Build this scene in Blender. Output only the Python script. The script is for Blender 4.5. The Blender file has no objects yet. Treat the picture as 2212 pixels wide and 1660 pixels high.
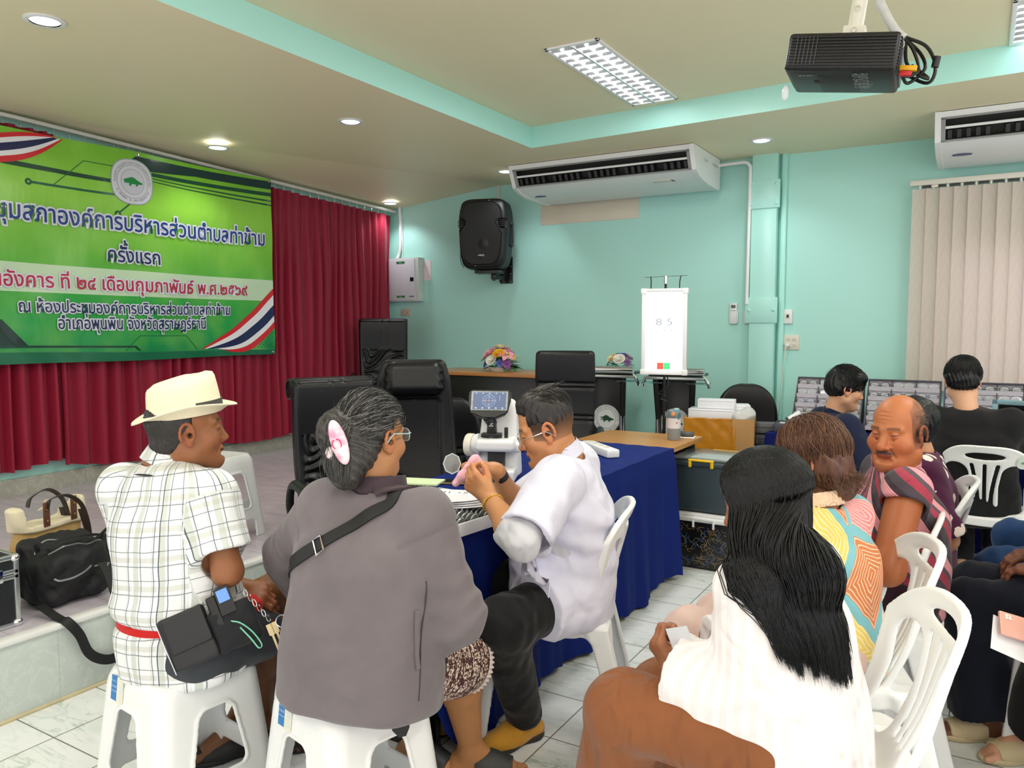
import bpy,bmesh,math,random
import numpy as np
from mathutils import Vector,Matrix,Quaternion,Euler
from mathutils.bvhtree import BVHTree
SC=bpy.context.scene
COL=SC.collection
random.seed(7)
RNG=np.random.default_rng(7)
PI=math.pi
# ------------------------------------------------------------------ camera
cam=bpy.data.cameras.new('camera')
cam.sensor_width=36.0
cam.lens=1683.0/2212.0*36.0
cam.clip_start=0.05
cam_o=bpy.data.objects.new('camera',cam)
COL.objects.link(cam_o)
_y,_p=math.radians(31.0),math.radians(4.3)
_F=Vector((-math.sin(_y)*math.cos(_p),math.cos(_y)*math.cos(_p),-math.sin(_p)))
_R=Vector((math.cos(_y),math.sin(_y),0))
_U=_R.cross(_F)
_m=Matrix((_R,_U,-_F)).transposed().to_4x4()
_m.translation=(0,0,1.45)
cam_o.matrix_world=_m
SC.camera=cam_o
# ------------------------------------------------------------------ light and exposure
SC.view_settings.view_transform='Standard'
SC.view_settings.look='None'
SC.view_settings.gamma=1.0
SC.view_settings.exposure=0.38
wd=bpy.data.worlds.new('daylight')
SC.world=wd
wd.use_nodes=True
wd.node_tree.nodes['Background'].inputs[0].default_value=(1.0,0.97,1.0,1)
wd.node_tree.nodes['Background'].inputs[1].default_value=1.25
def area_light(name,loc,size,power,direction,color=(1,1,1)):
 l=bpy.data.lights.new(name,'AREA')
 l.shape='RECTANGLE'
 l.size,l.size_y=size
 l.energy=power
 l.color=color
 o=bpy.data.objects.new(name,l)
 COL.objects.link(o)
 o.location=loc
 o.rotation_euler=Vector(direction).to_track_quat('-Z','Y').to_euler()
 o['kind']='structure'
 return o
TROFFERS=[(-1.72,4.05),(0.95,4.05),(-1.72,1.6),(0.95,1.6),(3.4,1.6),(3.4,4.05),(-1.72,-0.9),(0.95,-0.9)]
CEIL_Z=2.99
for _i,(_x,_yy)in enumerate(TROFFERS):
 area_light('troffer_lamp',(_x,_yy,CEIL_Z-0.012),(0.26,1.1),20,(0,0,-1),(1.0,0.98,0.94))
DOWN=[(-3.56,1.79,2.82),(-3.9,3.4,2.82),(-3.43,4.03,2.82),(-4.4,5.5,2.77),(-3.75,5.95,2.82),(-1.15,5.95,2.82)]
def lamp_spot(loc,power):
 l=bpy.data.lights.new('downlight_lamp','SPOT')
 l.energy=power
 l.spot_size=math.radians(125)
 l.spot_blend=0.6
 l.shadow_soft_size=0.05
 l.color=(0.95,0.98,1.0)
 o=bpy.data.objects.new('downlight_lamp',l)
 COL.objects.link(o)
 o.location=loc
 o['kind']='structure'
# ------------------------------------------------------------------ materials
def lin(c):
 return tuple((v/255/12.92)if v/255<=0.04045 else((v/255+0.055)/1.055)**2.4 for v in c)
MATS={}
class NT:
 def __init__(s,m):
  s.m=m
  s.t=m.node_tree
  s.n=s.t.nodes
  s.bsdf=s.n['Principled BSDF']
 def new(s,typ,**kw):
  n=s.n.new(typ)
  for k,v in kw.items():
   if k.startswith('i_'):
    key=k[2:]
    key=int(key)if key.isdigit()else key.replace('_',' ')
    n.inputs[key].default_value=v
   else:
    setattr(n,k,v)
  return n
 def link(s,a,b):
  s.t.links.new(a,b)
 def math(s,op,a,b=None,c=None,clamp=False):
  n=s.n.new('ShaderNodeMath')
  n.operation=op
  n.use_clamp=clamp
  for i,v in enumerate((a,b,c)):
   if v is None:
    continue
   if isinstance(v,(int,float)):
    n.inputs[i].default_value=v
   else:
    s.link(v,n.inputs[i])
  return n.outputs[0]
 def mix(s,fac,a,b,blend='MIX'):
  n=s.n.new('ShaderNodeMix')
  n.data_type='RGBA'
  n.blend_type=blend
  n.clamp_factor=True
  for k,v in((0,fac),(6,a),(7,b)):
   if isinstance(v,(int,float)):
    n.inputs[k].default_value=v
   elif isinstance(v,tuple):
    n.inputs[k].default_value=(*v[:3],1)
   else:
    s.link(v,n.inputs[k])
  return n.outputs[2]
 def coord(s,kind='Object',scale=(1,1,1),rot=(0,0,0),attr=None):
  if attr:
   t=s.new('ShaderNodeAttribute',attribute_name=attr)
   o=t.outputs['Vector']
  else:
   t=s.new('ShaderNodeTexCoord')
   o=t.outputs[kind]
  mp=s.new('ShaderNodeMapping')
  mp.inputs['Scale'].default_value=scale
  mp.inputs['Rotation'].default_value=rot
  s.link(o,mp.inputs['Vector'])
  return mp.outputs[0]
 def noise(s,vec,scale,detail=3,rough=0.55,dist=0.0):
  n=s.new('ShaderNodeTexNoise')
  n.inputs['Scale'].default_value=scale
  n.inputs['Detail'].default_value=detail
  n.inputs['Roughness'].default_value=rough
  n.inputs['Distortion'].default_value=dist
  s.link(vec,n.inputs['Vector'])
  return n.outputs['Fac']
 def ramp(s,fac,stops,interp='LINEAR'):
  n=s.new('ShaderNodeValToRGB')
  cr=n.color_ramp
  cr.interpolation=interp
  while len(cr.elements)<len(stops):
   cr.elements.new(0.5)
  for e,(p,c)in zip(cr.elements,stops):
   e.position=p
   e.color=(*c[:3],1)if not isinstance(c,(int,float))else(c,c,c,1)
  s.link(fac,n.inputs[0])
  return n.outputs[0]
 def sep(s,vec):
  n=s.new('ShaderNodeSeparateXYZ')
  s.link(vec,n.inputs[0])
  return n.outputs
 def color(s,c):
  s.link(c,s.bsdf.inputs['Base Color'])
 def bump(s,h,strength=0.3,dist=0.01):
  n=s.new('ShaderNodeBump')
  n.inputs['Strength'].default_value=strength
  n.inputs['Distance'].default_value=dist
  s.link(h,n.inputs['Height'])
  prev=s.bsdf.inputs['Normal'].links
  if prev:
   s.link(prev[0].from_socket,n.inputs['Normal'])
  s.link(n.outputs[0],s.bsdf.inputs['Normal'])
def mat(name,rgb=(200,200,200),rough=0.5,metal=0.0,var=0.05,vscale=6.0,bump=0.0,bscale=60.0,spec=0.5,alpha=1.0,trans=0.0,coat=0.0,sheen=0.0,emit=0.0,emit_rgb=None,sss=0.0,fn=None,linear=None):
 """a procedural material: one base colour with a little noise, optional fine relief"""
 if name in MATS:
  return MATS[name]
 m=bpy.data.materials.new(name)
 m.use_nodes=True
 t=NT(m)
 c=linear or lin(rgb)
 b=t.bsdf
 b.inputs['Base Color'].default_value=(*c,1)
 b.inputs['Roughness'].default_value=rough
 b.inputs['Metallic'].default_value=metal
 b.inputs['Specular IOR Level'].default_value=spec
 b.inputs['Alpha'].default_value=alpha
 b.inputs['Transmission Weight'].default_value=trans
 b.inputs['Coat Weight'].default_value=coat
 b.inputs['Sheen Weight'].default_value=sheen
 if emit:
  b.inputs['Emission Color'].default_value=(*(lin(emit_rgb)if emit_rgb else c),1)
  b.inputs['Emission Strength'].default_value=emit
 if sss:
  b.inputs['Subsurface Weight'].default_value=sss
  b.inputs['Subsurface Radius'].default_value=(0.012,0.005,0.003)
 co=t.coord()
 if var:
  nz=t.noise(co,vscale)
  t.color(t.mix(t.math('MULTIPLY',nz,1.0),tuple(v*(1-var*1.5)for v in c),tuple(min(1,v*(1+var))for v in c)))
 if bump:
  t.bump(t.noise(co,bscale,2),bump,0.004)
 if fn:
  fn(t)
 MATS[name]=m
 return m
def colattr(name,rough=0.5,attr='Col',bump=0.0,bscale=80,bstretch=(1,1,1),sss=0.0,var=0.08,vscale=30,spec=0.5,sheen=0.0,fn=None):
 """colour read from the mesh's own colour attribute (skin tones, print), with a fine noise on top"""
 if name in MATS:
  return MATS[name]
 m=bpy.data.materials.new(name)
 m.use_nodes=True
 t=NT(m)
 a=t.new('ShaderNodeAttribute',attribute_name=attr)
 co=t.coord(scale=bstretch)
 nz=t.noise(co,vscale,4)
 t.color(t.mix(t.math('MULTIPLY_ADD',nz,var*2,0),a.outputs['Color'],(0.0,0.0,0.0)))
 t.bsdf.inputs['Roughness'].default_value=rough
 t.bsdf.inputs['Specular IOR Level'].default_value=spec
 t.bsdf.inputs['Sheen Weight'].default_value=sheen
 if sss:
  t.bsdf.inputs['Subsurface Weight'].default_value=sss
  t.bsdf.inputs['Subsurface Radius'].default_value=(0.012,0.005,0.003)
 if bump:
  t.bump(t.noise(co,bscale,3),bump,0.004)
 if fn:
  fn(t)
 MATS[name]=m
 return m
# ------------------------------------------------------------------ objects
def tag(o,label=None,cat=None,group=None,kind=None):
 if label:
  o['label']=label
 if cat:
  o['category']=cat
 if group:
  o['group']=group
 if kind:
  o['kind']=kind
 return o
def thing(name,label,cat,loc=(0,0,0),rz=0.0,group=None):
 o=bpy.data.objects.new(name,None)
 COL.objects.link(o)
 o.empty_display_size=0.1
 o.location=loc
 o.rotation_euler=(0,0,rz)
 return tag(o,label,cat,group)
def kids(o):
 return[c for c in bpy.data.objects if c.parent is o]
def dup(root,loc=None,rz=None,label=None,group=None,rot=None,scale=None):
 r=root.copy()
 COL.objects.link(r)
 if loc is not None:
  r.location=loc
 if rz is not None:
  r.rotation_euler=(0,0,rz)
 if rot is not None:
  r.rotation_euler=rot
 if scale is not None:
  r.scale=scale
 if label:
  r['label']=label
 if group:
  r['group']=group
 for c in kids(root):
  k=c.copy()
  COL.objects.link(k)
  k.parent=r
  for g in kids(c):
   q=g.copy()
   COL.objects.link(q)
   q.parent=k
 return r
class MB:
 """collects shapes into one mesh"""
 def __init__(s):
  s.v=[]
  s.f=[]
 def add(s,vs,fs,M=None):
  n=len(s.v)
  if M is not None:
   vs=[M@Vector(v)for v in vs]
  s.v+=[tuple(v)for v in vs]
  s.f+=[tuple(i+n for i in f)for f in fs]
  return s
 def box(s,c,size,bev=0.0,rot=None,seg=2,taper=None):
  bm=bmesh.new()
  bmesh.ops.create_cube(bm,size=1)
  for v in bm.verts:
   if taper and v.co.z>0:
    v.co.x*=taper[0]
    v.co.y*=taper[1]
   v.co=Vector((v.co.x*size[0],v.co.y*size[1],v.co.z*size[2]))
  if bev>0:
   bmesh.ops.bevel(bm,geom=bm.edges[:],offset=min(bev,min(size)*0.49),segments=seg,affect='EDGES',profile=0.5)
  M=Matrix.Translation(c)
  if rot is not None:
   M=M@(rot if isinstance(rot,Matrix)else Euler(rot).to_matrix().to_4x4())
  bm.verts.index_update()
  s.add([v.co for v in bm.verts],[[v.index for v in f.verts]for f in bm.faces],M)
  bm.free()
  return s
 def lathe(s,prof,seg=24,M=None,close=True):
  vs,fs=[],[]
  n=len(prof)
  for j in range(seg):
   a=2*PI*j/seg
   for r,z in prof:
    vs.append((r*math.cos(a),r*math.sin(a),z))
  for j in range(seg):
   k=(j+1)%seg
   for i in range(n-1):
    fs.append((j*n+i,k*n+i,k*n+i+1,j*n+i+1))
  if close:
   if prof[0][0]>1e-6:
    fs.append([j*n for j in reversed(range(seg))])
   if prof[-1][0]>1e-6:
    fs.append([j*n+n-1 for j in range(seg)])
  return s.add(vs,fs,M)
 def cyl(s,a,b,r,r2=None,seg=16):
  a,b=Vector(a),Vector(b)
  d=b-a
  q=d.to_track_quat('Z','Y').to_matrix().to_4x4()
  q.translation=a
  r2=r if r2 is None else r2
  L=d.length
  return s.lathe([(r,0),(r2,L)],seg,q)
 def tube(s,pts,r,seg=8,closed=False,flat=None):
  """round (or flat = (half width, half thickness)) tube along a path"""
  pts=[Vector(p)for p in pts]
  n=len(pts)
  rs=r if isinstance(r,(list,tuple))else[r]*n
  up=Vector((0,0,1))
  vs,fs=[],[]
  prev=None
  for i,p in enumerate(pts):
   t=(pts[(i+1)%n]-pts[i-1])if closed else(pts[min(i+1,n-1)]-pts[max(i-1,0)])
   t.normalize()
   if prev is None:
    x=t.cross(up)
    if x.length<0.05:
     x=t.cross(Vector((0,1,0)))
   else:
    x=prev-t*prev.dot(t)
   x.normalize()
   prev=x
   y=t.cross(x)
   for k in range(seg):
    a=2*PI*k/seg
    if flat:
     vs.append(p+x*math.cos(a)*flat[0]+y*math.sin(a)*flat[1])
    else:
     vs.append(p+(x*math.cos(a)+y*math.sin(a))*rs[i])
  m=n if closed else n-1
  for i in range(m):
   j=(i+1)%n
   for k in range(seg):
    l=(k+1)%seg
    fs.append((i*seg+k,i*seg+l,j*seg+l,j*seg+k))
  if not closed:
   fs.append(list(reversed(range(seg))))
   fs.append([(n-1)*seg+k for k in range(seg)])
  return s.add(vs,fs)
 def strip(s,pts,width_dirs,w,th=0.002):
  """flat strap through pts; width_dirs one direction per point"""
  n=len(pts)
  vs,fs=[],[]
  pts=[Vector(p)for p in pts]
  for i,p in enumerate(pts):
   t=(pts[min(i+1,n-1)]-pts[max(i-1,0)]).normalized()
   wd_=Vector(width_dirs[i]if isinstance(width_dirs,list)else width_dirs)
   wd_=(wd_-t*wd_.dot(t)).normalized()
   nn=t.cross(wd_).normalized()
   ww=w[i]if isinstance(w,list)else w
   for a,b in((-1,-1),(1,-1),(1,1),(-1,1)):
    vs.append(p+wd_*a*ww/2+nn*b*th/2)
  for i in range(n-1):
   for k in range(4):
    l=(k+1)%4
    fs.append((i*4+k,i*4+l,i*4+4+l,i*4+4+k))
  fs.append((3,2,1,0))
  fs.append(tuple((n-1)*4+k for k in range(4)))
  return s.add(vs,fs)
 def prism(s,poly,z0,z1,M=None):
  n=len(poly)
  vs=[(x,y,z0)for x,y in poly]+[(x,y,z1)for x,y in poly]
  fs=[list(reversed(range(n))),[n+i for i in range(n)]]
  fs+=[(i,(i+1)%n,n+(i+1)%n,n+i)for i in range(n)]
  return s.add(vs,fs,M)
 def ell(s,c,r,rot=None,seg=14,rings=9):
  prof=[(math.sin(PI*i/rings),-math.cos(PI*i/rings))for i in range(rings+1)]
  M=Matrix.Translation(c)
  if rot is not None:
   M=M@(rot if isinstance(rot,Matrix)else Euler(rot).to_matrix().to_4x4())
  M=M@Matrix.Diagonal((*r,1))
  return s.lathe(prof,seg,M,close=False)
 def build(s,name,m,parent=None,smooth=40,loc=None,rot=None):
  me=bpy.data.meshes.new(name)
  me.from_pydata(s.v,[],s.f)
  return finish(me,name,m,parent,smooth,loc,rot)
def finish(me,name,m,parent=None,smooth=40,loc=None,rot=None):
 me.validate()
 bm=bmesh.new()
 bm.from_mesh(me)
 bmesh.ops.remove_doubles(bm,verts=bm.verts[:],dist=1e-6)
 bmesh.ops.recalc_face_normals(bm,faces=bm.faces[:])
 bm.to_mesh(me)
 bm.free()
 if smooth:
  me.shade_smooth()
  me.set_sharp_from_angle(angle=math.radians(smooth))
 for x in(m if isinstance(m,(list,tuple))else[m]):
  me.materials.append(x)
 o=bpy.data.objects.new(name,me)
 COL.objects.link(o)
 if parent is not None:
  o.parent=parent
 if loc is not None:
  o.location=loc
 if rot is not None:
  o.rotation_euler=rot
 return o
def text_geo(s,size,offset=0.0):
 c=bpy.data.curves.new('writing','FONT')
 c.body=s
 c.size=size
 c.offset=offset
 c.resolution_u=3
 o=bpy.data.objects.new('writing',c)
 COL.objects.link(o)
 dg=bpy.context.evaluated_depsgraph_get()
 me=bpy.data.meshes.new_from_object(o.evaluated_get(dg))
 vs=[tuple(v.co)for v in me.vertices]
 fs=[tuple(p.vertices)for p in me.polygons]
 bpy.data.objects.remove(o)
 bpy.data.curves.remove(c)
 bpy.data.meshes.remove(me)
 return vs,fs
def text_into(mb,s,M,width=None,height=None,size=1.0,offset=0.0,th=0.0,center=True,mapfn=None,ref=None):
 """flat lettering scaled to a width/height box; mapfn bends it onto a surface"""
 vs,fs=text_geo(s,size,offset)
 r,_=text_geo(s,size,0.0)if ref is None else(ref,None)
 xs=[v[0]for v in r]
 ys=[v[1]for v in r]
 x0,x1,y0,y1=min(xs),max(xs),min(ys),max(ys)
 sx=width/(x1-x0)if width else 1.0
 sy=height/(y1-y0)if height else sx
 if not width:
  sx=sy
 out=[]
 for x,y,z in vs:
  p=((x-(x0+x1)/2)*sx,(y-(y0+y1)/2)*sy,th)
  out.append(mapfn(p)if mapfn else p)
 mb.add(out,fs,M)
 return mb
# ------------------------------------------------------------------ smooth solid modelling on a grid (rounded, blended shapes)
F32=np.float32
def nrm(v):
 v=np.asarray(v,float)
 return v/(np.linalg.norm(v)+1e-12)
def V3(*a):
 return np.array(a,float)
def frame(z,x):
 """3x3 with columns x, y, z"""
 z=nrm(z)
 x=np.asarray(x,float)
 x=nrm(x-z*(x@z))
 return np.stack([x,np.cross(z,x),z],1)
class Grid:
 def __init__(s,lo,hi,h):
  s.lo=np.asarray(lo,float)
  s.h=h
  n=np.ceil((np.asarray(hi,float)-s.lo)/h).astype(int)+1
  s.ax=[(s.lo[i]+h*np.arange(n[i])).astype(F32)for i in range(3)]
  s.d=np.full(tuple(n),5.0,F32)
 def reg(s,lo,hi,m):
  sl=[]
  for i in range(3):
   a=max(0,int(math.floor((lo[i]-m-s.lo[i])/s.h)))
   b=min(len(s.ax[i]),int(math.ceil((hi[i]+m-s.lo[i])/s.h))+1)
   if b<=a:
    return None,None
   sl.append(slice(a,b))
  X=s.ax[0][sl[0]][:,None,None]
  Y=s.ax[1][sl[1]][None,:,None]
  Z=s.ax[2][sl[2]][None,None,:]
  return tuple(sl),(X,Y,Z)
 def add(s,prim,k=0.0):
  f,lo,hi=prim
  sl,P=s.reg(lo,hi,k+4*s.h)
  if sl is None:
   return s
  b=f(*P)
  a=s.d[sl]
  if k>0:
   q=np.maximum(k-np.abs(a-b),0)/k
   s.d[sl]=np.minimum(a,b)-q*q*(k*0.25)
  else:
   s.d[sl]=np.minimum(a,b)
  return s
 def sub(s,prim,k=0.0):
  f,lo,hi=prim
  sl,P=s.reg(lo,hi,k+4*s.h)
  if sl is None:
   return s
  b=-f(*P)
  a=s.d[sl]
  if k>0:
   q=np.maximum(k-np.abs(a-b),0)/k
   s.d[sl]=np.maximum(a,b)+q*q*(k*0.25)
  else:
   s.d[sl]=np.maximum(a,b)
  return s
 def cut(s,p,n,k=0.0):
  """keep the side of the plane that n points away from"""
  n=nrm(n)
  X,Y,Z=s.ax[0][:,None,None],s.ax[1][None,:,None],s.ax[2][None,None,:]
  b=((X-p[0])*n[0]+(Y-p[1])*n[1]+(Z-p[2])*n[2]).astype(F32)
  if k>0:
   q=np.maximum(k-np.abs(s.d-b),0)/k
   s.d=np.maximum(s.d,b)+q*q*(k*0.25)
  else:
   s.d=np.maximum(s.d,b)
  return s
 def warp(s,f):
  """add a displacement field (in metres) where the surface is near"""
  m=np.abs(s.d)<0.06
  i,j,k=np.nonzero(m)
  s.d[m]+=f(s.ax[0][i],s.ax[1][j],s.ax[2][k]).astype(F32)
  return s
 def even(s):
  """rescale the field towards a true distance"""
  g=np.gradient(s.d,s.h)
  m=np.sqrt(g[0]**2+g[1]**2+g[2]**2)
  s.d=(s.d/np.clip(m,0.35,3.0)).astype(F32)
  return s
 def mesh(s):
  d=s.d
  g=d<0
  g[0]=g[-1]=False
  g[:,0]=g[:,-1]=False
  g[:,:,0]=g[:,:,-1]=False
  d=np.where(g,np.minimum(d,-1e-5),np.maximum(d,1e-5))
  u=g.view(np.int8)
  c=u[:-1,:-1,:-1]+u[1:,:-1,:-1]+u[:-1,1:,:-1]+u[:-1,:-1,1:]+u[1:,1:,:-1]+u[1:,:-1,1:]+u[:-1,1:,1:]+u[1:,1:,1:]
  m=(c>0)&(c<8)
  I=np.argwhere(m)
  if len(I)==0:
   return np.zeros((0,3)),np.zeros((0,4),int)
  idx=np.full(m.shape,-1,np.int32)
  idx[m]=np.arange(len(I))
  offs=np.array([[a,b,e]for a in(0,1)for b in(0,1)for e in(0,1)])
  val=np.stack([d[I[:,0]+o[0],I[:,1]+o[1],I[:,2]+o[2]]for o in offs],1)
  pos=np.zeros((len(I),3))
  cnt=np.zeros(len(I))
  for a in range(8):
   for ax in range(3):
    if offs[a][ax]==0:
     o2=offs[a].copy()
     o2[ax]=1
     b=int(o2[0]*4+o2[1]*2+o2[2])
     va,vb=val[:,a],val[:,b]
     x=(va<0)!=(vb<0)
     t=va[x]/(va[x]-vb[x])
     p=np.repeat(offs[a][None].astype(float),x.sum(),0)
     p[:,ax]+=t
     pos[x]+=p
     cnt[x]+=1
  V=s.lo+s.h*(I+pos/cnt[:,None])
  F=[]
  for ax in range(3):
   o1,o2=[(1,2),(2,0),(0,1)][ax]
   A=np.moveaxis(g,ax,0)
   e=np.moveaxis(A[:-1]!=A[1:],0,ax)
   J=np.argwhere(e)
   J=J[(J[:,o1]>0)&(J[:,o2]>0)&(J[:,o1]<g.shape[o1]-1)&(J[:,o2]<g.shape[o2]-1)]
   def cell(da,db):
    K=J.copy()
    K[:,o1]-=da
    K[:,o2]-=db
    return idx[K[:,0],K[:,1],K[:,2]]
   q=np.stack([cell(1,1),cell(0,1),cell(0,0),cell(1,0)],1)
   inside=g[J[:,0],J[:,1],J[:,2]]
   q[~inside]=q[~inside][:,::-1]
   F.append(q)
  return V,np.concatenate(F)
def np_mesh(name,V,F,m,parent=None,col=None,attrs=None,smooth_it=0):
 """numpy quads to a mesh object (smooth shaded), with a colour attribute"""
 if smooth_it:
  V=relax(V,F,smooth_it)
 me=bpy.data.meshes.new(name)
 me.vertices.add(len(V))
 me.vertices.foreach_set('co',np.ascontiguousarray(V,dtype=F32).ravel())
 nf,w=F.shape
 me.loops.add(nf*w)
 me.loops.foreach_set('vertex_index',np.ascontiguousarray(F,dtype=np.int32).ravel())
 me.polygons.add(nf)
 me.polygons.foreach_set('loop_start',np.arange(0,nf*w,w,dtype=np.int32))
 me.update(calc_edges=True)
 me.validate()
 me.shade_smooth()
 if col is not None:
  a=me.color_attributes.new('Col','FLOAT_COLOR','POINT')
  c=np.ones((len(V),4),F32)
  c[:,:3]=col
  a.data.foreach_set('color',c.ravel())
 for k,v in(attrs or{}).items():
  a=me.attributes.new(k,'FLOAT_VECTOR','POINT')
  a.data.foreach_set('vector',np.ascontiguousarray(v,dtype=F32).ravel())
 for x in(m if isinstance(m,(list,tuple))else[m]):
  me.materials.append(x)
 o=bpy.data.objects.new(name,me)
 COL.objects.link(o)
 if parent is not None:
  o.parent=parent
 return o
def relax(V,F,it=1,w=0.5):
 for _ in range(it):
  acc=np.zeros_like(V)
  cnt=np.zeros(len(V))
  for a in range(F.shape[1]):
   b=(a+1)%F.shape[1]
   for p,q in((F[:,a],F[:,b]),(F[:,b],F[:,a])):
    for ax in range(3):
     acc[:,ax]+=np.bincount(p,V[q,ax],len(V))
    cnt+=np.bincount(p,minlength=len(V))
  V=V*(1-w)+w*acc/np.maximum(cnt,1)[:,None]
 return V
def join(parts):
 V,F,n=[],[],0
 for v,f in parts:
  V.append(v)
  F.append(f+n)
  n+=len(v)
 return np.concatenate(V),np.concatenate(F)
def cone(a,b,ra,rb=None):
 rb=ra if rb is None else rb
 a,b=np.asarray(a,float),np.asarray(b,float)
 ba=b-a
 L2=float(ba@ba)+1e-12
 def f(X,Y,Z):
  x,y,z=X-F32(a[0]),Y-F32(a[1]),Z-F32(a[2])
  t=np.clip((x*F32(ba[0])+y*F32(ba[1])+z*F32(ba[2]))/F32(L2),0,1)
  x,y,z=x-t*F32(ba[0]),y-t*F32(ba[1]),z-t*F32(ba[2])
  return np.sqrt(x*x+y*y+z*z)-(F32(ra)+t*F32(rb-ra))
 R=max(ra,rb)
 return f,np.minimum(a,b)-R,np.maximum(a,b)+R
def ball(c,r):
 return cone(c,np.asarray(c,float)+1e-5,r,r)
def ell(c,r,R=None):
 c=np.asarray(c,float)
 r=np.asarray(r,float)
 R=np.eye(3)if R is None else np.asarray(R)
 def f(X,Y,Z):
  x,y,z=X-F32(c[0]),Y-F32(c[1]),Z-F32(c[2])
  q=[x*F32(R[0,i])+y*F32(R[1,i])+z*F32(R[2,i])for i in range(3)]
  k0=np.sqrt(sum((q[i]/F32(r[i]))**2 for i in range(3)))
  k1=np.sqrt(sum((q[i]/F32(r[i]**2))**2 for i in range(3)))+F32(1e-6)
  return k0*(k0-1)/k1
 e=np.abs(R)@r
 return f,c-e,c+e
def rbox(c,half,R=None,rad=0.01):
 c=np.asarray(c,float)
 half=np.asarray(half,float)
 R=np.eye(3)if R is None else np.asarray(R)
 rad=min(rad,half.min())
 def f(X,Y,Z):
  x,y,z=X-F32(c[0]),Y-F32(c[1]),Z-F32(c[2])
  q=[np.abs(x*F32(R[0,i])+y*F32(R[1,i])+z*F32(R[2,i]))-F32(half[i]-rad)for i in range(3)]
  out=np.sqrt(sum(np.maximum(v,0)**2 for v in q))
  ins=np.minimum(np.maximum(np.maximum(q[0],q[1]),q[2]),0)
  return out+ins-F32(rad)
 e=np.abs(R)@half
 return f,c-e,c+e
def chain(pts,rs):
 return[cone(pts[i],pts[i+1],rs[i],rs[i+1])for i in range(len(pts)-1)]
def spline(pts,n=8):
 """Catmull-Rom through points (any dimension)"""
 P=np.asarray(pts,float)
 P=np.vstack([2*P[0]-P[1],P,2*P[-1]-P[-2]])
 out=[]
 for i in range(1,len(P)-2):
  for k in range(n):
   t=k/n
   a,b,c,d=P[i-1],P[i],P[i+1],P[i+2]
   out.append(0.5*(2*b+(c-a)*t+(2*a-5*b+4*c-d)*t*t+(3*b-a-3*c+d)*t**3))
 out.append(P[-2])
 return np.array(out)
def loft(centers,rx,ry,lat,power=2.0,round_end=0.03):
 """column of ellipses along centers: rx along lat, ry across it (rx/ry may be (n,) and ry may be (n, 2) for front/back)"""
 C=np.asarray(centers,float)
 rx=np.asarray(rx,float)
 ry=np.asarray(ry,float)
 if ry.ndim==1:
  ry=np.stack([ry,ry],1)
 axis=nrm(C[-1]-C[0])
 lat=np.asarray(lat,float)
 lat=nrm(lat-axis*(lat@axis))
 fwd=np.cross(axis,lat)
 t=(C-C[0])@axis
 cl,cf=(C-C[0])@lat,(C-C[0])@fwd
 n=max(2,int((t[-1]-t[0])/0.01))
 if len(t)>2:
  S=spline(np.column_stack([t,cl,cf,rx,ry]),10)
 else:
  S=np.column_stack([t,cl,cf,rx,ry])
 S=S[np.argsort(S[:,0])]
 T=S[:,0].astype(F32)
 def f(X,Y,Z):
  x,y,z=X-F32(C[0][0]),Y-F32(C[0][1]),Z-F32(C[0][2])
  tt=x*F32(axis[0])+y*F32(axis[1])+z*F32(axis[2])
  u=x*F32(lat[0])+y*F32(lat[1])+z*F32(lat[2])
  v=x*F32(fwd[0])+y*F32(fwd[1])+z*F32(fwd[2])
  ip=lambda j:np.interp(tt,T,S[:,j]).astype(F32)
  u=u-ip(1)
  v=v-ip(2)
  a=ip(3)
  b=np.where(v>0,ip(4),ip(5))
  if power==2.0:
   k=np.sqrt((u/a)**2+(v/b)**2)
  else:
   k=(np.abs(u/a)**F32(power)+np.abs(v/b)**F32(power))**F32(1/power)
  d=(k-1)*np.minimum(a,b)
  e=np.maximum(-tt,tt-F32(T[-1]))+F32(round_end)
  return np.where(e>0,np.sqrt(np.maximum(d+F32(round_end),0)**2+np.maximum(e,0)**2)-F32(round_end),d)
 R=max(rx.max(),ry.max())*1.1
 return f,C.min(0)-R,C.max(0)+R
def wob(seed,sc,n=5,stretch=(1,1,1)):
 """cheap smooth pseudo noise in [-1, 1]"""
 r=np.random.default_rng(seed)
 K=r.normal(size=(n,3))*sc*np.asarray(stretch)
 ph=r.uniform(0,6.28,n)
 def f(x,y,z):
  a=0
  for k,p in zip(K,ph):
   a=a+np.sin(x*k[0]+y*k[1]+z*k[2]+p+0.7*np.sin(y*k[0]*0.7+z*k[1]*0.7+p*2))
  return a/n*1.4
 return f
def bounds(prims,pad=0.03):
 return np.min([p[1]for p in prims],0)-pad,np.max([p[2]for p in prims],0)+pad
def solid(prims,h,k=0.02,pad=0.03,subs=(),warp=None,cuts=()):
 """union (blend k) of prims; subs = [(prim, k)], cuts = [(point, normal)]"""
 lo,hi=bounds([p if not isinstance(p[0],tuple)else p[0]for p in prims],pad)
 g=Grid(lo,hi,h)
 for p in prims:
  if isinstance(p[0],tuple):
   g.add(p[0],p[1])
  else:
   g.add(p,k)
 for p,kk in subs:
  g.sub(p,kk)
 for p,n in cuts:
  g.cut(p,n)
 if warp:
  g.warp(warp)
 return g.mesh()
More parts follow.
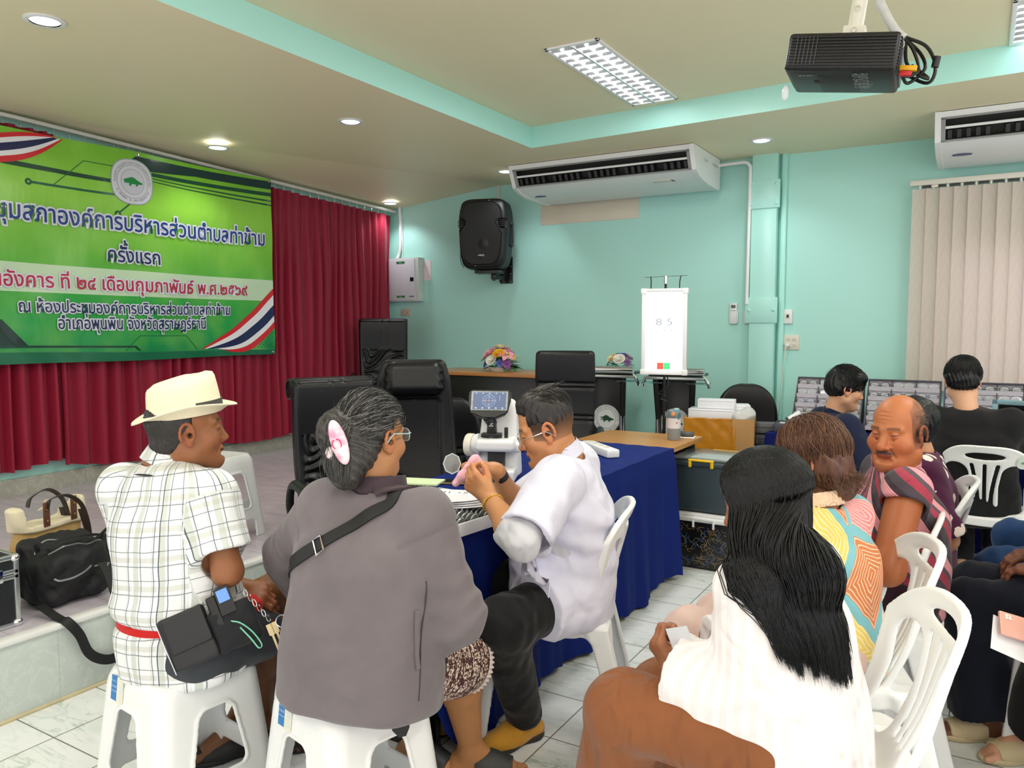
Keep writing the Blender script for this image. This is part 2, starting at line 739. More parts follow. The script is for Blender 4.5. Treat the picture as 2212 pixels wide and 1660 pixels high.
# ------------------------------------------------------------------ setting
WALLY=6.65
LEFTX=-5.55
SOF=2.83
def m_floor(t):
 co=t.coord('Object')
 x,y,_=t.sep(co)
 g=None
 for ax,off in((x,1.247),(y,2.636)):
  f=t.math('FRACT',t.math('DIVIDE',t.math('ADD',ax,30.0+(off if ax is x else-off)),0.3))
  d=t.math('ABSOLUTE',t.math('SUBTRACT',f,0.5))
  e=t.math('GREATER_THAN',d,0.4915)
  g=e if g is None else t.math('MAXIMUM',g,e)
 cx=t.math('FLOOR',t.math('DIVIDE',t.math('ADD',x,31.247),0.3))
 cy=t.math('FLOOR',t.math('DIVIDE',t.math('ADD',y,30-2.636),0.3))
 cmb=t.new('ShaderNodeCombineXYZ')
 t.link(x,cmb.inputs[0])
 t.link(y,cmb.inputs[1])
 t.link(t.math('MULTIPLY',t.math('SINE',t.math('ADD',t.math('MULTIPLY',cx,12.9),t.math('MULTIPLY',cy,78.2))),9.0),cmb.inputs[2])
 mp=t.new('ShaderNodeMapping')
 mp.inputs['Rotation'].default_value=(0,0,0.7)
 mp.inputs['Scale'].default_value=(1.0,3.0,1.0)
 t.link(cmb.outputs[0],mp.inputs[0])
 n1=t.noise(mp.outputs[0],3.4,5,0.6,1.2)
 vein=t.math('SUBTRACT',1.0,t.math('MULTIPLY',t.math('ABSOLUTE',t.math('SUBTRACT',n1,0.5)),26),clamp=True)
 n2=t.noise(mp.outputs[0],2.0,4,0.6,0.5)
 cloud=t.math('MULTIPLY',t.math('SUBTRACT',n2,0.48),4.0,clamp=True)
 vein=t.math('MULTIPLY',vein,t.math('MULTIPLY_ADD',cloud,0.75,0.12))
 c=t.mix(t.math('MULTIPLY',cloud,0.45),lin((238,242,241)),lin((206,222,214)))
 c=t.mix(vein,c,lin((150,176,164)))
 c=t.mix(g,c,lin((120,118,108)))
 t.color(c)
 r=t.mix(g,(0.16,)*3,(0.7,)*3)
 t.link(r,t.bsdf.inputs['Roughness'])
M_FLOOR=mat('floor_tile',rough=0.2,var=0,fn=m_floor)
def m_stage(t):
 co=t.coord('Object')
 x,y,_=t.sep(co)
 g=None
 for ax,off in((x,0.1),(y,0.15)):
  f=t.math('FRACT',t.math('DIVIDE',t.math('ADD',ax,30.0+off),0.4))
  e=t.math('GREATER_THAN',t.math('ABSOLUTE',t.math('SUBTRACT',f,0.5)),0.495)
  g=e if g is None else t.math('MAXIMUM',g,e)
 st=t.coord('Object',(2,9,1))
 n=t.noise(st,2.2,6,0.65,0.6)
 c=t.mix(t.math('MULTIPLY_ADD',n,1.6,-0.4,clamp=True),lin((212,205,214)),lin((178,172,182)))
 c=t.mix(t.math('MULTIPLY',g,0.6),c,lin((150,146,148)))
 t.color(c)
M_STAGE=mat('stage_tile',rough=0.25,var=0,fn=m_stage)
def m_marble(base,dark,sc=2.4,line=None,axis=1,period=0.4):
 def fn(t):
  co=t.coord('Object')
  n=t.noise(co,sc,6,0.65,1.0)
  c=t.mix(t.math('MULTIPLY_ADD',n,2.2,-0.7,clamp=True),lin(base),lin(dark))
  n2=t.noise(co,sc*2.3,5,0.6,2.0)
  v=t.math('SUBTRACT',1.0,t.math('MULTIPLY',t.math('ABSOLUTE',t.math('SUBTRACT',n2,0.5)),30),clamp=True)
  c=t.mix(t.math('MULTIPLY',v,0.25),c,lin((235,240,236)))
  ax=t.sep(co)[axis]
  f=t.math('FRACT',t.math('DIVIDE',t.math('ADD',ax,30.0),period))
  g=t.math('GREATER_THAN',t.math('ABSOLUTE',t.math('SUBTRACT',f,0.5)),0.496)
  t.color(t.mix(t.math('MULTIPLY',g,0.5),c,lin(line or(160,165,160))))
 return fn
M_RISER=mat('riser_marble',rough=0.3,var=0,fn=m_marble((205,214,208),(182,194,187)))
M_BASE=mat('baseboard_marble',rough=0.35,var=0,fn=m_marble((186,184,170),(160,160,148),line=(120,122,116)))
M_WALL=mat('mint_paint',(180,235,225),rough=0.45,var=0.025,vscale=1.2,bump=0.05,bscale=90)
M_WALL2=mat('mint_gloss_paint',(182,238,228),rough=0.3,var=0.02,vscale=3)
M_CEIL=mat('cream_ceiling_paint',(242,230,194),rough=0.5,var=0.03,vscale=1.0)
M_WHITE=mat('white_plastic',(238,240,240),rough=0.32,var=0.015)
M_OFFW=mat('offwhite_plastic',(226,222,208),rough=0.4,var=0.02)
M_BLACK=mat('black_plastic',(16,17,18),rough=0.4,var=0.2,vscale=20)
M_DGREY=mat('dark_grey_plastic',(52,54,56),rough=0.45,var=0.1)
M_CHROME=mat('chrome',(225,225,228),rough=0.12,metal=1.0,var=0.02)
M_ALU=mat('aluminium',(205,208,210),rough=0.3,metal=0.9,var=0.03)
M_LAMP=mat('lamp_diffuser',(255,255,255),emit=7.0,emit_rgb=(250,253,255),var=0)
# floor, walls, ceiling
o=MB().add([(-3.0,-4,0),(4.6,-4,0),(4.6,WALLY,0),(-3.0,WALLY,0)],[(0,1,2,3)]).build('floor',M_FLOOR,smooth=0)
o['kind']='structure'
b=MB().add([(LEFTX,0.4,0),(LEFTX,WALLY,0),(LEFTX,WALLY,3.1),(LEFTX,0.4,3.1)],[(0,1,2,3)])
b.add([(LEFTX-0.1,0.4,0),(LEFTX-0.1,WALLY,0),(LEFTX-0.1,WALLY,3.1),(LEFTX-0.1,0.4,3.1)],[(3,2,1,0)])
o=b.build('wall_left',M_WALL,smooth=0)
o['kind']='structure'
# back wall with the opening of the window behind the blinds
WX0,WX1,WZ0,WZ1=-0.28,1.5,0.95,2.05
b=MB()
b.box(((LEFTX-0.1+WX0)/2,WALLY+0.05,1.55),(WX0-LEFTX+0.1,0.1,3.1))
b.box(((WX1+4.6)/2,WALLY+0.05,1.55),(4.6-WX1,0.1,3.1))
b.box(((WX0+WX1)/2,WALLY+0.05,WZ0/2),(WX1-WX0,0.1,WZ0))
b.box(((WX0+WX1)/2,WALLY+0.05,(WZ1+3.1)/2),(WX1-WX0,0.1,3.1-WZ1))
o=b.build('wall_back',M_WALL,smooth=0)
o['kind']='structure'
A,B_,C_=(-4.14,WALLY,SOF),(LEFTX,WALLY,2.69),(LEFTX,2.7,SOF)
vs=[A,B_,C_,(-3.06,2.7,SOF),(-3.06,5.388,SOF),(-3.06,WALLY,SOF),(4.6,WALLY,SOF),(4.6,4.885,SOF),(LEFTX,-4,SOF),(-3.06,-4,SOF)]
o=MB().add(vs,[(0,1,2),(0,2,3,4),(5,0,4),(6,5,4,7),(2,8,9,3)]).build('ceiling',M_CEIL,smooth=0)
o['kind']='structure'
vs=[(-3.06,-4,CEIL_Z),(-3.06,5.388,CEIL_Z),(4.6,4.885,CEIL_Z),(4.6,-4,CEIL_Z)]
MB().add(vs,[(0,1,2,3)]).build('ceiling_raised',M_CEIL,o,smooth=0)
vs=[(-3.06,-4,SOF),(-3.06,5.388,SOF),(4.6,4.885,SOF),(-3.06,-4,CEIL_Z),(-3.06,5.388,CEIL_Z),(4.6,4.885,CEIL_Z)]
o=MB().add(vs,[(0,1,4,3),(1,2,5,4)]).build('trim_1',M_WALL2,smooth=0)
o['kind']='structure'
# stage
b=MB().box(((LEFTX-3.0)/2,(WALLY-4)/2,0.145),(3.0+LEFTX*-1-6.0+0.45+0.0,WALLY+4,0.29))if False else MB()
b.add([(-3.0,-4,0),(-3.0,WALLY,0),(-3.0,WALLY,0.285),(-3.0,-4,0.285)],[(0,1,2,3)])
o=b.build('stage_riser',M_RISER,smooth=0)
o['kind']='structure'
o2=MB().add([(LEFTX,-4,0.305),(-3.0,-4,0.305),(-3.0,WALLY,0.305),(LEFTX,WALLY,0.305)],[(0,1,2,3)]).build('floor_stage',M_STAGE,smooth=0)
o2['kind']='structure'
M_NOSE=mat('white_nosing',(232,234,232),rough=0.35,var=0.03)
o=MB().box((-3.02,1.32,0.294),(0.06,10.64,0.024),0.008).build('trim_2',M_NOSE)
o['kind']='structure'
o=MB().box((-2.996,1.32,0.006),(0.012,10.64,0.012),0.003).build('trim_3',mat('yellowed_sealant',(214,200,160),rough=0.6,var=0.2,vscale=12))
o['kind']='structure'
o=MB().box((LEFTX+0.008,1.32,0.36),(0.016,10.64,0.12),0.004).build('baseboard_left',M_BASE)
o['kind']='structure'
# window behind the blinds
M_GLASS=mat('window_glass',(235,245,250),rough=0.02,trans=1.0,var=0,spec=0.3)
M_FRAME=mat('window_frame_paint',(235,238,238),rough=0.4,var=0.02)
b=MB()
for x in(WX0+0.025,(WX0+WX1)/2,WX1-0.025):
 b.box((x,WALLY+0.04,(WZ0+WZ1)/2),(0.05,0.05,WZ1-WZ0),0.004)
for z in(WZ0+0.025,WZ1-0.025):
 b.box(((WX0+WX1)/2,WALLY+0.04,z),(WX1-WX0,0.05,0.05),0.004)
w=b.build('window_1',M_FRAME)
w['kind']='structure'
MB().box(((WX0+WX1)/2,WALLY+0.05,(WZ0+WZ1)/2),(WX1-WX0,0.006,WZ1-WZ0)).build('pane',M_GLASS,w,smooth=0)
# vertical blinds
M_BLIND=mat('blind_fabric',(222,208,196),rough=0.8,var=0.05,vscale=30,bump=0.25,bscale=120)
def m_blind(t):
 co=t.coord('Object')
 x,y,z=t.sep(co)
 w_=t.math('SINE',t.math('ADD',t.math('MULTIPLY',z,55),t.math('MULTIPLY',t.math('PINGPONG',t.math('MULTIPLY',x,11.2),0.5),16)))
 t.color(t.mix(t.math('MULTIPLY_ADD',w_,0.06,0.1),lin((230,215,204)),lin((188,172,160))))
 tr=t.new('ShaderNodeBsdfTranslucent')
 tr.inputs[0].default_value=(*lin((240,222,212)),1)
 ms=t.new('ShaderNodeMixShader')
 ms.inputs[0].default_value=0.35
 out=t.n['Material Output']
 t.link(t.bsdf.outputs[0],ms.inputs[1])
 t.link(tr.outputs[0],ms.inputs[2])
 t.link(ms.outputs[0],out.inputs[0])
M_BLIND=mat('blind_slat_fabric',rough=0.8,var=0,fn=m_blind)
bl=thing('vertical_blinds','cream patterned vertical blinds hanging at the window on the mint wall','blinds',(-0.47,6.52,2.47))
MB().box((1.0,0,0.02),(2.04,0.045,0.038),0.004).build('head_rail',M_OFFW,bl)
hk=MB()
slat0=None
for i in range(22):
 x=0.045+i*0.089
 z1=-1.5
 me_o=MB()
 n=14
 vs,fs=[],[]
 for k in range(n+1):
  u=-0.049+0.098*k/n
  yy=0.006*math.cos(u/0.049*PI/2)
  for z in(-0.022,z1):
   vs.append((u,yy,z))
 for k in range(n):
  fs.append((2*k,2*k+2,2*k+3,2*k+1))
 if slat0 is None:
  slat0=me_o.add(vs,fs).build('slat',M_BLIND,bl)
  s=slat0
 else:
  s=slat0.copy()
  COL.objects.link(s)
 s.location=(x,0.004*(i%2),0)
 s.rotation_euler=(0,0,math.radians(9+(i*37%7)))
hk.box((0.14,0,-0.008),(0.045,0.02,0.02),0.004)
for i in range(22):
 hk.box((0.045+i*0.089,0,-0.006),(0.012,0.008,0.04),0.002)
hk.build('hanger',M_OFFW,bl)
hk=MB()
for i in range(21):
 hk.box((0.045+(i+0.5)*0.089,0.012,-0.008),(0.064,0.01,0.016),0.002)
hk.build('carrier',M_DGREY,bl)
# painted cable duct on the back wall with its cover plates
o=thing('wall_duct','mint painted cable duct running down the wall beside the remote control','cable duct',(-1.55,WALLY-0.05,0))
MB().box((0,0,1.416),(0.2,0.1,2.832),0.004).build('duct_body',M_WALL2,o)
MB().box((0.143,0.03,1.416),(0.04,0.04,2.832),0.004).build('side_trunking',M_WALL2,o)
for zc,hgt in((2.51,0.225),(1.575,0.208)):
 p=MB().box((-0.002,-0.056,zc),(0.256,0.012,hgt),0.003).build('cover_plate',M_WALL2,o)
 bb=MB()
 for sx in(-1,1):
  for sz in((-1,1)if zc>2 else(0,)):
   bb.lathe([(0.013,0),(0.013,0.006),(0.006,0.01),(0.0001,0.011)],12,Matrix.Translation((sx*0.1-0.002,-0.062,zc+sz*0.078))@Matrix.Rotation(PI/2,4,'X'))
 bb.build('bolt',M_WALL2,p)
# ------------------------------------------------------------------ curtain, rail and banner on the left wall
def m_curtain(t):
 co=t.coord('Object',(1,60,2))
 n=t.noise(co,6,3)
 t.color(t.mix(t.math('MULTIPLY',n,0.6),lin((158,14,52)),lin((112,6,32))))
 t.bsdf.inputs['Sheen Weight'].default_value=0.15
 t.bump(n,0.12,0.004)
M_CURT=mat('crimson_satin',rough=0.55,var=0,spec=0.35,fn=m_curtain)
def ceil_left(y):
 return SOF if y<2.7 else SOF-(y-2.7)/3.95*0.14
def curtain(name,label,y0,y1,xoff,zb,seed,top_sag=None):
 rng=random.Random(seed)
 edges=[y0]
 while edges[-1]<y1-0.05:
  edges.append(edges[-1]+rng.uniform(0.075,0.15))
 edges[-1]=y1
 ph=np.interp(np.linspace(y0,y1,int((y1-y0)/0.008)),edges,np.arange(len(edges)))
 ys=np.linspace(y0,y1,len(ph))
 amp=np.array([rng.uniform(0.5,1.0)for _ in edges]+[1])
 nz=40
 vs,fs=[],[]
 for iz in range(nz+1):
  t=iz/nz
  for y,p in zip(ys,ph):
   top=ceil_left(y)-0.075-(top_sag(y)if top_sag else 0)
   bot=zb(y)
   z=top+(bot-top)*t
   a=(amp[int(p)]*(1-p%1)+amp[min(int(p)+1,len(amp)-1)]*(p%1))
   w=math.sin(2*PI*p+0.6*math.sin(PI*p*0.5+t*1.2))
   sharp=math.copysign(abs(w)**(0.6+0.5*t),w)
   d=(0.018+0.03*min(1,t*3))*a*sharp+0.012*math.sin(7*t+y*9)
   pinch=0.012*math.sin(2*PI*p)*max(0,1-t*9)
   vs.append((xoff+d+pinch,y+0.006*math.sin(p*5+t*3)*t,z))
 n=len(ys)
 for i in range(nz):
  for k in range(n-1):
   fs.append((i*n+k,i*n+k+1,(i+1)*n+k+1,(i+1)*n+k))
 o=MB().add(vs,fs).build(name,M_CURT,smooth=80)
 return tag(o,label,'curtain')
curtain('curtain','crimson pleated stage curtain at the far left behind the green banner',2.0,3.02,-5.45,lambda y:0.5+0.02*math.sin(y*9),3)
curtain('curtain','crimson pleated stage curtain reaching from behind the banner to the room corner',3.0,6.56,-5.46,lambda y:0.445+0.02*math.sin(y*5)+0.07*max(0,3.5-y)**1.5,5,lambda y:0.09*max(0,math.sin(min(1,max(0,(y-3.15)/0.8))*PI))+(0.5*max(0,3.25-y)))
rail=thing('curtain_rail','long white curtain rail fixed under the sloping edge of the ceiling','curtain rail',(-5.43,2.0,0))
MB().tube([(0,y,ceil_left(y+2.0)-0.03)for y in np.linspace(0,4.6,30)],0.02,8,flat=(0.022,0.016)).build('track',mat('rail_paint',(225,225,215),rough=0.4),rail)
h0=None
for i in range(42):
 y=0.05+i*0.107
 if h0 is None:
  h0=MB().tube([(0,0,0),(0.006,0,-0.02),(0.004,0,-0.045)],0.004,6).build('hook',M_CHROME,rail)
  h=h0
 else:
  h=h0.copy()
  COL.objects.link(h)
 h.location=(0,y,ceil_left(y+2.0)-0.042)
BX=-5.36
BY0,BY1,BZ0,BZ1=2.285,4.835,1.195,2.722
def bsurf(y,z,off=0.0):
 """the hanging vinyl sheet: slack folds fanning from the eyelets"""
 s=(y-BY0)/(BY1-BY0)
 t=(BZ1-z)/(BZ1-BZ0)
 d=0.01*math.sin(11*s+3.5*t)*t+0.008*math.sin(23*(s-0.5)+9*t)*t*(1-t)*3
 d+=0.006*math.sin(40*s-22*t)*(0.3+t)*0.5
 d+=0.02*max(0,t-0.6)*math.sin(6*s)
 zz=z+0.012*(1-t)*-math.sin(PI*((s*2)%1))+0.004*math.sin(9*s)*t
 return(BX+d+off,y,zz)
def m_banner(t):
 co=t.coord('Object')
 x,y,z=t.sep(co)
 f=t.math('DIVIDE',t.math('SUBTRACT',z,BZ0),BZ1-BZ0)
 c=t.ramp(f,[(0.0,lin((8,132,78))),(0.14,lin((18,160,70))),(0.33,lin((48,172,60))),(0.52,lin((120,198,62))),(0.75,lin((150,214,64))),(1.0,lin((116,188,34)))])
 g=t.noise(t.coord('Object',(1,1.4,1.4)),2.2,2)
 c=t.mix(t.math('MULTIPLY_ADD',g,1.4,-0.55,clamp=True),c,lin((160,222,90)))
 t.color(t.mix(0.75,t.ramp(f,[(0.0,lin((6,120,72))),(0.14,lin((14,148,62))),(0.33,lin((40,165,55))),(0.52,lin((110,192,55))),(0.75,lin((142,210,58))),(1.0,lin((110,184,30)))]),c))
 t.bump(t.noise(t.coord('Object',(1,3,1.2),(0.6,0,0)),3.0,2),0.2,0.03)
 t.bsdf.inputs['Coat Weight'].default_value=0.25
 t.bsdf.inputs['Coat Roughness'].default_value=0.2
M_BAN=mat('green_vinyl_print',rough=0.32,var=0,fn=m_banner)
ban=thing('banner','large green vinyl meeting banner with Thai lettering hung before the red curtain','banner',(0,0,0))
ny,nz=90,60
vs,fs=[],[]
for i in range(nz+1):
 for k in range(ny+1):
  vs.append(bsurf(BY0+(BY1-BY0)*k/ny,BZ0+(BZ1-BZ0)*i/nz))
for i in range(nz):
 for k in range(ny):
  fs.append((i*(ny+1)+k,i*(ny+1)+k+1,(i+1)*(ny+1)+k+1,(i+1)*(ny+1)+k))
MB().add(vs,fs).build('vinyl_sheet',M_BAN,ban,smooth=80)
VINYL={}
def vin(rgb):
 if rgb not in VINYL:
  VINYL[rgb]=mat('vinyl_ink_%02x%02x%02x'%rgb,rgb,rough=0.35,var=0.03,coat=0.2)
 return VINYL[rgb]
def bpoly(poly,rgb,off,name='print_shape',sub=0.04):
 """flat printed shape following the sheet: triangulated then cut finely so that it bends with it"""
 bm=bmesh.new()
 f=bm.faces.new([bm.verts.new((0,y,z))for y,z in poly])
 bmesh.ops.triangulate(bm,faces=[f])
 for _ in range(7):
  es=[e for e in bm.edges if e.calc_length()>sub]
  if not es:
   break
  bmesh.ops.subdivide_edges(bm,edges=es,cuts=1)
  bmesh.ops.triangulate(bm,faces=bm.faces[:])
 for v in bm.verts:
  v.co=bsurf(v.co.y,v.co.z,off)
 bm.verts.index_update()
 mb=MB().add([v.co[:]for v in bm.verts],[[v.index for v in f.verts]for f in bm.faces])
 bm.free()
 return mb.build(name,vin(rgb),ban,smooth=80)
def bline(pts,w,rgb,off,name='print_line'):
 for(y0,z0),(y1,z1)in zip(pts[:-1],pts[1:]):
  L=math.hypot(y1-y0,z1-z0)
  ny_,nz_=-(z1-z0)/L*w/2,(y1-y0)/L*w/2
  bpoly([(y0+ny_,z0+nz_),(y1+ny_,z1+nz_),(y1-ny_,z1-nz_),(y0-ny_,z0-nz_)],rgb,off,name,0.08)
def ring(c,r,n=28):
 return[(c[0]+r*math.cos(2*PI*i/n),c[1]+r*math.sin(2*PI*i/n))for i in range(n)]
DG=(6,52,52)
bpoly([(3.49,2.634),(3.57,2.688),(4.834,2.7),(4.834,2.632),(3.66,2.63),(3.632,2.591),(3.564,2.628)],DG,0.0015)
bpoly([(3.692,2.591),(4.834,2.603),(4.834,2.572),(3.669,2.563)],(8,78,52),0.0015)
bpoly([(3.636,2.552),(4.834,2.539),(4.834,2.525),(3.636,2.546)],(8,78,52),0.0015)
bpoly([(3.66,2.531),(4.834,2.503),(4.834,2.49),(3.66,2.525)],(8,70,50),0.0015)
bpoly([(2.3,2.513),(2.701,2.516),(3.383,2.498),(3.372,2.472),(2.3,2.49)],(6,66,40),0.0015)
bline([(2.798,2.394),(3.43,2.391)],0.016,(16,96,62),0.0015)
bpoly(ring((2.798,2.394),0.022),(12,84,54),0.002)
bpoly(ring((2.798,2.394),0.009),(120,196,60),0.0025)
bline([(3.532,2.36),(3.409,2.255)],0.011,(16,90,60),0.0015)
bpoly(ring((3.409,2.255),0.024),(12,84,54),0.002)
bpoly(ring((3.409,2.255),0.01),(140,206,70),0.0025)
bline([(2.947,2.385),(3.174,2.594),(3.42,2.591)],0.006,(30,110,40),0.0015)
bpoly([(2.286,1.866),(4.834,1.844),(4.834,1.662),(2.286,1.673)],(206,232,196),0.0015,'date_band')
bpoly([(2.286,1.285),(2.6,1.49),(2.754,1.315),(2.286,1.31)],(4,48,40),0.0015)
bpoly([(2.286,1.322),(3.512,1.304),(3.554,1.267),(3.53,1.267),(3.5,1.291),(2.286,1.305)],(4,62,44),0.002)
bline([(3.426,1.265),(3.542,1.377),(3.952,1.372),(4.053,1.259)],0.006,(10,110,60),0.0015)
bpoly([(2.286,1.278),(4.834,1.234),(4.834,1.196),(2.286,1.196)],(8,104,70),0.0015,'hem_band')
def flag_curve(p0,p1,bulge,n=16):
 out=[]
 for i in range(n+1):
  t=i/n
  out.append((p0[0]+(p1[0]-p0[0])*t,p0[1]+(p1[1]-p0[1])*t+bulge*math.sin(PI*t)))
 return out
def ribbon(edges,cols,name):
 for(e0,e1),c in zip(zip(edges[:-1],edges[1:]),cols):
  for i in range(len(e0)-1):
   pass
  bpoly(e0+e1[::-1],c,0.003,name)
FC=[(214,22,40),(240,240,244),(20,26,84),(240,240,244),(214,22,40)]
tops=[1.775,1.715,1.628,1.535,1.485,1.43]
starts=[(4.09,1.262),(4.115,1.262),(4.135,1.261),(4.20,1.261),(4.225,1.26),(4.26,1.26)]
ribbon([flag_curve(s_,(4.834,z_),-0.05-0.012*i)for i,(s_,z_)in enumerate(zip(starts,tops))],FC,'flag_ribbon')
lefts=[2.675,2.645,2.612,2.562,2.53,2.49]
ends=[(3.03,2.716),(3.0,2.717),(2.97,2.713),(3.0,2.709),(3.02,2.709),(3.04,2.715)]
ribbon([flag_curve((2.645,z_),e_,0.022-0.012*i)for i,(z_,e_)in enumerate(zip(lefts,ends))],FC,'flag_ribbon')
ribbon([[(2.3,z_-0.1),(2.645,z_)]for z_ in lefts],FC,'flag_ribbon')
dots=MB()
for i in range(10):
 for k in range(8):
  y,z=4.8-i*0.036-(k%2)*0.018,1.262+k*0.021
  if z<1.25+(y-4.42)*0.42-0.015:
   dots.add([bsurf(a,b,0.002)for a,b in ring((y,z),0.0085-0.0005*i,10)],[tuple(range(10))])
dots.build('halftone_dots',vin((10,120,76)),ban,smooth=0)
# emblem: a soft square plate, ring of writing and a green crocodile
def squircle(c,r,n=40,e=0.72):
 out=[]
 for i in range(n):
  a=2*PI*i/n
  ca,sa=math.cos(a),math.sin(a)
  out.append((c[0]+r*math.copysign(abs(ca)**e,ca),c[1]+r*math.copysign(abs(sa)**e,sa)))
 return out
CROC=[(-0.85,0.12),(-0.35,0.2),(-0.1,0.34),(0.15,0.3),(0.5,0.12),(0.95,-0.02),(0.9,-0.12),(0.5,-0.14),(0.45,-0.3),(0.3,-0.3),(0.28,-0.16),(-0.1,-0.16),(-0.2,-0.32),(-0.36,-0.3),(-0.34,-0.12),(-0.8,-0.12),(-0.35,0.02)]
def arc_text(mb,s,c,r,a0,a1,h,put,flip=False):
 """short letters set round a circle (angles in degrees, clockwise from a0 to a1)"""
 n=len(s)
 for i,ch in enumerate(s):
  if ch==' ':
   continue
  a=math.radians(a0+(a1-a0)*(i+0.5)/n)
  vs_,fs_=text_geo(ch,h)
  if not vs_:
   continue
  xs=[v[0]for v in vs_]
  mx=(min(xs)+max(xs))/2
  up=a-PI/2 if not flip else a+PI/2
  cu,su=math.cos(up),math.sin(up)
  pts=[]
  for x,y,z in vs_:
   x-=mx
   y-=h*0.25
   pts.append(put(c[0]+r*math.cos(a)+x*cu-y*su,c[1]+r*math.sin(a)+x*su+y*cu))
  mb.add(pts,fs_)
EC=(3.53,2.497)
bpoly(squircle(EC,0.165,44,0.8),(150,168,160),0.003,'emblem_edge')
bpoly(squircle(EC,0.158,44,0.8),(222,222,234),0.004,'emblem_plate')
bpoly(ring(EC,0.121,40),(140,150,150),0.005,'emblem_ring')
bpoly(ring(EC,0.118,40),(222,222,234),0.006,'emblem_plate')
bpoly(ring(EC,0.092,40),(140,150,150),0.0065,'emblem_ring')
bpoly(ring(EC,0.089,40),(214,214,228),0.007,'emblem_plate')
bpoly([(EC[0]+x*0.082,EC[1]+y*0.1)for x,y in CROC],(20,140,66),0.0085,'emblem_crocodile',0.03)
mb=MB()
arc_text(mb,'องคการบรหารสวนตาบลทาขาม',EC,0.136,185,-5,0.026,lambda y,z:bsurf(y,z,0.0075))
arc_text(mb,'อ.พนพน จ.สราษฎรธาน',EC,0.136,205,335,0.026,lambda y,z:bsurf(y,z,0.0075),True)
mb.build('emblem_lettering',vin((120,130,130)),ban,smooth=0)
def banner_line(parts,width,height,yc,zc,ink,edge):
 for off,e,rgb,nm in((0.085,0.010,edge,'lettering_outline'),(0.012,0.0125,ink,'lettering')):
  mb=MB()
  for s_,dy,dz,w_,h_ in parts:
   text_into(mb,s_,None,w_,h_,offset=off,mapfn=lambda p:bsurf(yc+dy+p[0],zc+dz+p[1],e),ref=text_geo(s_,1.0)[0])
  mb.build(nm,vin(rgb),ban,smooth=0)
NAVY,WHT=(18,34,92),(228,230,242)
banner_line([('ประชุมสภาองค์การบริหารส่วนตำบลท่าข้าม',0,0,2.36,0.185)],0,0,3.56,2.19,(22,58,140),WHT)
banner_line([('ครังแรก',0,0,0.41,0.115),('ั',-0.086,0.052,0.052,0.022),('้',-0.07,0.082,0.03,0.035)],0,0,3.523,1.968,(20,36,96),WHT)
banner_line([('วันอังคาร ที่ ๒๔ เดือนกุมภาพันธ์ พ.ศ.๒๕๖๙',0,0,2.06,0.15)],0,0,3.51,1.745,(190,16,66),WHT)
banner_line([('ณ ห้องประชุมองค์การบริหารส่วนตำบลท่าข้าม',0,0,1.66,0.125)],0,0,3.533,1.572,(20,30,92),WHT)
banner_line([('อำเภอพุนพิน จังหวัดสุราษฎร์ธานี',0,0,1.18,0.125)],0,0,3.539,1.458,(20,30,92),WHT)
g0=None
for y,z in((2.3,2.705),(3.574,2.7),(4.81,2.705),(4.81,1.21),(2.3,1.21)):
 if g0 is None:
  g0=MB().lathe([(0.006,0),(0.014,0),(0.015,0.003),(0.006,0.004)],14,Matrix.Rotation(PI/2,4,'Y'),close=False).build('grommet',M_CHROME,ban)
  g=g0
 else:
  g=g0.copy()
  COL.objects.link(g)
 g.location=bsurf(y,z,0.004)
# ------------------------------------------------------------------ ceiling and wall fittings
M_LOUV=mat('louvre_aluminium',(228,232,234),rough=0.22,metal=0.6,var=0.03)
for i,(x,y)in enumerate(TROFFERS[:4]):
 if i in(0,1):
  x,y=[(-1.985,4.57),(0.235,4.86)][i]
 t=thing('ceiling_light',['long white louvred strip light in the raised ceiling above the air conditioner','louvred strip light cut by the top right corner of the view','louvred strip light in the raised ceiling behind the first one','louvred strip light in the raised ceiling behind the projector'][i],'ceiling light',(x,y,CEIL_Z),group='louvred ceiling lights')
 hw,hl=0.155,0.635 if i!=1 else 0.36
 b=MB()
 for sx in(-1,1):
  b.box((sx*hw,0,-0.006),(0.024,2*hl+0.024,0.012),0.003)
  b.box((0,sx*hl,-0.006),(2*hw+0.024,0.024,0.012),0.003)
 b.build('frame',M_WHITE,t)
 MB().box((0,0,-0.002),(2*hw,2*hl,0.003)).build('reflector',mat('lamp_glow',(255,255,255),emit=2.2,emit_rgb=(245,250,252),var=0),t)
 b=MB()
 n=int(hl*2/0.085)
 for k in range(n):
  yy=-hl+(k+0.5)*2*hl/n
  for cx in(-0.075,0.075):
   b.add([(cx-0.07,yy-0.02,-0.003),(cx+0.07,yy-0.02,-0.003),(cx+0.07,yy+0.02,-0.003),(cx-0.07,yy+0.02,-0.003),(cx-0.07,yy,-0.016),(cx+0.07,yy,-0.016)],[(0,4,5,1),(3,2,5,4),(0,3,4),(1,5,2)])
 b.box((0,0,-0.01),(0.016,2*hl,0.018),0.003)
 b.build('louvre',M_LOUV,t)
 tb=MB()
 for cx in(-0.075,0.075):
  tb.cyl((cx,-hl+0.03,-0.006),(cx,hl-0.03,-0.006),0.011,seg=10)
 tb.build('tube_lamp',M_LAMP,t)
M_DL=mat('downlight_glow',(255,255,255),emit=5.0,emit_rgb=(246,252,255),var=0)
DLP=[(-3.693,2.034,SOF,'glowing round downlight nearest the top left corner of the ceiling'),(-5.003,4.005,SOF-0.035,'round downlight above the right end of the green banner'),(-3.716,4.061,SOF,'round downlight midway between banner and raised ceiling edge'),(-5.3,6.372,SOF-0.115,'round downlight in the ceiling corner above the red curtain end'),(-3.707,6.065,SOF,'round downlight half hidden beside the left end of the air conditioner'),(-1.461,6.048,SOF,'round downlight above the mint cable duct')]
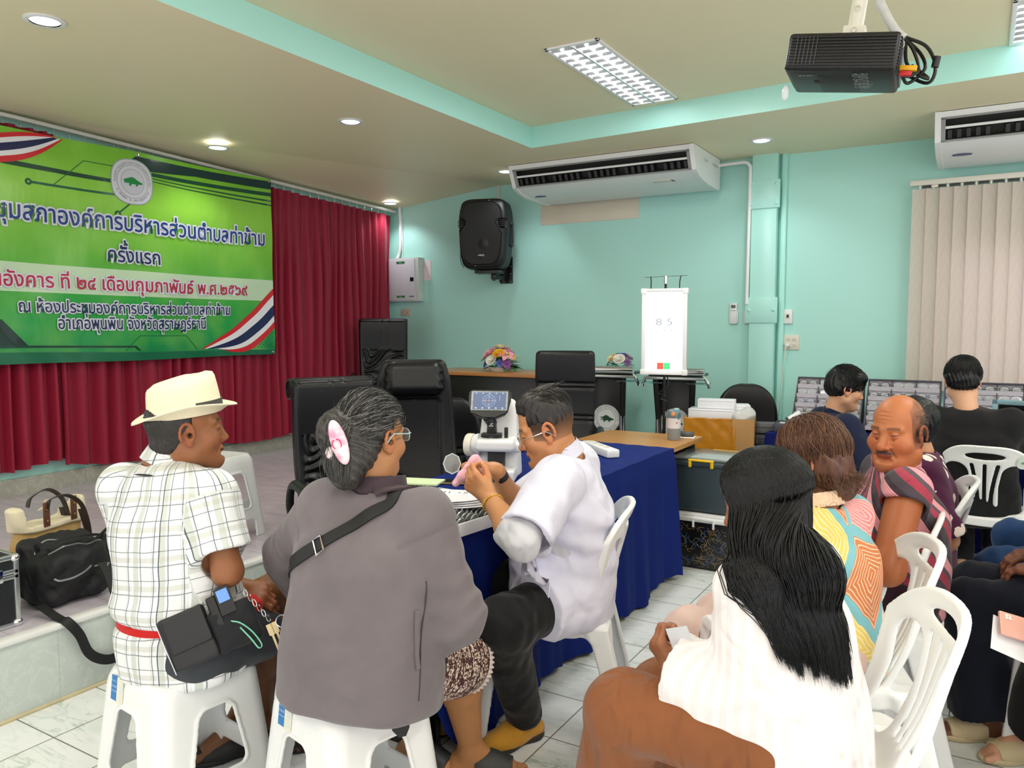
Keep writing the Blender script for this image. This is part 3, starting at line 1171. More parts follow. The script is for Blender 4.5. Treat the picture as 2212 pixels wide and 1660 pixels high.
for x,y,z,lb in DLP:
 t=thing('downlight',lb,'downlight',(x,y,z),group='round downlights')
 MB().lathe([(0.062,0),(0.086,0),(0.088,-0.004),(0.078,-0.009),(0.064,-0.008)],28,close=False).build('trim_ring',M_WHITE,t)
 MB().lathe([(0.0001,-0.004),(0.06,-0.004),(0.064,-0.001),(0.0001,-0.001)],24,close=False).build('diffuser',M_DL,t)
 lamp_spot((x,y,z-0.03),9)
def aircon(name,label,x0,x1,y_back,rz=0.0,closed=False):
 W_=x1-x0
 t=thing(name,label,'air conditioner',((x0+x1)/2,y_back,SOF-0.004))
 D,H=0.70,0.245
 prof=[(0.0,0.0),(0.0,-H)]+[(0.10,-H-0.004)]+[(D-0.42,-H+0.002),(D-0.26,-H+0.014),(D-0.15,-H+0.036),(D-0.075,-H+0.068),(D-0.005,-0.038),(D,0.0)]
 body=MB()
 vs,fs=[],[]
 n=len(prof)
 for sx in(-1,1):
  for d,z in prof:
   vs.append((sx*(W_/2-0.03),-d,z))
 for k in range(n-1):
  fs.append((k,k+1,n+k+1,n+k))
 body.add(vs,[f for k,f in enumerate(fs)if k not in(6,)])
 body.build('cabinet',M_WHITE,t,smooth=35)
 for sx in(-1,1):
  b=MB()
  pr=[(d*1.012,z*1.02)for d,z in prof]
  vs=[(sx*(W_/2-0.035),-d,z)for d,z in pr]+[(sx*W_/2,-d,z)for d,z in pr]
  fs=[tuple(range(n)),tuple(range(2*n-1,n-1,-1))]+[(k,(k+1)%n,n+(k+1)%n,n+k)for k in range(n)]
  b.add(vs,fs).build('end_panel',M_WHITE,t,smooth=30)
 p6,p7=Vector((0,-prof[6][0],prof[6][1])),Vector((0,-prof[7][0],prof[7][1]))
 u=(p7-p6)
 L=u.length
 nn=Vector((0,-u.z,u.y)).normalized()
 if nn.y>0:
  nn=-nn
 R_=Matrix((Vector((1,0,0)),u.normalized(),-nn)).transposed().to_4x4()
 R_.translation=(p6+p7)/2
 b=MB()
 iw=W_-0.07
 for yy,w_ in((-L/2+0.004,0.012),(L/2-0.004,0.012)):
  b.box((0,0,0),(iw,w_,0.02),0.002,Matrix.Identity(4))if False else b.add(*box_geo((0,yy,0.002),(iw,w_,0.016)),R_)
 for xx in(-iw/2+0.012,iw/2-0.012):
  b.add(*box_geo((xx,0,0.002),(0.028,L,0.016)),R_)
 b.build('outlet_frame',mat('grey_trim',(150,152,152),rough=0.4),t)
 b=MB()
 b.add(*box_geo((0,0,0.055),(iw,L,0.006)),R_)
 b.add(*box_geo((0,L/2,0.03),(iw,0.004,0.06)),R_)
 b.add(*box_geo((0,-L/2,0.03),(iw,0.004,0.06)),R_)
 b.build('outlet_shadow_box',M_BLACK,t,smooth=0)
 MB().add(*box_geo((0,0.012,0.002),(iw-0.05,0.016,0.006)),R_).build('louvre_blade',M_WHITE,t,smooth=0)
 v0=None
 nv=int(iw/0.055)
 for k in range(nv):
  if(k%6)==5:
   continue
  x=-iw/2+0.05+k*(iw-0.1)/(nv-1)
  if v0 is None:
   v0=MB().add(*box_geo((0,-L/4+0.002,0.02),(0.024,L*0.34,0.012)),R_).build('vane',M_DGREY,t,smooth=0)
   v=v0
  else:
   v=v0.copy()
   COL.objects.link(v)
  v.location=(x,0,0)
 return t,prof,W_
def box_geo(c,s):
 x,y,z=s[0]/2,s[1]/2,s[2]/2
 v=[(c[0]+i*x,c[1]+j*y,c[2]+k*z)for i in(-1,1)for j in(-1,1)for k in(-1,1)]
 return v,[(0,1,3,2),(4,6,7,5),(0,4,5,1),(2,3,7,6),(0,2,6,4),(1,5,7,3)]
M_NAVY=mat('navy_badge',(26,40,110),rough=0.3)
M_INKW=mat('white_ink',(240,240,244),rough=0.4)
M_INKG=mat('grey_ink',(150,152,156),rough=0.5)
M_INKD=mat('dark_ink',(50,52,56),rough=0.5)
def ac_badge(t,x,prof,i,f,size=0.05):
 a,b=Vector((x,-prof[i][0],prof[i][1])),Vector((x,-prof[i+1][0],prof[i+1][1]))
 u=(b-a).normalized()
 nn=Vector((0,-u.z,u.y))
 if nn.z>0:
  nn=-nn
 M=Matrix((Vector((1,0,0)),u,nn if Vector((1,0,0)).cross(u).dot(nn)>0 else-nn)).transposed().to_4x4()
 if Vector((1,0,0)).cross(u).dot(nn)<0:
  M=Matrix((Vector((1,0,0)),u,Vector((1,0,0)).cross(u))).transposed().to_4x4()
 M.translation=a+(b-a)*f+nn*0.003
 o=MB().lathe([(0.0001,0.002),(size,0.002),(size*1.02,-0.001)],28,M@Matrix.Diagonal((1,0.42,1,1)),close=False).build('badge',M_NAVY,t)
 mb=MB()
 text_into(mb,'Carrier',M@Matrix.Translation((0,0,0.004)),width=size*1.45)
 mb.build('badge_lettering',M_INKW,o,smooth=0)
 return M
ac1,pr,w_=aircon('air_conditioner','white ceiling air conditioner between the speaker and the cable duct',-3.56,-1.92,6.57)
ac_badge(ac1,-w_/2+0.16,pr,3,0.85,0.055)
b=MB()
b.box((w_/2-0.3,-0.5,-0.222),(0.2,0.045,0.004),0.001,(math.radians(-14),0,0))
b.build('display_panel',M_OFFW,ac1)
b=MB()
b.box((w_/2-0.235,-0.515,-0.22),(0.03,0.008,0.006),0.001,(math.radians(-14),0,0))
b.box((w_/2-0.228,-0.495,-0.2255),(0.022,0.01,0.006),0.001,(math.radians(-14),0,0))
b.build('indicator',M_NAVY,ac1)
mb=MB()
MX=Matrix.Translation((w_/2+0.002,-0.2,-0.09))@Matrix.Rotation(PI/2,4,'Z')@Matrix.Rotation(PI/2,4,'X')
text_into(mb,'C1-4-54',MX@Matrix.Translation((-0.2,0.02,0)),height=0.022)
text_into(mb,'416-58-0005',MX@Matrix.Translation((0.06,0.02,0)),height=0.022)
mb.build('inventory_lettering',M_INKG,ac1,smooth=0)
MB().tube([(w_/2-0.01,-0.03,-0.05),(w_/2+0.2,-0.03,-0.045),(w_/2+0.235,-0.03,-0.055),(w_/2+0.255,-0.03,-0.08),(w_/2+0.258,-0.03,-0.13),(w_/2+0.2495,-0.03,-1.2)],0.014,10).build('drain_pipe',M_WHITE,ac1)
ac2,pr,w_=aircon('air_conditioner','white ceiling air conditioner above the window blinds at the right',-0.31,1.3,6.54,closed=True)
ac_badge(ac2,-w_/2+0.155,pr,3,0.9,0.058)
o=MB().box((-3.17,WALLY-0.003,2.52),(1.0,0.006,0.22),0.001).build('wall_patch',mat('cream_patch',(224,216,196),rough=0.6,var=0.06,vscale=4))
tag(o,'cream painted patch on the mint wall under the air conditioner','wall patch',kind='structure')
# projector on its ceiling pole
def projector():
 t=thing('projector','black projector hanging from the raised ceiling on a white pole','projector',(-0.42,2.83,2.31))
 t.rotation_euler=(0,math.radians(8),math.radians(4))
 W_,D_,H_=0.33,0.29,0.115
 b=MB().box((0,0,0),(W_,D_,H_),0.014,seg=3)
 b.build('case',M_BLACK,t)
 rb=MB()
 for k in range(10):
  z=-0.044+k*0.0095
  rb.box((0,-D_/2-0.001,z),(W_-0.02,0.008,0.0042),0.0015)
  rb.box((W_/2+0.0005,-0.09,z),(0.006,0.09,0.0042),0.0015)
  rb.box((-W_/2-0.0005,0,z),(0.006,D_-0.05,0.0042),0.0015)
 rb.build('grille_rib',M_BLACK,t)
 rb=MB()
 for k in range(6):
  rb.box((-W_/2+0.03+k*0.012,-D_/2-0.003,-0.001),(0.003,0.006,0.088),0.001)
 rb.build('grille_bar',M_DGREY,t)
 b=MB().box((-W_/2+0.09,0.0,-H_/2-0.001),(0.02,0.028,0.004),0.001)
 b.box((-0.01,0.02,-H_/2),(0.12,0.19,0.003),0.001)
 b.build('hatch',mat('soft_black',(26,28,29),rough=0.5),t)
 mb=MB()
 R_=Matrix.Rotation(PI,4,'X')
 text_into(mb,'อบต.ท่าข้าม',Matrix.Translation((0.08,-0.03,-H_/2-0.004))@R_@Matrix.Rotation(-PI/2,4,'Z'),width=0.17)
 text_into(mb,'457-54-0015',Matrix.Translation((0.05,-0.03,-H_/2-0.004))@R_@Matrix.Rotation(-PI/2,4,'Z'),width=0.17)
 text_into(mb,'acer',Matrix.Translation((-0.1,-0.09,-H_/2-0.004))@R_,width=0.05)
 mb.build('case_lettering',M_INKG,t,smooth=0)
 MB().box((W_/2+0.002,0.05,0.0),(0.008,0.15,0.085),0.003).build('socket_panel',mat('socket_grey',(70,76,80),rough=0.4),t)
 b=MB().box((W_/2+0.03,-0.05,-0.03),(0.05,0.03,0.016),0.003)
 b.build('video_plug',mat('yellow_plug',(230,170,20),rough=0.4),t)
 MB().box((W_/2+0.025,-0.07,-0.05),(0.035,0.018,0.014),0.003).build('audio_plug',mat('red_plug',(190,24,30),rough=0.4),t)
 cb=MB()
 for k,pts in enumerate([[(0.17,-0.02,0.075),(0.235,-0.02,0.045),(0.27,-0.03,-0.02),(0.255,-0.02,-0.065),(0.175,0.03,-0.02)],[(0.17,-0.02,0.07),(0.2,-0.03,0.03),(0.225,-0.04,-0.03),(0.2,-0.05,-0.052),(0.185,-0.06,-0.05)],[(0.17,0.0,0.075),(0.185,-0.01,0.0),(0.225,-0.02,-0.04),(0.255,-0.02,-0.05),(0.2,0.02,0.0)],[(0.165,0.0,0.08),(0.22,0.0,0.03),(0.24,-0.01,-0.02),(0.2,0.0,-0.06),(0.18,-0.05,-0.05)]]):
  cb.tube(spline(pts,6),0.0055,7)
 cb.cyl((0.27,-0.03,0.012),(0.268,-0.03,-0.02),0.011)
 cb.build('cable',M_BLACK,t)
 MB().cyl((-W_/2+0.075,D_/2-0.01,0.0),(-W_/2+0.075,D_/2+0.02,0.0),0.035,seg=20).build('lens',M_DGREY,t)
 MB().ell((-W_/2+0.005,-D_/2+0.07,-H_/2-0.055),(0.012,0.01,0.026)).build('hanging_tag',mat('clear_plastic',(220,225,228),rough=0.25,alpha=0.7,var=0),t)
 top=CEIL_Z-2.31
 b=MB().cyl((0.01,0.03,H_/2+0.06),(0.01,0.03,top),0.024,seg=20)
 b.lathe([(0.05,0),(0.05,-0.012),(0.026,-0.02)],24,Matrix.Translation((0.01,0.03,top)))
 b.build('pole',M_OFFW,t)
 b=MB().box((0.01,0.03,H_/2+0.006),(0.09,0.09,0.006),0.001)
 for sx in(-1,1):
  b.box((0.01+sx*0.032,0.03,H_/2+0.035),(0.004,0.06,0.06),0.001)
 b.box((0.01,0.0,H_/2+0.05),(0.066,0.004,0.03),0.001)
 b.build('mount_bracket',M_OFFW,t)
 b=MB()
 b.lathe([(0.008,0),(0.008,0.004),(0.0001,0.005)],10,Matrix.Translation((0.01,0.004,H_/2+0.12))@Matrix.Rotation(PI/2,4,'X'))
 b.lathe([(0.008,0),(0.008,0.004),(0.0001,0.005)],10,Matrix.Translation((0.01,-0.004,H_/2+0.05))@Matrix.Rotation(PI/2,4,'X'))
 b.build('bolt',M_CHROME,t)
 pts=spline([(0.05,0.03,top),(0.05,0.02,0.3),(0.062,0.01,0.22),(0.1,0.0,0.15),(0.135,-0.01,0.1),(0.165,-0.01,0.075)],8)
 MB().tube(pts,[0.0135+0.0012*(i%2)for i in range(len(pts))],10).build('cable_wrap',mat('spiral_wrap',(196,198,196),rough=0.45,var=0.15,vscale=40),t)
projector()
# loudspeaker on a wall bracket
def loudspeaker():
 t=thing('loudspeaker','black loudspeaker on a swivel bracket high on the mint wall','speaker',(-4.09,6.33,2.31),math.radians(17))
 W_,H_,D_=0.475,0.66,0.33
 g=Grid((-0.3,-0.25,-0.4),(0.3,0.25,0.4),0.006)
 pts=V3(0,0,-H_/2),V3(0,0,-0.1),V3(0,0,0.1),V3(0,0,H_/2)
 g.add(loft([(0,0,-H_/2),(0,0,-0.2),(0,0,0.05),(0,0,0.2),(0,0,H_/2)],[0.185,0.225,0.24,0.235,0.205],[[0.13,0.135],[0.15,0.16],[0.16,0.17],[0.155,0.165],[0.13,0.135]],(1,0,0),6.0,0.05))
 for sx in(-1,1):
  g.sub(rbox((sx*0.235,-0.16,0.09),(0.07,0.05,0.04),frame((0,0,1),(1,0.2*sx,0)),0.015),0.01)
 V,F=g.mesh()
 np_mesh('cabinet',V,F,mat('speaker_plastic',(20,21,23),rough=0.5,var=0.1,bump=0.15,bscale=200),t)
 out=[]
 for i in range(80):
  a=2*PI*i/80
  ca,sa=math.cos(a),math.sin(a)
  x=0.192*math.copysign(abs(ca)**0.45,ca)
  z=0.285*math.copysign(abs(sa)**0.45,sa)
  if abs(z-0.085)<0.062:
   x*=1-0.3*min(1,(0.062-abs(z-0.085))/0.028)
  x*=1-0.1*max(0,-z)/0.28
  out.append((x,z))
 MB().prism(out,0,0.014,Matrix.Translation((0,-0.164,0))@Matrix.Rotation(PI/2,4,'X')).build('grille',mat('speaker_mesh',(9,9,10),rough=0.55,var=0.3,vscale=160,bump=0.4,bscale=400),t,smooth=50)
 MB().tube([(x*1.06,-0.166,z*1.04)for x,z in out],0.007,8,closed=True).build('grille_rim',M_BLACK,t)
 b=MB()
 for sx in(-1,1):
  for k in range(4):
   b.box((sx*0.2,-0.158,0.065+k*0.018),(0.06,0.03,0.008),0.003)
 b.build('side_rib',M_BLACK,t)
 MB().lathe([(0.0001,0.022),(0.05,0.012),(0.075,0.0)],28,Matrix.Translation((0.02,-0.166,-0.1))@Matrix.Rotation(PI/2,4,'X'),close=False).build('driver_dome',mat('cone_black',(13,13,14),rough=0.5),t)
 mb=MB()
 text_into(mb,'ABQ',Matrix.Translation((0.0,-0.1815,-0.205))@Matrix.Rotation(PI/2,4,'X'),width=0.06,height=0.017)
 mb.build('badge_lettering',M_INKW,t,smooth=0)
 b=MB()
 for x,z in((-0.06,-0.3),(0.075,0.3)):
  b.ell((x,-0.168,z),(0.006,0.004,0.006))
 b.build('screw',M_CHROME,t)
 b=MB()
 for z in(0.1,-0.1):
  b.box((0.245,0.02,z),(0.03,0.05,0.03),0.006)
 b.box((0.255,0.02,0),(0.014,0.03,0.2),0.005)
 b.build('side_handle',M_BLACK,t)
 b=MB().box((0.03,0,-0.35),(0.25,0.16,0.03),0.004)
 b.box((0.06,0.06,-0.385),(0.05,0.05,0.06),0.005)
 b.tube([(0.06,0.06,-0.392),(0.1,0.14,-0.392),(0.115,0.22,-0.392)],0.024,8)
 b.cyl((0.06,0.06,-0.43),(0.06,0.06,-0.41),0.016)
 b.build('swivel_arm',M_BLACK,t)
 Minv=Matrix.Rotation(-math.radians(17),4,'Z')
 q=Minv@Vector((-4.05+4.09,6.64-6.33,0))
 b=MB().box((q.x,q.y-0.005,-0.315),(0.135,0.02,0.26),0.004,(0,0,-math.radians(17)))
 q2=Minv@Vector((-4.06+4.09,6.60-6.33,0))
 b.box((q2.x,q2.y,-0.36),(0.05,0.09,0.16),0.006,(0,0,-math.radians(17)))
 b.build('wall_plate',M_BLACK,t)
 b=MB()
 for sx in(-1,1):
  for z in(-0.2,-0.28,-0.35,-0.43):
   q3=Minv@Vector((-4.05+sx*0.055+4.09,6.622-6.33,0))
   b.ell((q3.x,q3.y,z),(0.006,0.006,0.006),seg=8,rings=5)
 b.build('bolt',M_CHROME,t)
 MB().tube(spline([(-0.235,0.02,-0.02),(-0.262,0.02,-0.1),(-0.262,0.02,-0.24),(-0.24,0.05,-0.3)],6),0.004,6).build('cable',mat('blue_cable',(60,110,150),rough=0.4),t)
loudspeaker()
# distribution box with conduit, note, outlet
t=thing('distribution_box','white electrical distribution box on the wall beside the red curtain','electrical box',(-5.28,WALLY,1.935))
MB().box((0,-0.05,0),(0.4,0.1,0.46),0.006).build('case',mat('box_enamel',(208,220,214),rough=0.4),t)
MB().box((-0.02,-0.104,0),(0.345,0.012,0.43),0.004).build('door',mat('box_door_enamel',(226,228,238),rough=0.35),t)
MB().box((0.12,-0.111,0.0),(0.046,0.006,0.042),0.001).build('lock',M_BLACK,t)
M_GRN=mat('green_label',(20,130,70),rough=0.5)
for z in(0.18,-0.18):
 p=MB().box((-0.03,-0.111,z),(0.11,0.002,0.022)).build('label',M_GRN,t,smooth=0)
 mb=MB()
 text_into(mb,'Haco',Matrix.Translation((-0.03,-0.1135,z))@Matrix.Rotation(PI/2,4,'X'),height=0.012)
 mb.build('label_lettering',M_INKW,p,smooth=0)
b=MB()
for k in range(3):
 b.box((0.095+k*0.022,-0.111,-0.18),(0.012,0.002,0.014))
b.build('symbol',M_INKD,t,smooth=0)
b=MB()
for z in(0.17,-0.17):
 for r in(0.028,0.016):
  b.tube([(0.2015,-0.05+r*math.cos(a),z+r*math.sin(a))for a in np.linspace(0,2*PI,20,endpoint=False)],0.002,6,closed=True)
b.build('knockout',M_WHITE,t)
MB().tube(spline([(-0.13,-0.05,0.225),(-0.115,-0.03,0.28),(-0.1,-0.024,0.38),(-0.095,-0.024,0.62),(-0.1,-0.024,0.7),(-0.105,-0.024,0.79)],6),0.017,10).build('conduit',M_WHITE,t)
MB().tube(spline([(-0.085,-0.01,0.225),(-0.08,-0.01,0.4),(-0.085,-0.01,0.7)],6),0.006,6).build('loose_cable',M_WHITE,t)
o=MB().box((-5.035,WALLY-0.002,2.03),(0.09,0.003,0.21)).build('paper_notice',mat('notice_paper',(238,226,232),rough=0.7),smooth=0)
tag(o,'small white paper notice on the wall beside the distribution box','notice')
def outlet_plate(name,label,x,z,w_,h_,gangs,m):
 t=thing(name,label,'outlet',(x,WALLY,z))
 MB().box((0,-0.006,0),(w_,0.012,h_),0.003).build('plate',m,t)
 for gx,gz in gangs:
  p=MB().box((gx,-0.0135,gz),(0.034,0.004,0.03),0.001).build('socket',m,t)
  b=MB()
  for hx,hz in((-0.006,0.007),(-0.006,-0.007),(0.008,0)):
   b.box((gx-hx,-0.0158,gz+hz),(0.004,0.001,0.005))
  b.build('pin_hole',M_INKD,p,smooth=0)
 return t
outlet_plate('wall_outlet','beige wall outlet below the distribution box',-5.33,1.59,0.13,0.075,[(-0.022,0),(0.022,0)],mat('beige_plastic',(206,192,176),rough=0.4))
t=outlet_plate('wall_outlet','white four socket outlet beside the cable duct with a plug in it',-1.327,1.312,0.124,0.12,[(-0.024,0.026),(0.024,0.026),(-0.024,-0.022),(0.024,-0.022)],M_OFFW)
p=tag(MB().box((-1.352,WALLY-0.035,1.29),(0.034,0.04,0.03),0.01).build('plug',M_WHITE),'white plug with a long hanging cable in the four socket outlet','plug')
MB().tube(spline([(-1.352,WALLY-0.05,1.285),(-1.365,WALLY-0.06,1.24),(-1.38,WALLY-0.05,1.1),(-1.385,WALLY-0.05,0.95),(-1.41,WALLY-0.07,0.75),(-1.43,WALLY-0.1,0.45)],8),0.004,7).build('power_cable',M_OFFW,p)
for nm,lb,x in(('wall_switch','white wall switch half hidden by the left edge of the cover plate',-1.68),('wall_switch','white wall switch beside the right edge of the cable duct',-1.357)):
 t=thing(nm,lb,'switch',(x,WALLY,1.522))
 MB().box((0,-0.012,0),(0.07,0.024,0.118),0.008).build('plate',M_WHITE,t)
 q=MB().box((0,-0.025,0.004),(0.034,0.004,0.04),0.001).build('bezel',M_OFFW,t)
 MB().box((0.0,-0.029,0.004),(0.016,0.006,0.024),0.002).build('rocker',M_BLACK,t)
t=thing('remote_control','white air conditioner remote control hanging on the mint wall','remote control',(-1.802,WALLY,1.55))
MB().box((0,-0.012,0),(0.064,0.024,0.178),0.01).build('body',M_WHITE,t)
MB().box((0,-0.025,0.06),(0.038,0.003,0.026),0.001).build('screen',mat('lcd_grey',(92,104,106),rough=0.3),t)
b=MB()
for kx in(-0.014,0.0,0.014):
 b.box((kx,-0.025,0.026),(0.01,0.003,0.006),0.001)
b.build('button',M_INKG,t)
MB().box((0.002,-0.008,-0.03),(0.076,0.014,0.1),0.004).build('holder',M_WHITE,t)
o=MB().box((-4.14,WALLY-0.01,2.45),(0.028,0.02,0.76),0.002).build('wall_trunking',M_OFFW)
tag(o,'cream cable trunking running from the ceiling behind the loudspeaker','trunking',kind='structure')
# ------------------------------------------------------------------ white plastic stools and chairs
M_PLAS=mat('moulded_white_plastic',(236,238,238),rough=0.28,var=0.02,vscale=9,sss=0.0,bump=0.03,bscale=90)
def split_build(V,F,rule,names,m,parent):
 """one moulding cut into its named regions; rule(face centres) gives an index into names"""
 c=V[F].mean(1)
 r=rule(c)
 out=[]
 for i,nm in enumerate(names):
  f=F[r==i]
  if len(f)==0:
   continue
  u,inv=np.unique(f,return_inverse=True)
  out.append(np_mesh(nm,V[u],inv.reshape(f.shape),m,parent))
 return out
def stool_proto(label):
 t=thing('plastic_stool',label,'stool')
 g=Grid((-0.225,-0.225,-0.01),(0.225,0.225,0.475),0.004)
 X,Y,Z=g.ax[0][:,None,None],g.ax[1][None,:,None],g.ax[2][None,None,:]
 w=0.205-0.045*np.clip(Z/0.45,0,1)-0.012*np.clip((Z-0.40)/0.05,0,1)**2
 r=0.05
 qx,qy=np.abs(X)-(w-r),np.abs(Y)-(w-r)
 d=np.sqrt(np.maximum(qx,0)**2+np.maximum(qy,0)**2)+np.minimum(np.maximum(qx,qy),0)-r
 outer=np.maximum(d,np.maximum(Z-0.45,-Z))
 inner=np.maximum(d+0.010,Z-0.436)
 s=np.maximum(outer,-inner)
 for A,B in((X,Y),(Y,X)):
  hw=0.094-0.04*np.clip((Z-0.16)/0.2,0,1)
  o1x,o1z=np.abs(A)-(hw-0.03),np.abs(Z-0.262)-(0.1-0.03)
  o1=np.sqrt(np.maximum(o1x,0)**2+np.maximum(o1z,0)**2)+np.minimum(np.maximum(o1x,o1z),0)-0.03
  o2x,o2z=np.abs(A)-0.085,np.abs(Z)-0.075
  o2=np.sqrt(np.maximum(o2x,0)**2+np.maximum(o2z,0)**2)+np.minimum(np.maximum(o2x,o2z),0)-0.025
  s=np.maximum(s,-np.maximum(np.minimum(o1,o2),np.abs(A)-0.12))
  s=np.minimum(s,np.maximum(np.maximum(np.abs(np.minimum(o1,1))-0.006,np.abs(d)-0.005),0.05-Z))
 s=s+0.0018*np.clip(np.sin(X*400),0,1)*(Z>0.44)*(np.abs(X)<0.1)*(np.abs(Y)<0.1)
 g.d=s.astype(F32)
 V,F=g.even().mesh()
 V=relax(V,F,2,0.5)
 def rule(c):
  q=np.where(c[:,0]>0,1,2)+np.where(c[:,1]>0,0,2)
  return np.where(c[:,2]>0.375,0,q)
 split_build(V,F,rule,['seat','leg','leg','leg','leg'],M_PLAS,t)
 return t
stool=stool_proto('white plastic stool under the man in the straw hat')
stool.location,stool.rotation_euler=(-2.015,1.435,0),(0,0,math.radians(-6))
stool2=dup(stool,(-1.47,1.57,0),math.radians(-13),'white plastic stool under the woman in the grey jacket','white plastic stools')
stool['group']='white plastic stools'
dup(stool,(-3.52,2.72,0.305),math.radians(8),'white plastic stool standing alone up on the tiled stage','white plastic stools')
M_LBLUE=mat('blue_label',(30,120,190),rough=0.4)
M_LPAP=mat('label_paper',(226,224,206),rough=0.6)
for st in(stool,stool2):
 b=MB()
 MY=Matrix.Translation((-0.062,-0.1665,0.405))@Matrix.Rotation(math.radians(84),4,'X')
 b.add(*box_geo((-0.016,0,0),(0.03,0.07,0.002)),MY)
 lo=b.build('price_label',M_LBLUE,st,smooth=0)
 MB().add(*box_geo((0.017,-0.002,0),(0.034,0.074,0.0018)),MY).build('paper_label',M_LPAP,st,smooth=0)
 mb=MB()
 for s_,yy,h_ in(('PLASTIC',0.02,0.005),('CHAIR',0.005,0.007),('STANDARD',-0.008,0.0045)):
  text_into(mb,s_,MY@Matrix.Translation((-0.016,yy,0.0016)),height=h_)
 for k in range(5):
  mb.add(*box_geo((0.017,-0.028+k*0.009,0.0012),(0.02-(k%3)*0.004,0.002,0.0008)),MY)
 mb.add(*box_geo((0.027,0.01,0.0012),(0.006,0.03,0.0008)),MY)
 mb.build('label_lettering',M_INKW if False else mat('label_ink',(205,225,238),rough=0.5),lo,smooth=0)
def chair_proto(label):
 t=thing('plastic_chair',label,'chair')
 g=Grid((-0.27,-0.36,-0.01),(0.27,0.28,0.86),0.004)
 X,Y,Z=g.ax[0][:,None,None],g.ax[1][None,:,None],g.ax[2][None,None,:]
 ax=np.abs(X)
 def rr(u,v,hu,hv,r):
  a,b=np.abs(u)-(hu-r),np.abs(v)-(hv-r)
  return np.sqrt(np.maximum(a,0)**2+np.maximum(b,0)**2)+np.minimum(np.maximum(a,b),0)-r
 def smax(a,b,k):
  q=np.maximum(k-np.abs(a-b),0)/k
  return np.maximum(a,b)+q*q*k*0.25
 yc=-0.175-(Z-0.44)*0.27+0.04*np.clip((0.62-Z)/0.2,0,1)**2+1.25*X*X
 hw=np.interp(Z.ravel(),[0.40,0.5,0.65,0.75,0.84],[0.205,0.212,0.222,0.226,0.222]).astype(F32)[None,None,:]
 zt=0.825-0.09*(ax/0.22)**4
 out=np.maximum(np.maximum(ax-hw,Z-zt),0.40-Z)
 side=rr(ax-0.118,Z-0.585,0.058-0.0*Z,0.135,0.05)
 skew=ax-0.118-0.02*np.clip((Z-0.6)/0.12,0,1)
 side=rr(skew,Z-0.585,0.055,0.138,0.05)
 hand=(np.sqrt((X/0.085)**2+((Z-0.768)/0.017)**2)-1)*0.017
 slot=rr(X,Z-0.6,0.007,0.125,0.006)
 slot=np.minimum(slot,rr(ax-0.03-0.03*np.clip((Z-0.52)/0.2,0,1)**1.5,Z-0.6,0.0075,0.125,0.006))
 hole=np.minimum(np.minimum(side,hand),slot)
 plan=np.maximum(out,-hole)
 th=0.007+0.007*np.exp(-np.abs(out)/0.012)+0.003*np.exp(-np.abs(side)/0.008)
 plan=smax(out,-hole,0.006)
 back=smax(plan,np.abs(Y-yc)*0.93/np.sqrt(1+(2.5*X)**2)-th,0.012)
 hs=0.205+0.02*(Y+0.2)/0.4
 sd=np.maximum(rr(X,Y-0.015,0.218,0.215,0.07),ax-hs)
 zs=0.432+0.012*(ax/0.2)**2-0.012*np.clip((Y-0.12)/0.1,0,1)**2-0.006
 seat=smax(sd,np.abs(Z-zs)-0.006,0.01)
 skirt=smax(np.abs(sd)-0.006,np.abs(Z-(zs-0.02))-0.024,0.01)
 s=np.minimum(seat,skirt)
 for k in range(5):
  pass
 k_=0.02
 def smin(a,b,k):
  q=np.maximum(k-np.abs(a-b),0)/k
  return np.minimum(a,b)-q*q*k*0.25
 s=smin(s,back,0.025)
 for(x0,y0,x1,y1,wx,wy)in((0.188,0.185,0.232,0.235,0.03,0.028),(0.188,-0.165,0.225,-0.275,0.034,0.036)):
  q=np.clip((0.43-Z)/0.43,0,1)
  cx,cy=x0+(x1-x0)*q,y0+(y1-y0)*q
  w_=1-0.28*q
  leg=rr(ax-cx,Y-cy,1.0,1.0,0.01)
  a,b=np.abs(ax-cx)-wx*w_,np.abs(Y-cy)-wy*w_
  leg=np.maximum(smax(a,b,0.014),np.maximum(Z-0.43,-Z))
  inn=np.maximum(np.maximum(np.abs(ax-cx+0.012)-wx*w_*1.0,np.abs(Y-cy+0.012*np.sign(y0))-wy*w_*1.0),Z-0.41)
  leg=np.maximum(leg,-inn)
  s=smin(s,leg,0.03)
 g.d=np.asarray(s,F32)
 V,F=g.even().mesh()
 for _ in range(4):
  V=relax(relax(V,F,1,0.6),F,1,-0.45)
 V=relax(V,F,1,0.4)
 def rule(c):
  q=np.where(c[:,0]>0,2,3)+np.where(c[:,1]>0,0,2)
  bk=(c[:,2]>0.452)&(c[:,1]<-0.05)
  return np.where(bk,1,np.where(c[:,2]>0.372,0,q))
 split_build(V,F,rule,['seat','backrest','leg','leg','leg','leg'],M_PLAS,t)
 return t
GC='white plastic chairs'
pc=chair_proto('white plastic chair under the man in the white coat')
pc['group']=GC
pc.location,pc.rotation_euler=(-1.30,2.47,0),(0,0,math.radians(112))
dup(pc,(-0.285,1.92,0),math.radians(108),'white plastic chair under the woman with long black hair',GC)
dup(pc,(-0.35,2.47,0),math.radians(108),'white plastic chair under the woman in the colourful print shirt',GC)
dup(pc,(-0.37,2.96,0),math.radians(106),'white plastic chair under the man in the red striped shirt',GC)
pc4=dup(pc,(0.06,4.98,0),math.radians(-4),'white plastic chair with a round green sticker behind the person in black',GC)
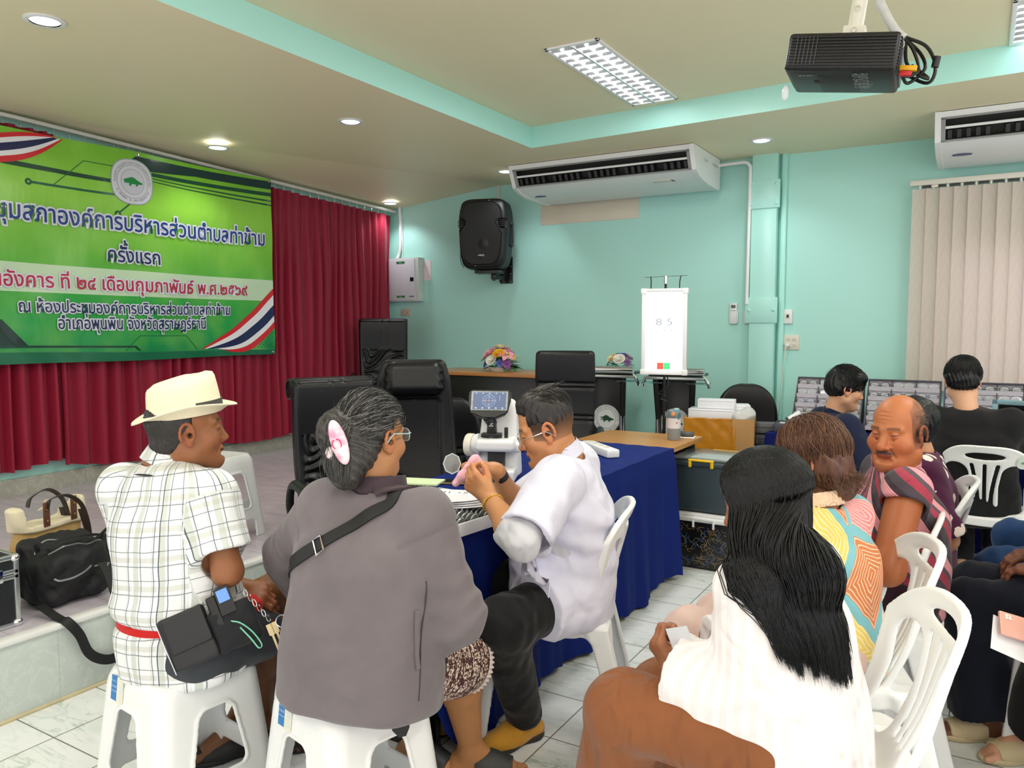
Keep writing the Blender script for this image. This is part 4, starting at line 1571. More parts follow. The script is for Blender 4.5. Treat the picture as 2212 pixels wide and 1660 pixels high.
# its round crocodile sticker
M_STK=mat('sticker_paper',(206,218,208),rough=0.4)
ST=Matrix.Translation((0.17,-0.2325,0.745))@Matrix.Rotation(math.radians(24),4,'Z')@Matrix.Rotation(PI/2+0.26,4,'X')
b=MB().lathe([(0.0001,0.0015),(0.034,0.0015),(0.035,0)],30,ST,close=False)
sk=b.build('sticker',M_STK,pc4)
mb=MB().prism([(x*0.02,y*0.024)for x,y in CROC],0.002,0.0026,ST)
arc_text(mb,'องคการบรหารสวนตาบล',(0,0),0.028,190,-10,0.007,lambda x,y:ST@Vector((x,y,0.0024)))
mb.build('sticker_crocodile',mat('sticker_green',(90,150,112),rough=0.5),sk,smooth=0)
# ------------------------------------------------------------------ black office chairs
M_LEATH=mat('black_leather',(8,9,12),rough=0.36,var=0.12,vscale=14,bump=0.12,bscale=260,spec=0.4)
M_LEATH2=mat('dark_grey_leather',(40,44,48),rough=0.42,var=0.12,vscale=14,bump=0.12,bscale=260)
def office_chair(label,loc,rz,style,seat_z=0.46,back_h=0.72,w=0.25,lift=0.0,group='black office chairs'):
 t=thing('office_chair',label,'chair',loc,math.radians(rz),group)
 zb0,zb1=seat_z-0.02,seat_z+back_h
 g=Grid((-0.36,-0.5,zb0-0.05),(0.36,0.1,zb1+0.1),0.007)
 X,Y,Z=g.ax[0][:,None,None],g.ax[1][None,:,None],g.ax[2][None,None,:]
 q=np.clip((Z-zb0)/(zb1-zb0),0,1)
 yc=-0.21-0.02*np.sin(q*PI*1.3)*1.5-0.1*q
 if style=='round':
  hw=w*np.sqrt(np.clip(1-(np.abs(q-0.47)/0.54)**2.6,0,1))+0.001
  th=0.04*np.clip(hw/w,0.2,1)
 elif style=='pillow':
  hw=w*np.interp(q.ravel(),[0,0.3,0.7,0.85,1],[0.88,1.0,0.9,0.86,0.72]).astype(F32)[None,None,:]
  th=0.055+0*q
 else:
  hw=w*np.interp(q.ravel(),[0,0.35,0.8,1],[0.9,0.98,1.0,0.98]).astype(F32)[None,None,:]
  th=0.042+0*q
 curve=0.55*X*X if style!='roll' else 0.25*X*X
 u=np.abs(X)-(hw-0.03)
 v=np.abs(Y-yc-curve)-(th-0.03)
 z_=np.maximum(zb0-Z,Z-zb1)+0.03
 d=np.sqrt(np.maximum(u,0)**2+np.maximum(v,0)**2+np.maximum(z_,0)**2)+np.minimum(np.maximum(np.maximum(u,v),z_),0)-0.03
 front=(Y>yc+curve)
 if style=='roll':
  f=np.where(front&(q<0.62)&(np.abs(X)<hw-0.045),0.007*np.sin(Z*95+9*np.sin(X*14)+3*np.sin(X*31+Z*20)),0)
  d=d+f+np.where(front,0.006*np.exp(-((np.abs(X)-(hw-0.04))/0.006)**2)*(q<0.62),0)
  d=d+np.where(front,0.006*(np.exp(-((X-0.02)/0.005)**2)+np.exp(-((X+0.05)/0.005)**2))*(q>0.66),0)
  g.d=np.asarray(d,F32)
  rl=loft([(-w*0.98,-0.335,zb1-0.045),(w*0.98,-0.335,zb1-0.045)],[0.06,0.06],[0.058,0.058],(0,0,1),2.0,0.02)
  g.add(rl,0.03)
  V,F=g.mesh()
  np_mesh('backrest',V,F,M_LEATH,t)
  for sx in(-1,1):
   MB().tube([(sx*w*0.985,-0.335+0.05*math.cos(a),zb1-0.045+0.05*math.sin(a))for a in np.linspace(0,2*PI,20,endpoint=False)],0.006,6,closed=True).build('piping',M_LEATH,t)
 else:
  seams={'seam':(0.36,0.4,0.66,0.7),'round':(0.3,0.38),'pillow':()}[style]
  for sq in seams:
   cz=zb0+sq*(zb1-zb0)+(0.5*X*X if style=='round' else 0)
   d=d+np.where(front,0.007*np.exp(-((Z-cz)/0.008)**2),0)
  if style=='seam':
   d=d+np.where(front,0.005*np.exp(-((np.abs(X)-hw+0.02)/0.006)**2),0)
  if style=='pillow':
   d=d+np.where(front,0.008*np.exp(-((np.abs(X)-0.15)/0.008)**2)*(q<0.7),0)
   d=d+np.where(front&(np.abs(X)<0.15)&(q<0.72),0.008,0)
  g.d=np.asarray(d,F32)
  V,F=g.mesh()
  np_mesh('backrest',V,F,M_LEATH,t)
  if style=='pillow':
   V,F=solid([rbox((0,-0.285+0.06,zb1-0.11),(0.17,0.065,0.105),frame((0,-0.2,1),(1,0,0)),0.06)],0.007,warp=lambda x,y,z:0.004*np.sin(z*120)*np.exp(-((np.abs(x)-0.16)/0.02)**2))
   np_mesh('headrest',V,F,M_LEATH,t)
   g2=Grid((-0.16,-0.35,zb0),(0.16,0.0,zb1-0.18),0.01)
 V,F=solid([rbox((0,0.03,seat_z-0.045),(w*1.0,0.25,0.055),None,0.045),rbox((0,0.24,seat_z-0.05),(w*0.96,0.06,0.055),None,0.05)],0.008,0.04)
 np_mesh('seat',V,F,M_LEATH,t)
 for sx in(-1,1):
  xx=sx*(w+0.045)
  pts=spline([(xx-sx*0.03,-0.17,seat_z-0.03),(xx,-0.2,seat_z+0.08),(xx+sx*0.005,-0.14,seat_z+0.205),(xx+sx*0.008,0.03,seat_z+0.215),(xx+sx*0.004,0.17,seat_z+0.19),(xx,0.215,seat_z+0.1),(xx-sx*0.03,0.17,seat_z-0.06)],6)
  MB().tube(pts,0.024,10,flat=(0.028,0.018)).build('armrest',M_BLACK,t)
 MB().cyl((0,0,0.09),(0,0,seat_z-0.09),0.028,seg=14).build('column',M_BLACK,t)
 MB().box((0,0.0,seat_z-0.105),(0.2,0.24,0.03),0.008).build('seat_plate',M_BLACK,t)
 b=MB()
 for k in range(5):
  a=2*PI*k/5+0.3
  b.tube([(0,0,0.105),(0.15*math.cos(a),0.15*math.sin(a),0.095),(0.29*math.cos(a),0.29*math.sin(a),0.07)],[0.03,0.024,0.016],8)
 b.build('star_base',M_BLACK,t)
 c0=None
 for k in range(5):
  a=2*PI*k/5+0.3
  if c0 is None:
   bb=MB()
   for s in(-1,1):
    bb.cyl((-0.012,s*0.008,0.026),(-0.012,s*0.024,0.026),0.026,seg=14)
   bb.cyl((0,0,0.03),(0,0,0.065),0.008,seg=8)
   c0=bb.build('caster',M_BLACK,t)
   c=c0
  else:
   c=c0.copy()
   COL.objects.link(c)
  c.location=(0.285*math.cos(a),0.285*math.sin(a),0)
  c.rotation_euler=(0,0,a+0.8)
 return t
office_chair('black leather executive chair with a ruched back, nearest the woman in grey',(-2.7,2.94,0),-116,'roll',0.44,0.72,0.225)
office_chair('black reclining office chair with a padded head pillow',(-2.68,3.42,0),-140,'pillow',0.46,0.79,0.25)
office_chair('low black office chair with a rounded back beside the lens meter',(-2.84,3.98,0),-146,'round',0.44,0.54,0.2)
office_chair('black high back office chair on the stage against the red curtain',(-4.83,5.68,0.305),-140,'roll',0.46,0.74,0.235)
office_chair('tall black seamed office chair between the desk and the wooden table',(-2.45,4.74,0),-158,'seam',0.51,0.76,0.215)
office_chair('black rounded office chair holding the cardboard box near the cable duct',(-1.47,5.93,0),-160,'round',0.44,0.56,0.235)
# ------------------------------------------------------------------ desk on the stage, lecterns, eye chart
def m_wood(base,dark,sc=3.0,axis=(1,9,9)):
 def fn(t):
  co=t.coord('Object',axis)
  n=t.noise(co,sc,6,0.6,0.8)
  n2=t.noise(co,sc*9,3,0.5)
  c=t.mix(t.math('MULTIPLY_ADD',n,1.8,-0.4,clamp=True),lin(base),lin(dark))
  t.color(t.mix(t.math('MULTIPLY',n2,0.35),c,lin(dark)))
 return fn
M_DESK=mat('desk_wood',rough=0.3,var=0,fn=m_wood((196,136,74),(160,102,50)))
M_TABLE=mat('table_wood',rough=0.3,var=0,fn=m_wood((214,160,92),(182,126,64)))
M_BPANEL=mat('black_panel',(14,13,15),rough=0.35,var=0.2)
t=thing('stage_desk','long wood topped desk with black front panel standing on the stage','desk',(-3.6,5.72,0.305))
MB().box((0,0.02,0.737),(1.2,0.62,0.03),0.006).build('desk_top',M_DESK,t)
MB().box((0,-0.24,0.36),(1.14,0.02,0.72),0.002).build('front_panel',M_BPANEL,t)
for sx in(-1,1):
 MB().box((sx*0.56,0.02,0.36),(0.03,0.54,0.72),0.003).build('end_panel',M_BPANEL,t)
def lectern(label,x,y,w_,group='steel lecterns'):
 t=thing('lectern',label,'lectern',(x,y,0),math.radians(6),group)
 MB().box((0,0.08,1.05),(w_-0.06,0.3,0.022),0.004).build('top_board',M_BPANEL,t)
 for yy,z in((-0.1,1.085),(-0.1,1.03)):
  b=MB().cyl((-w_/2,yy,z),(w_/2,yy,z),0.03 if z>1.05 else 0.013,seg=18)
  b.build('top_rail',M_CHROME,t)
 MB().box((0,-0.02,0.52),(0.3,0.02,1.0),0.003).build('front_panel',M_BPANEL,t)
 MB().box((0,0.05,0.015),(w_-0.04,0.4,0.03),0.006).build('base_board',M_BPANEL,t)
 for sx in(-1,1):
  x0,x1=sx*(w_/2-0.09),sx*(w_/2-0.11)
  MB().cyl((x0,-0.08,1.03),(x1,-0.03,0.66),0.024,seg=14).build('upper_post',M_BLACK,t)
  MB().cyl((x1,-0.03,0.7),(x1,0.0,0.03),0.029,seg=14).build('lower_post',M_CHROME,t)
  MB().tube(spline([(sx*(w_/2-0.02),-0.06,1.05),(sx*(w_/2+0.015),-0.04,1.0),(sx*(w_/2+0.03),-0.03,0.955)],5),0.012,8).build('wing_bracket',M_CHROME,t)
 GL=mat('acrylic_wing',(190,225,228),rough=0.08,trans=0.9,var=0)
 for sx in(-1,1):
  MB().box((sx*(w_/2-0.06),-0.02,0.99),(0.17,0.16,0.01),0.003).build('acrylic_wing',GL,t)
 ME=Matrix.Translation((0,-0.031,0.665))@Matrix.Rotation(PI/2,4,'X')
 e=MB().lathe([(0.0001,0.001),(0.118,0.001),(0.119,0)],40,ME,close=False).build('emblem',mat('emblem_white',(226,228,228),rough=0.4),t)
 mb=MB().prism([(xx*0.07,yy*0.09)for xx,yy in CROC],0.002,0.003,ME)
 mb.build('emblem_crocodile',mat('emblem_green',(24,70,48),rough=0.4),e,smooth=0)
 mb=MB()
 arc_text(mb,'องคการบรหารสวนตาบลทาขาม',(0,0),0.1,190,-10,0.024,lambda xx,yy:ME@Vector((xx,yy,0.002)))
 arc_text(mb,'อ.พนพน จ.สราษฎร',(0,0),0.1,205,335,0.022,lambda xx,yy:ME@Vector((xx,yy,0.002)),True)
 for r in(0.083,0.08):
  pass
 mb.tube([ME@Vector((0.083*math.cos(a),0.083*math.sin(a),0.002))for a in np.linspace(0,2*PI,40,endpoint=False)],0.0012,5,closed=True)
 mb.tube([ME@Vector((0.115*math.cos(a),0.115*math.sin(a),0.002))for a in np.linspace(0,2*PI,40,endpoint=False)],0.001,5,closed=True)
 mb.build('emblem_lettering',M_INKD,e,smooth=0)
 return t
lectern('steel and black lectern half hidden behind the tall seamed office chair',-2.69,6.05,0.5)
lectern('steel and black lectern standing behind the lit eye chart',-2.09,6.05,0.48)
t=thing('eye_chart','lit white eye test chart box on a slim black stand','eye chart',(-1.925,5.3,0),math.radians(12))
MB().box((0,0,1.405),(0.285,0.035,0.585),0.003).build('light_box',M_WHITE,t)
M_GLOW=mat('chart_glow',(250,252,255),emit=0.5,emit_rgb=(250,252,255),var=0)
scr=MB().box((0,-0.0185,1.405),(0.262,0.003,0.56)).build('screen',M_GLOW,t,smooth=0)
b=MB()
for sx in(-1,1):
 b.box((sx*0.148,0,1.405),(0.022,0.046,0.6),0.004)
for sz in(-1,1):
 b.box((0,0,1.405+sz*0.295),(0.31,0.046,0.02),0.004)
 for sx in(-1,1):
  b.box((sx*0.146,0,1.405+sz*0.287),(0.04,0.052,0.04),0.005)
b.build('frame',M_WHITE,t)
FX=Matrix.Rotation(PI/2,4,'X')
mb=MB()
text_into(mb,'8 5',Matrix.Translation((0.0,-0.0212,1.475))@FX,width=0.115,height=0.048,offset=-0.02)
mb.build('optotype',mat('chart_ink_blue',(110,130,150),rough=0.6),scr,smooth=0)
mb=MB()
text_into(mb,'2 9 3',Matrix.Translation((0.0,-0.0212,1.413))@FX,width=0.117,height=0.022,offset=-0.02)
mb.build('optotype',mat('chart_ink_grey',(150,156,154),rough=0.6),scr,smooth=0)
for sx,nm,c in((-1,'red_field',(240,96,76)),(1,'green_field',(84,232,140))):
 q=MB().box((sx*0.023,-0.0212,1.163),(0.044,0.002,0.046)).build(nm,mat(nm+'_glow',c,emit=0.35,emit_rgb=c,var=0),scr,smooth=0)
 mb=MB()
 for k,ch in enumerate('3952' if sx<0 else '6259'):
  text_into(mb,ch,Matrix.Translation((sx*0.023-0.01+0.02*(k%2),-0.0227,1.173-0.02*(k//2)))@FX,height=0.01)
 mb.build('field_figures',mat(nm+'_ink',tuple(int(v*0.55)for v in c),rough=0.6),q,smooth=0)
MB().cyl((0,0.035,0.03),(0,0.035,1.745),0.009,seg=10).build('pole',M_BLACK,t)
MB().cyl((0,0.035,1.745),(0,0.035,1.8),0.012,seg=12).build('pole_tip',M_CHROME,t)
MB().tube([(-0.15,0.035,1.793),(0,0.035,1.797),(0.15,0.035,1.801)],0.0018,6).build('cross_bar',M_DGREY,t)
for sx in(-1,1):
 MB().tube([(sx*0.105,0.035,1.797),(sx*0.1,0.02,1.76),(sx*0.1,0.01,1.71)],0.004,6).build('hanging_strap',M_BLACK,t)
for k in range(3):
 a=2*PI*k/3+0.4
 MB().tube([(0,0.035,0.35),(0.3*math.cos(a),0.035+0.3*math.sin(a),0.01)],0.009,8).build('tripod_leg',M_BLACK,t)
MB().cyl((0,0.035,0.32),(0,0.035,0.4),0.02,seg=12).build('clamp',M_BLACK,t)
MB().tube(spline([(0.02,0.03,1.1),(0.03,0.0,1.02),(-0.03,-0.01,0.97),(0.02,-0.012,0.95),(-0.02,-0.01,0.93),(0.03,0.0,0.9),(0.015,0.02,0.78),(0.01,0.03,0.5)],6),0.004,6).build('cable',M_BLACK,t)
# flowers: a mound of silk blossoms and leaves in a low dish
M_LEAF=mat('silk_leaf',(62,120,48),rough=0.55,var=0.35,vscale=20)
PETAL={k:mat('petal_'+k,c,rough=0.6,var=0.12,vscale=30)for k,c in dict(white=(244,240,228),cream=(240,222,170),pink=(236,170,178),yellow=(244,190,40),purple=(74,44,110),violet=(128,74,140),blue=(70,90,170),rose=(214,96,120)).items()}
def blossom(c,n,r,kind):
 """rose (cupped petals) or lily/daisy (long petals) facing direction n"""
 n=Vector(n).normalized()
 q=n.to_track_quat('Z','Y').to_matrix().to_4x4()
 q.translation=c
 b=MB()
 if kind=='rose':
  for ringi,(k,rr_,lean,hh)in enumerate(((5,1.0,0.9,0.55),(5,0.7,0.5,0.65),(3,0.4,0.15,0.7))):
   for i in range(k):
    a=2*PI*i/k+ringi*0.6
    vs,fs=[],[]
    for u in range(5):
     for v in range(5):
      aa=a+(u-2)/2*(PI/k*1.25)
      t_=v/4
      rad=r*rr_*(0.25+0.75*math.sin(t_*1.6))*(1+0.1*lean*(t_**3))
      z=r*hh*t_*(1-0.25*lean*t_)*(1-0.12*(abs(u-2)/2)**2)
      vs.append((rad*math.cos(aa),rad*math.sin(aa),z))
    for u in range(4):
     for v in range(4):
      fs.append((u*5+v,u*5+5+v,u*5+6+v,u*5+1+v))
    b.add(vs,fs,q)
 else:
  k=6 if kind=='lily' else 14
  for i in range(k):
   a=2*PI*i/k+(i%2)*0.1
   vs,fs=[],[]
   for v in range(6):
    t_=v/5
    w_=r*(0.34 if kind=='lily' else 0.13)*math.sin(PI*min(1,t_*0.9+0.08))
    rad=r*(0.1+0.95*t_)
    z=r*(0.35*t_-0.45*t_*t_)
    for s in(-1,0,1):
     vs.append((rad*math.cos(a)-s*w_*math.sin(a),rad*math.sin(a)+s*w_*math.cos(a),z-(0.06*r if s==0 else 0)))
   for v in range(5):
    for s in range(2):
     fs.append((v*3+s,v*3+3+s,v*3+4+s,v*3+1+s))
   b.add(vs,fs,q)
  b.ell(q@Vector((0,0,r*0.05)),(r*0.14,)*3,seg=8,rings=5)
 return b
def leaf(b,p0,d,L,w_,droop=0.4):
 d=Vector(d).normalized()
 s=d.cross(Vector((0,0,1))).normalized()
 vs,fs=[],[]
 for i in range(7):
  t_=i/6
  c=Vector(p0)+d*L*t_+Vector((0,0,-droop*L*t_*t_))
  w=w_*math.sin(PI*min(1,0.1+0.9*t_))*(1-0.3*t_)
  vs+=[c-s*w,c+Vector((0,0,-w*0.3)),c+s*w]
 for i in range(6):
  for k in range(2):
   fs.append((i*3+k,i*3+3+k,i*3+4+k,i*3+1+k))
 b.add(vs,fs)
def flowers(label,loc,R_,seed,kinds):
 rng=random.Random(seed)
 t=thing('flower_arrangement',label,'flowers',loc)
 MB().lathe([(R_*0.45,0),(R_*0.6,0.035),(R_*0.5,0.035),(0.001,0.03)],24).build('dish',M_WHITE,t)
 b=MB()
 for i in range(46):
  a=rng.uniform(0,2*PI)
  el=rng.uniform(-0.1,1.2)
  d=(math.cos(a)*math.cos(el),math.sin(a)*math.cos(el),math.sin(el)*0.7)
  p=(d[0]*R_*0.4,d[1]*R_*0.4,0.04+d[2]*R_*0.4)
  leaf(b,p,d,R_*rng.uniform(0.45,0.75),R_*rng.uniform(0.07,0.13),rng.uniform(0.1,0.5))
 b.build('leaves',M_LEAF,t,smooth=60)['kind']='stuff'
 for i,(kc,kk,a,el,sz)in enumerate(kinds):
  a,el=math.radians(a),math.radians(el)
  d=(math.cos(a)*math.cos(el),math.sin(a)*math.cos(el),math.sin(el))
  p=(d[0]*R_*0.78,d[1]*R_*0.66,0.05+d[2]*R_*0.78)
  blossom(p,(d[0],d[1],d[2]+0.25),R_*sz,kk).build('blossom',PETAL[kc],t,smooth=60)
 return t
flowers('mound of silk roses and lilies on the stage desk',(-3.55,5.72,1.057),0.19,4,[('white','rose',-95,18,0.26),('yellow','rose',-72,40,0.26),('pink','lily',-38,42,0.42),('pink','rose',-118,42,0.3),('white','rose',-150,25,0.24),('purple','daisy',-130,8,0.26),('violet','daisy',-42,8,0.3),('yellow','daisy',-12,35,0.3),('purple','daisy',-92,66,0.3),('cream','rose',-110,86,0.26),('white','rose',-60,78,0.22),('white','daisy',180,40,0.28),('blue','daisy',-66,10,0.22),('rose','lily',20,60,0.3),('white','rose',100,60,0.3),('violet','daisy',150,20,0.3)])
flowers('small silk flower bunch on the lectern behind the seamed office chair',(-2.6,6.1,1.062),0.13,9,[('white','rose',-75,30,0.36),('blue','daisy',-60,75,0.4),('violet','daisy',-30,20,0.34),('cream','rose',-120,35,0.34),('violet','daisy',10,50,0.34),('purple','daisy',-150,20,0.34),('white','rose',60,40,0.34)])
# ------------------------------------------------------------------ examination tables
M_CLOTH=mat('royal_blue_cloth',(6,32,108),rough=0.8,var=0.1,vscale=4,spec=0.2,bump=0.15,bscale=300)
TX0,TX1=-2.12,-1.485
t=thing('examination_table','long wood topped table with black end panels under the blue cloth','table',(0,0,0))
MB().box(((TX0+TX1)/2,3.41,0.735),(TX1-TX0,2.8,0.03),0.004).build('tabletop',M_TABLE,t)
for y in(2.05,3.4,4.77):
 MB().box(((TX0+TX1)/2,y,0.36),(0.56,0.03,0.72),0.003).build('end_panel',M_BPANEL,t)
MB().box(((TX0+TX1)/2-0.1,3.41,0.52),(0.02,2.7,0.4),0.002).build('modesty_panel',M_BPANEL,t)
def tablecloth(name,label,x0,x1,y0,y1,z,drops,seed,m):
 """cloth over a rectangle with folds hanging on the sides given in drops = {'x1': bottom, 'y0': bottom, ...}"""
 rng=random.Random(seed)
 b=MB()
 nx,ny=30,90
 top=[[(x0+(x1-x0)*i/nx,y0+(y1-y0)*k/ny,z+0.0012*math.sin(i*1.1+k*0.4)+0.001*math.sin(k*0.9))for k in range(ny+1)]for i in range(nx+1)]
 vs=[p for r in top for p in r]
 fs=[(i*(ny+1)+k,(i+1)*(ny+1)+k,(i+1)*(ny+1)+k+1,i*(ny+1)+k+1)for i in range(nx)for k in range(ny)]
 b.add(vs,fs)
 ph=[rng.uniform(0,6.28)for _ in range(4)]
 def skirt(edge,nrms,bots):
  n,m_=len(edge),26
  L=0
  vs_,fs_=[],[]
  for k,p in enumerate(edge):
   if k:
    L+=(Vector(p)-Vector(edge[k-1])).length
   nrm_=nrms[k]
   zb=bots[k]+0.012*math.sin(L*9+ph[0])+0.006*math.sin(L*31+ph[1])
   for j in range(m_+1):
    q=j/m_
    w=(0.012*math.sin(L*26+ph[2]+0.7*q)+0.012*math.sin(L*11+ph[3]+q)+0.006*math.sin(L*57+q*2))*q**0.8
    o=0.012+0.02*q+w*1.3
    vs_.append((p[0]+nrm_[0]*o*min(1,q*8+0.05),p[1]+nrm_[1]*o*min(1,q*8+0.05),p[2]+(zb-p[2])*q))
  for k in range(n-1):
   for j in range(m_):
    fs_.append((k*(m_+1)+j,k*(m_+1)+j+1,(k+1)*(m_+1)+j+1,(k+1)*(m_+1)+j))
  b.add(vs_,fs_)
 path,nr,bt=[],[],[]
 def side(edge,n_,key):
  if key not in drops:
   return
  for p in edge:
   path.append(p)
   nr.append(Vector(n_))
   bt.append(drops[key])
 side(top[nx][::-1],(1,0,0),'x1')
 side([r[0]for r in top][::-1],(0,-1,0),'y0')
 side(top[0],(-1,0,0),'x0')
 for _ in range(6):
  nr=[(nr[max(0,i-1)]+nr[i]+nr[min(len(nr)-1,i+1)]).normalized()for i in range(len(nr))]
  bt=[(bt[max(0,i-1)]+bt[i]+bt[min(len(bt)-1,i+1)])/3 for i in range(len(bt))]
 skirt(path,nr,bt)
 return tag(b.build(name,m,smooth=70),label,'tablecloth')
tablecloth('tablecloth','royal blue cloth draped over the near part of the examination table',TX0-0.01,TX1+0.01,2.0,4.24,0.754,{'x1':0.03,'x0':0.25,'y0':0.26},2,M_CLOTH)
# trial lens tray
M_TRAY=mat('tray_white',(222,224,228),rough=0.35,var=0.02)
M_STEEL=mat('lens_rim_steel',(214,216,214),rough=0.3,metal=0.7,var=0.1)
TA=math.radians(-6)
tr=thing('trial_lens_tray','white edged tray full of round trial lenses on the blue cloth','tray',(-1.71,2.25,0.757),TA)
TWx,TWy=0.575,0.46
MB().box((0,0,0.008),(TWx-0.01,TWy-0.01,0.012)).build('tray_floor',mat('tray_lining',(120,118,112),rough=0.8),tr,smooth=0)
b=MB()
for s in(-1,1):
 b.box((0,s*TWy/2,0.022),(TWx+0.012,0.012,0.044),0.003)
 b.box((s*TWx/2,0,0.022),(0.012,TWy,0.044),0.003)
b.build('tray_rim',M_TRAY,tr)
b=MB()
for sx in(-1,1):
 for sy in(-1,1):
  b.box((sx*TWx/2,sy*TWy/2,0.022),(0.022,0.022,0.046),0.003)
b.build('corner_cap',M_BLACK,tr)
b=MB()
ROWS=[-0.19,-0.118,-0.046,0.026,0.098,0.17]
for yy in ROWS:
 b.box((0,yy-0.03,0.024),(TWx-0.02,0.004,0.022),0.001)
b.build('row_divider',mat('tray_divider',(40,40,40),rough=0.7),tr)
lens0=None
GLENS=mat('trial_lens_glass',(225,235,235),rough=0.03,alpha=0.35,var=0,spec=0.8)
GT='trial lenses standing in the tray'
Mtr=Matrix.Translation((-1.71,2.25,0.757))@Matrix.Rotation(TA,4,'Z')
for ri,yy in enumerate(ROWS):
 n=25
 for k in range(n):
  x=-TWx/2+0.03+k*(TWx-0.06)/(n-1)
  p=Mtr@Vector((x,yy,0.034))
  if lens0 is None:
   lens0=thing('trial_lens','round steel rimmed trial lens with a small tab, upright in a tray row','lens',p,0,GT)
   MB().tube([(0.0,0.019*math.cos(a),0.019*math.sin(a))for a in np.linspace(0,2*PI,20,endpoint=False)],0.0026,6,closed=True).box((0,0.0,0.023),(0.003,0.007,0.01),0.001).build('rim',M_STEEL,lens0)
   MB().lathe([(0.0001,0),(0.018,0)],18,Matrix.Rotation(PI/2,4,'Y'),close=False).build('glass',GLENS,lens0)
   o=lens0
  else:
   o=dup(lens0,p)
  o.rotation_euler=(0.0,0.42+0.1*math.sin(k*1.7+ri),TA)
M_PAPER=mat('white_paper',(238,239,244),rough=0.6,var=0.02)
def sheet(name,label,cat,c,size,rz,tilt=(0,0),m=None,curl=0.0,group=None,th=0.0012):
 b=MB()
 n=8
 vs,fs=[],[]
 for k in(0,1):
  for i in range(n+1):
   for j in(0,1):
    u=-0.5+i/n
    vs.append((u*size[0],(j-0.5)*size[1],curl*(u*2)**2+k*th))
 o_=2*(n+1)
 for i in range(n):
  fs+=[(2*i,2*i+1,2*i+3,2*i+2),(o_+2*i,o_+2*i+2,o_+2*i+3,o_+2*i+1),(2*i,2*i+2,o_+2*i+2,o_+2*i),(2*i+1,o_+2*i+1,o_+2*i+3,2*i+3)]
 fs+=[(0,o_,o_+1,1),(2*n,2*n+1,o_+2*n+1,o_+2*n)]
 o=b.add(vs,fs).build(name,m or M_PAPER,smooth=30)
 o.location=c
 o.rotation_euler=(tilt[0],tilt[1],math.radians(rz))
 return tag(o,label,cat,group)
p=sheet('eye_chart_card','narrow white near vision card with printed letters lying across the lens tray','card',(-1.69,2.36,0.822),(0.27,0.085),24,(0.05,0.02))
mb=MB()
for s_,x,h_ in(('359',0.085,0.022),('E2S',0.06,0.014),('46',0.035,0.01)):
 text_into(mb,s_,Matrix.Translation((x,0.0,0.0022))@Matrix.Rotation(PI/2,4,'Z'),height=h_)
for k in range(7):
 mb.add(*box_geo((-0.11+k*0.018,0,0.0017),(0.003,0.05-0.004*k,0.0006)))
mb.build('lettering',M_INKD,p,smooth=0)
for k in range(4):
 sheet('loose_paper',['lowest slip of folded white paper at the doctor side of the lens tray','second slip of folded white paper at the doctor side of the lens tray','third slip of folded white paper at the doctor side of the lens tray','topmost slip of folded white paper at the doctor side of the lens tray'][k],'paper',(-1.53-0.008*k,2.25+0.012*k,0.819+0.005*k),(0.2,0.1),38+9*k,(0.03,-0.04+0.02*k),curl=0.004,group='folded paper slips')
sheet('paper_pad','pale green paper pad behind the lenses','paper',(-1.93,2.47,0.818),(0.2,0.11),18,m=mat('green_paper',(214,232,186),rough=0.6),th=0.006)
t=thing('smartphone','smartphone lying face up on the blue cloth beyond the tray','phone',(-1.97,2.78,0.756),math.radians(24))
MB().box((0,0,0.0045),(0.16,0.078,0.009),0.004).build('case',mat('gold_edge',(150,128,92),rough=0.35,metal=0.6),t)
MB().box((0,0,0.0094),(0.152,0.071,0.001),0.0004).build('screen',mat('phone_screen',(20,34,36),rough=0.08),t)
# spectacles lying folded on papers by the woman
M_TEAL=mat('pale_blue_plastic',(176,208,214),rough=0.3)
# power strip
t=thing('power_strip','white power strip on the blue cloth behind the man in the white coat','power strip',(-1.76,3.86,0.756),math.radians(-42))
MB().box((0,0,0.022),(0.36,0.075,0.044),0.01).build('body',M_WHITE,t)
for k in range(4):
 q=MB().lathe([(0.0001,0.001),(0.021,0.001),(0.022,0)],20,Matrix.Translation((-0.12+k*0.07,0,0.0445)),close=False).build('socket',M_OFFW,t)
 b=MB()
 for hx,hy in((-0.007,0.005),(0.007,0.005),(0,-0.008)):
  b.box((-0.12+k*0.07+hx,hy,0.046),(0.004,0.005,0.001))
 b.build('pin_hole',M_INKD,q,smooth=0)
t=thing('water_bottle','grey and white insulated tumbler with a carry handle on the wooden table','bottle',(-1.592,4.58,0.751))
MB().lathe([(0.0001,0),(0.038,0.0),(0.04,0.004),(0.04,0.072),(0.0001,0.072)],28).build('base_band',mat('bottle_grey',(136,144,144),rough=0.4),t)
MB().lathe([(0.0001,0.072),(0.0402,0.072),(0.0402,0.135),(0.0001,0.135)],28).build('middle_band',mat('bottle_white',(226,220,222),rough=0.4),t)
MB().lathe([(0.0001,0.135),(0.0405,0.135),(0.041,0.15),(0.0405,0.172),(0.036,0.178),(0.0001,0.178)],28).build('lid',mat('bottle_slate',(104,124,132),rough=0.35),t)
MB().box((0.012,0.006,0.184),(0.03,0.03,0.02),0.006).build('spout',mat('bottle_aqua',(150,190,194),rough=0.3),t)
b=MB().tube([(0.046*math.cos(a),-0.02-0.0*a,0.168-0.052*abs(math.sin(a)))for a in np.linspace(0,PI,16)],0.0055,8)
b.build('handle',mat('bottle_slate',(104,124,132)),t)
MB().lathe([(0.0001,0.01),(0.011,0.008),(0.014,0)],18,Matrix.Translation((0.008,-0.041,0.16))@Matrix.Rotation(PI/2,4,'X')).build('button',mat('bottle_orange',(222,150,90),rough=0.4),t)
mb=MB()
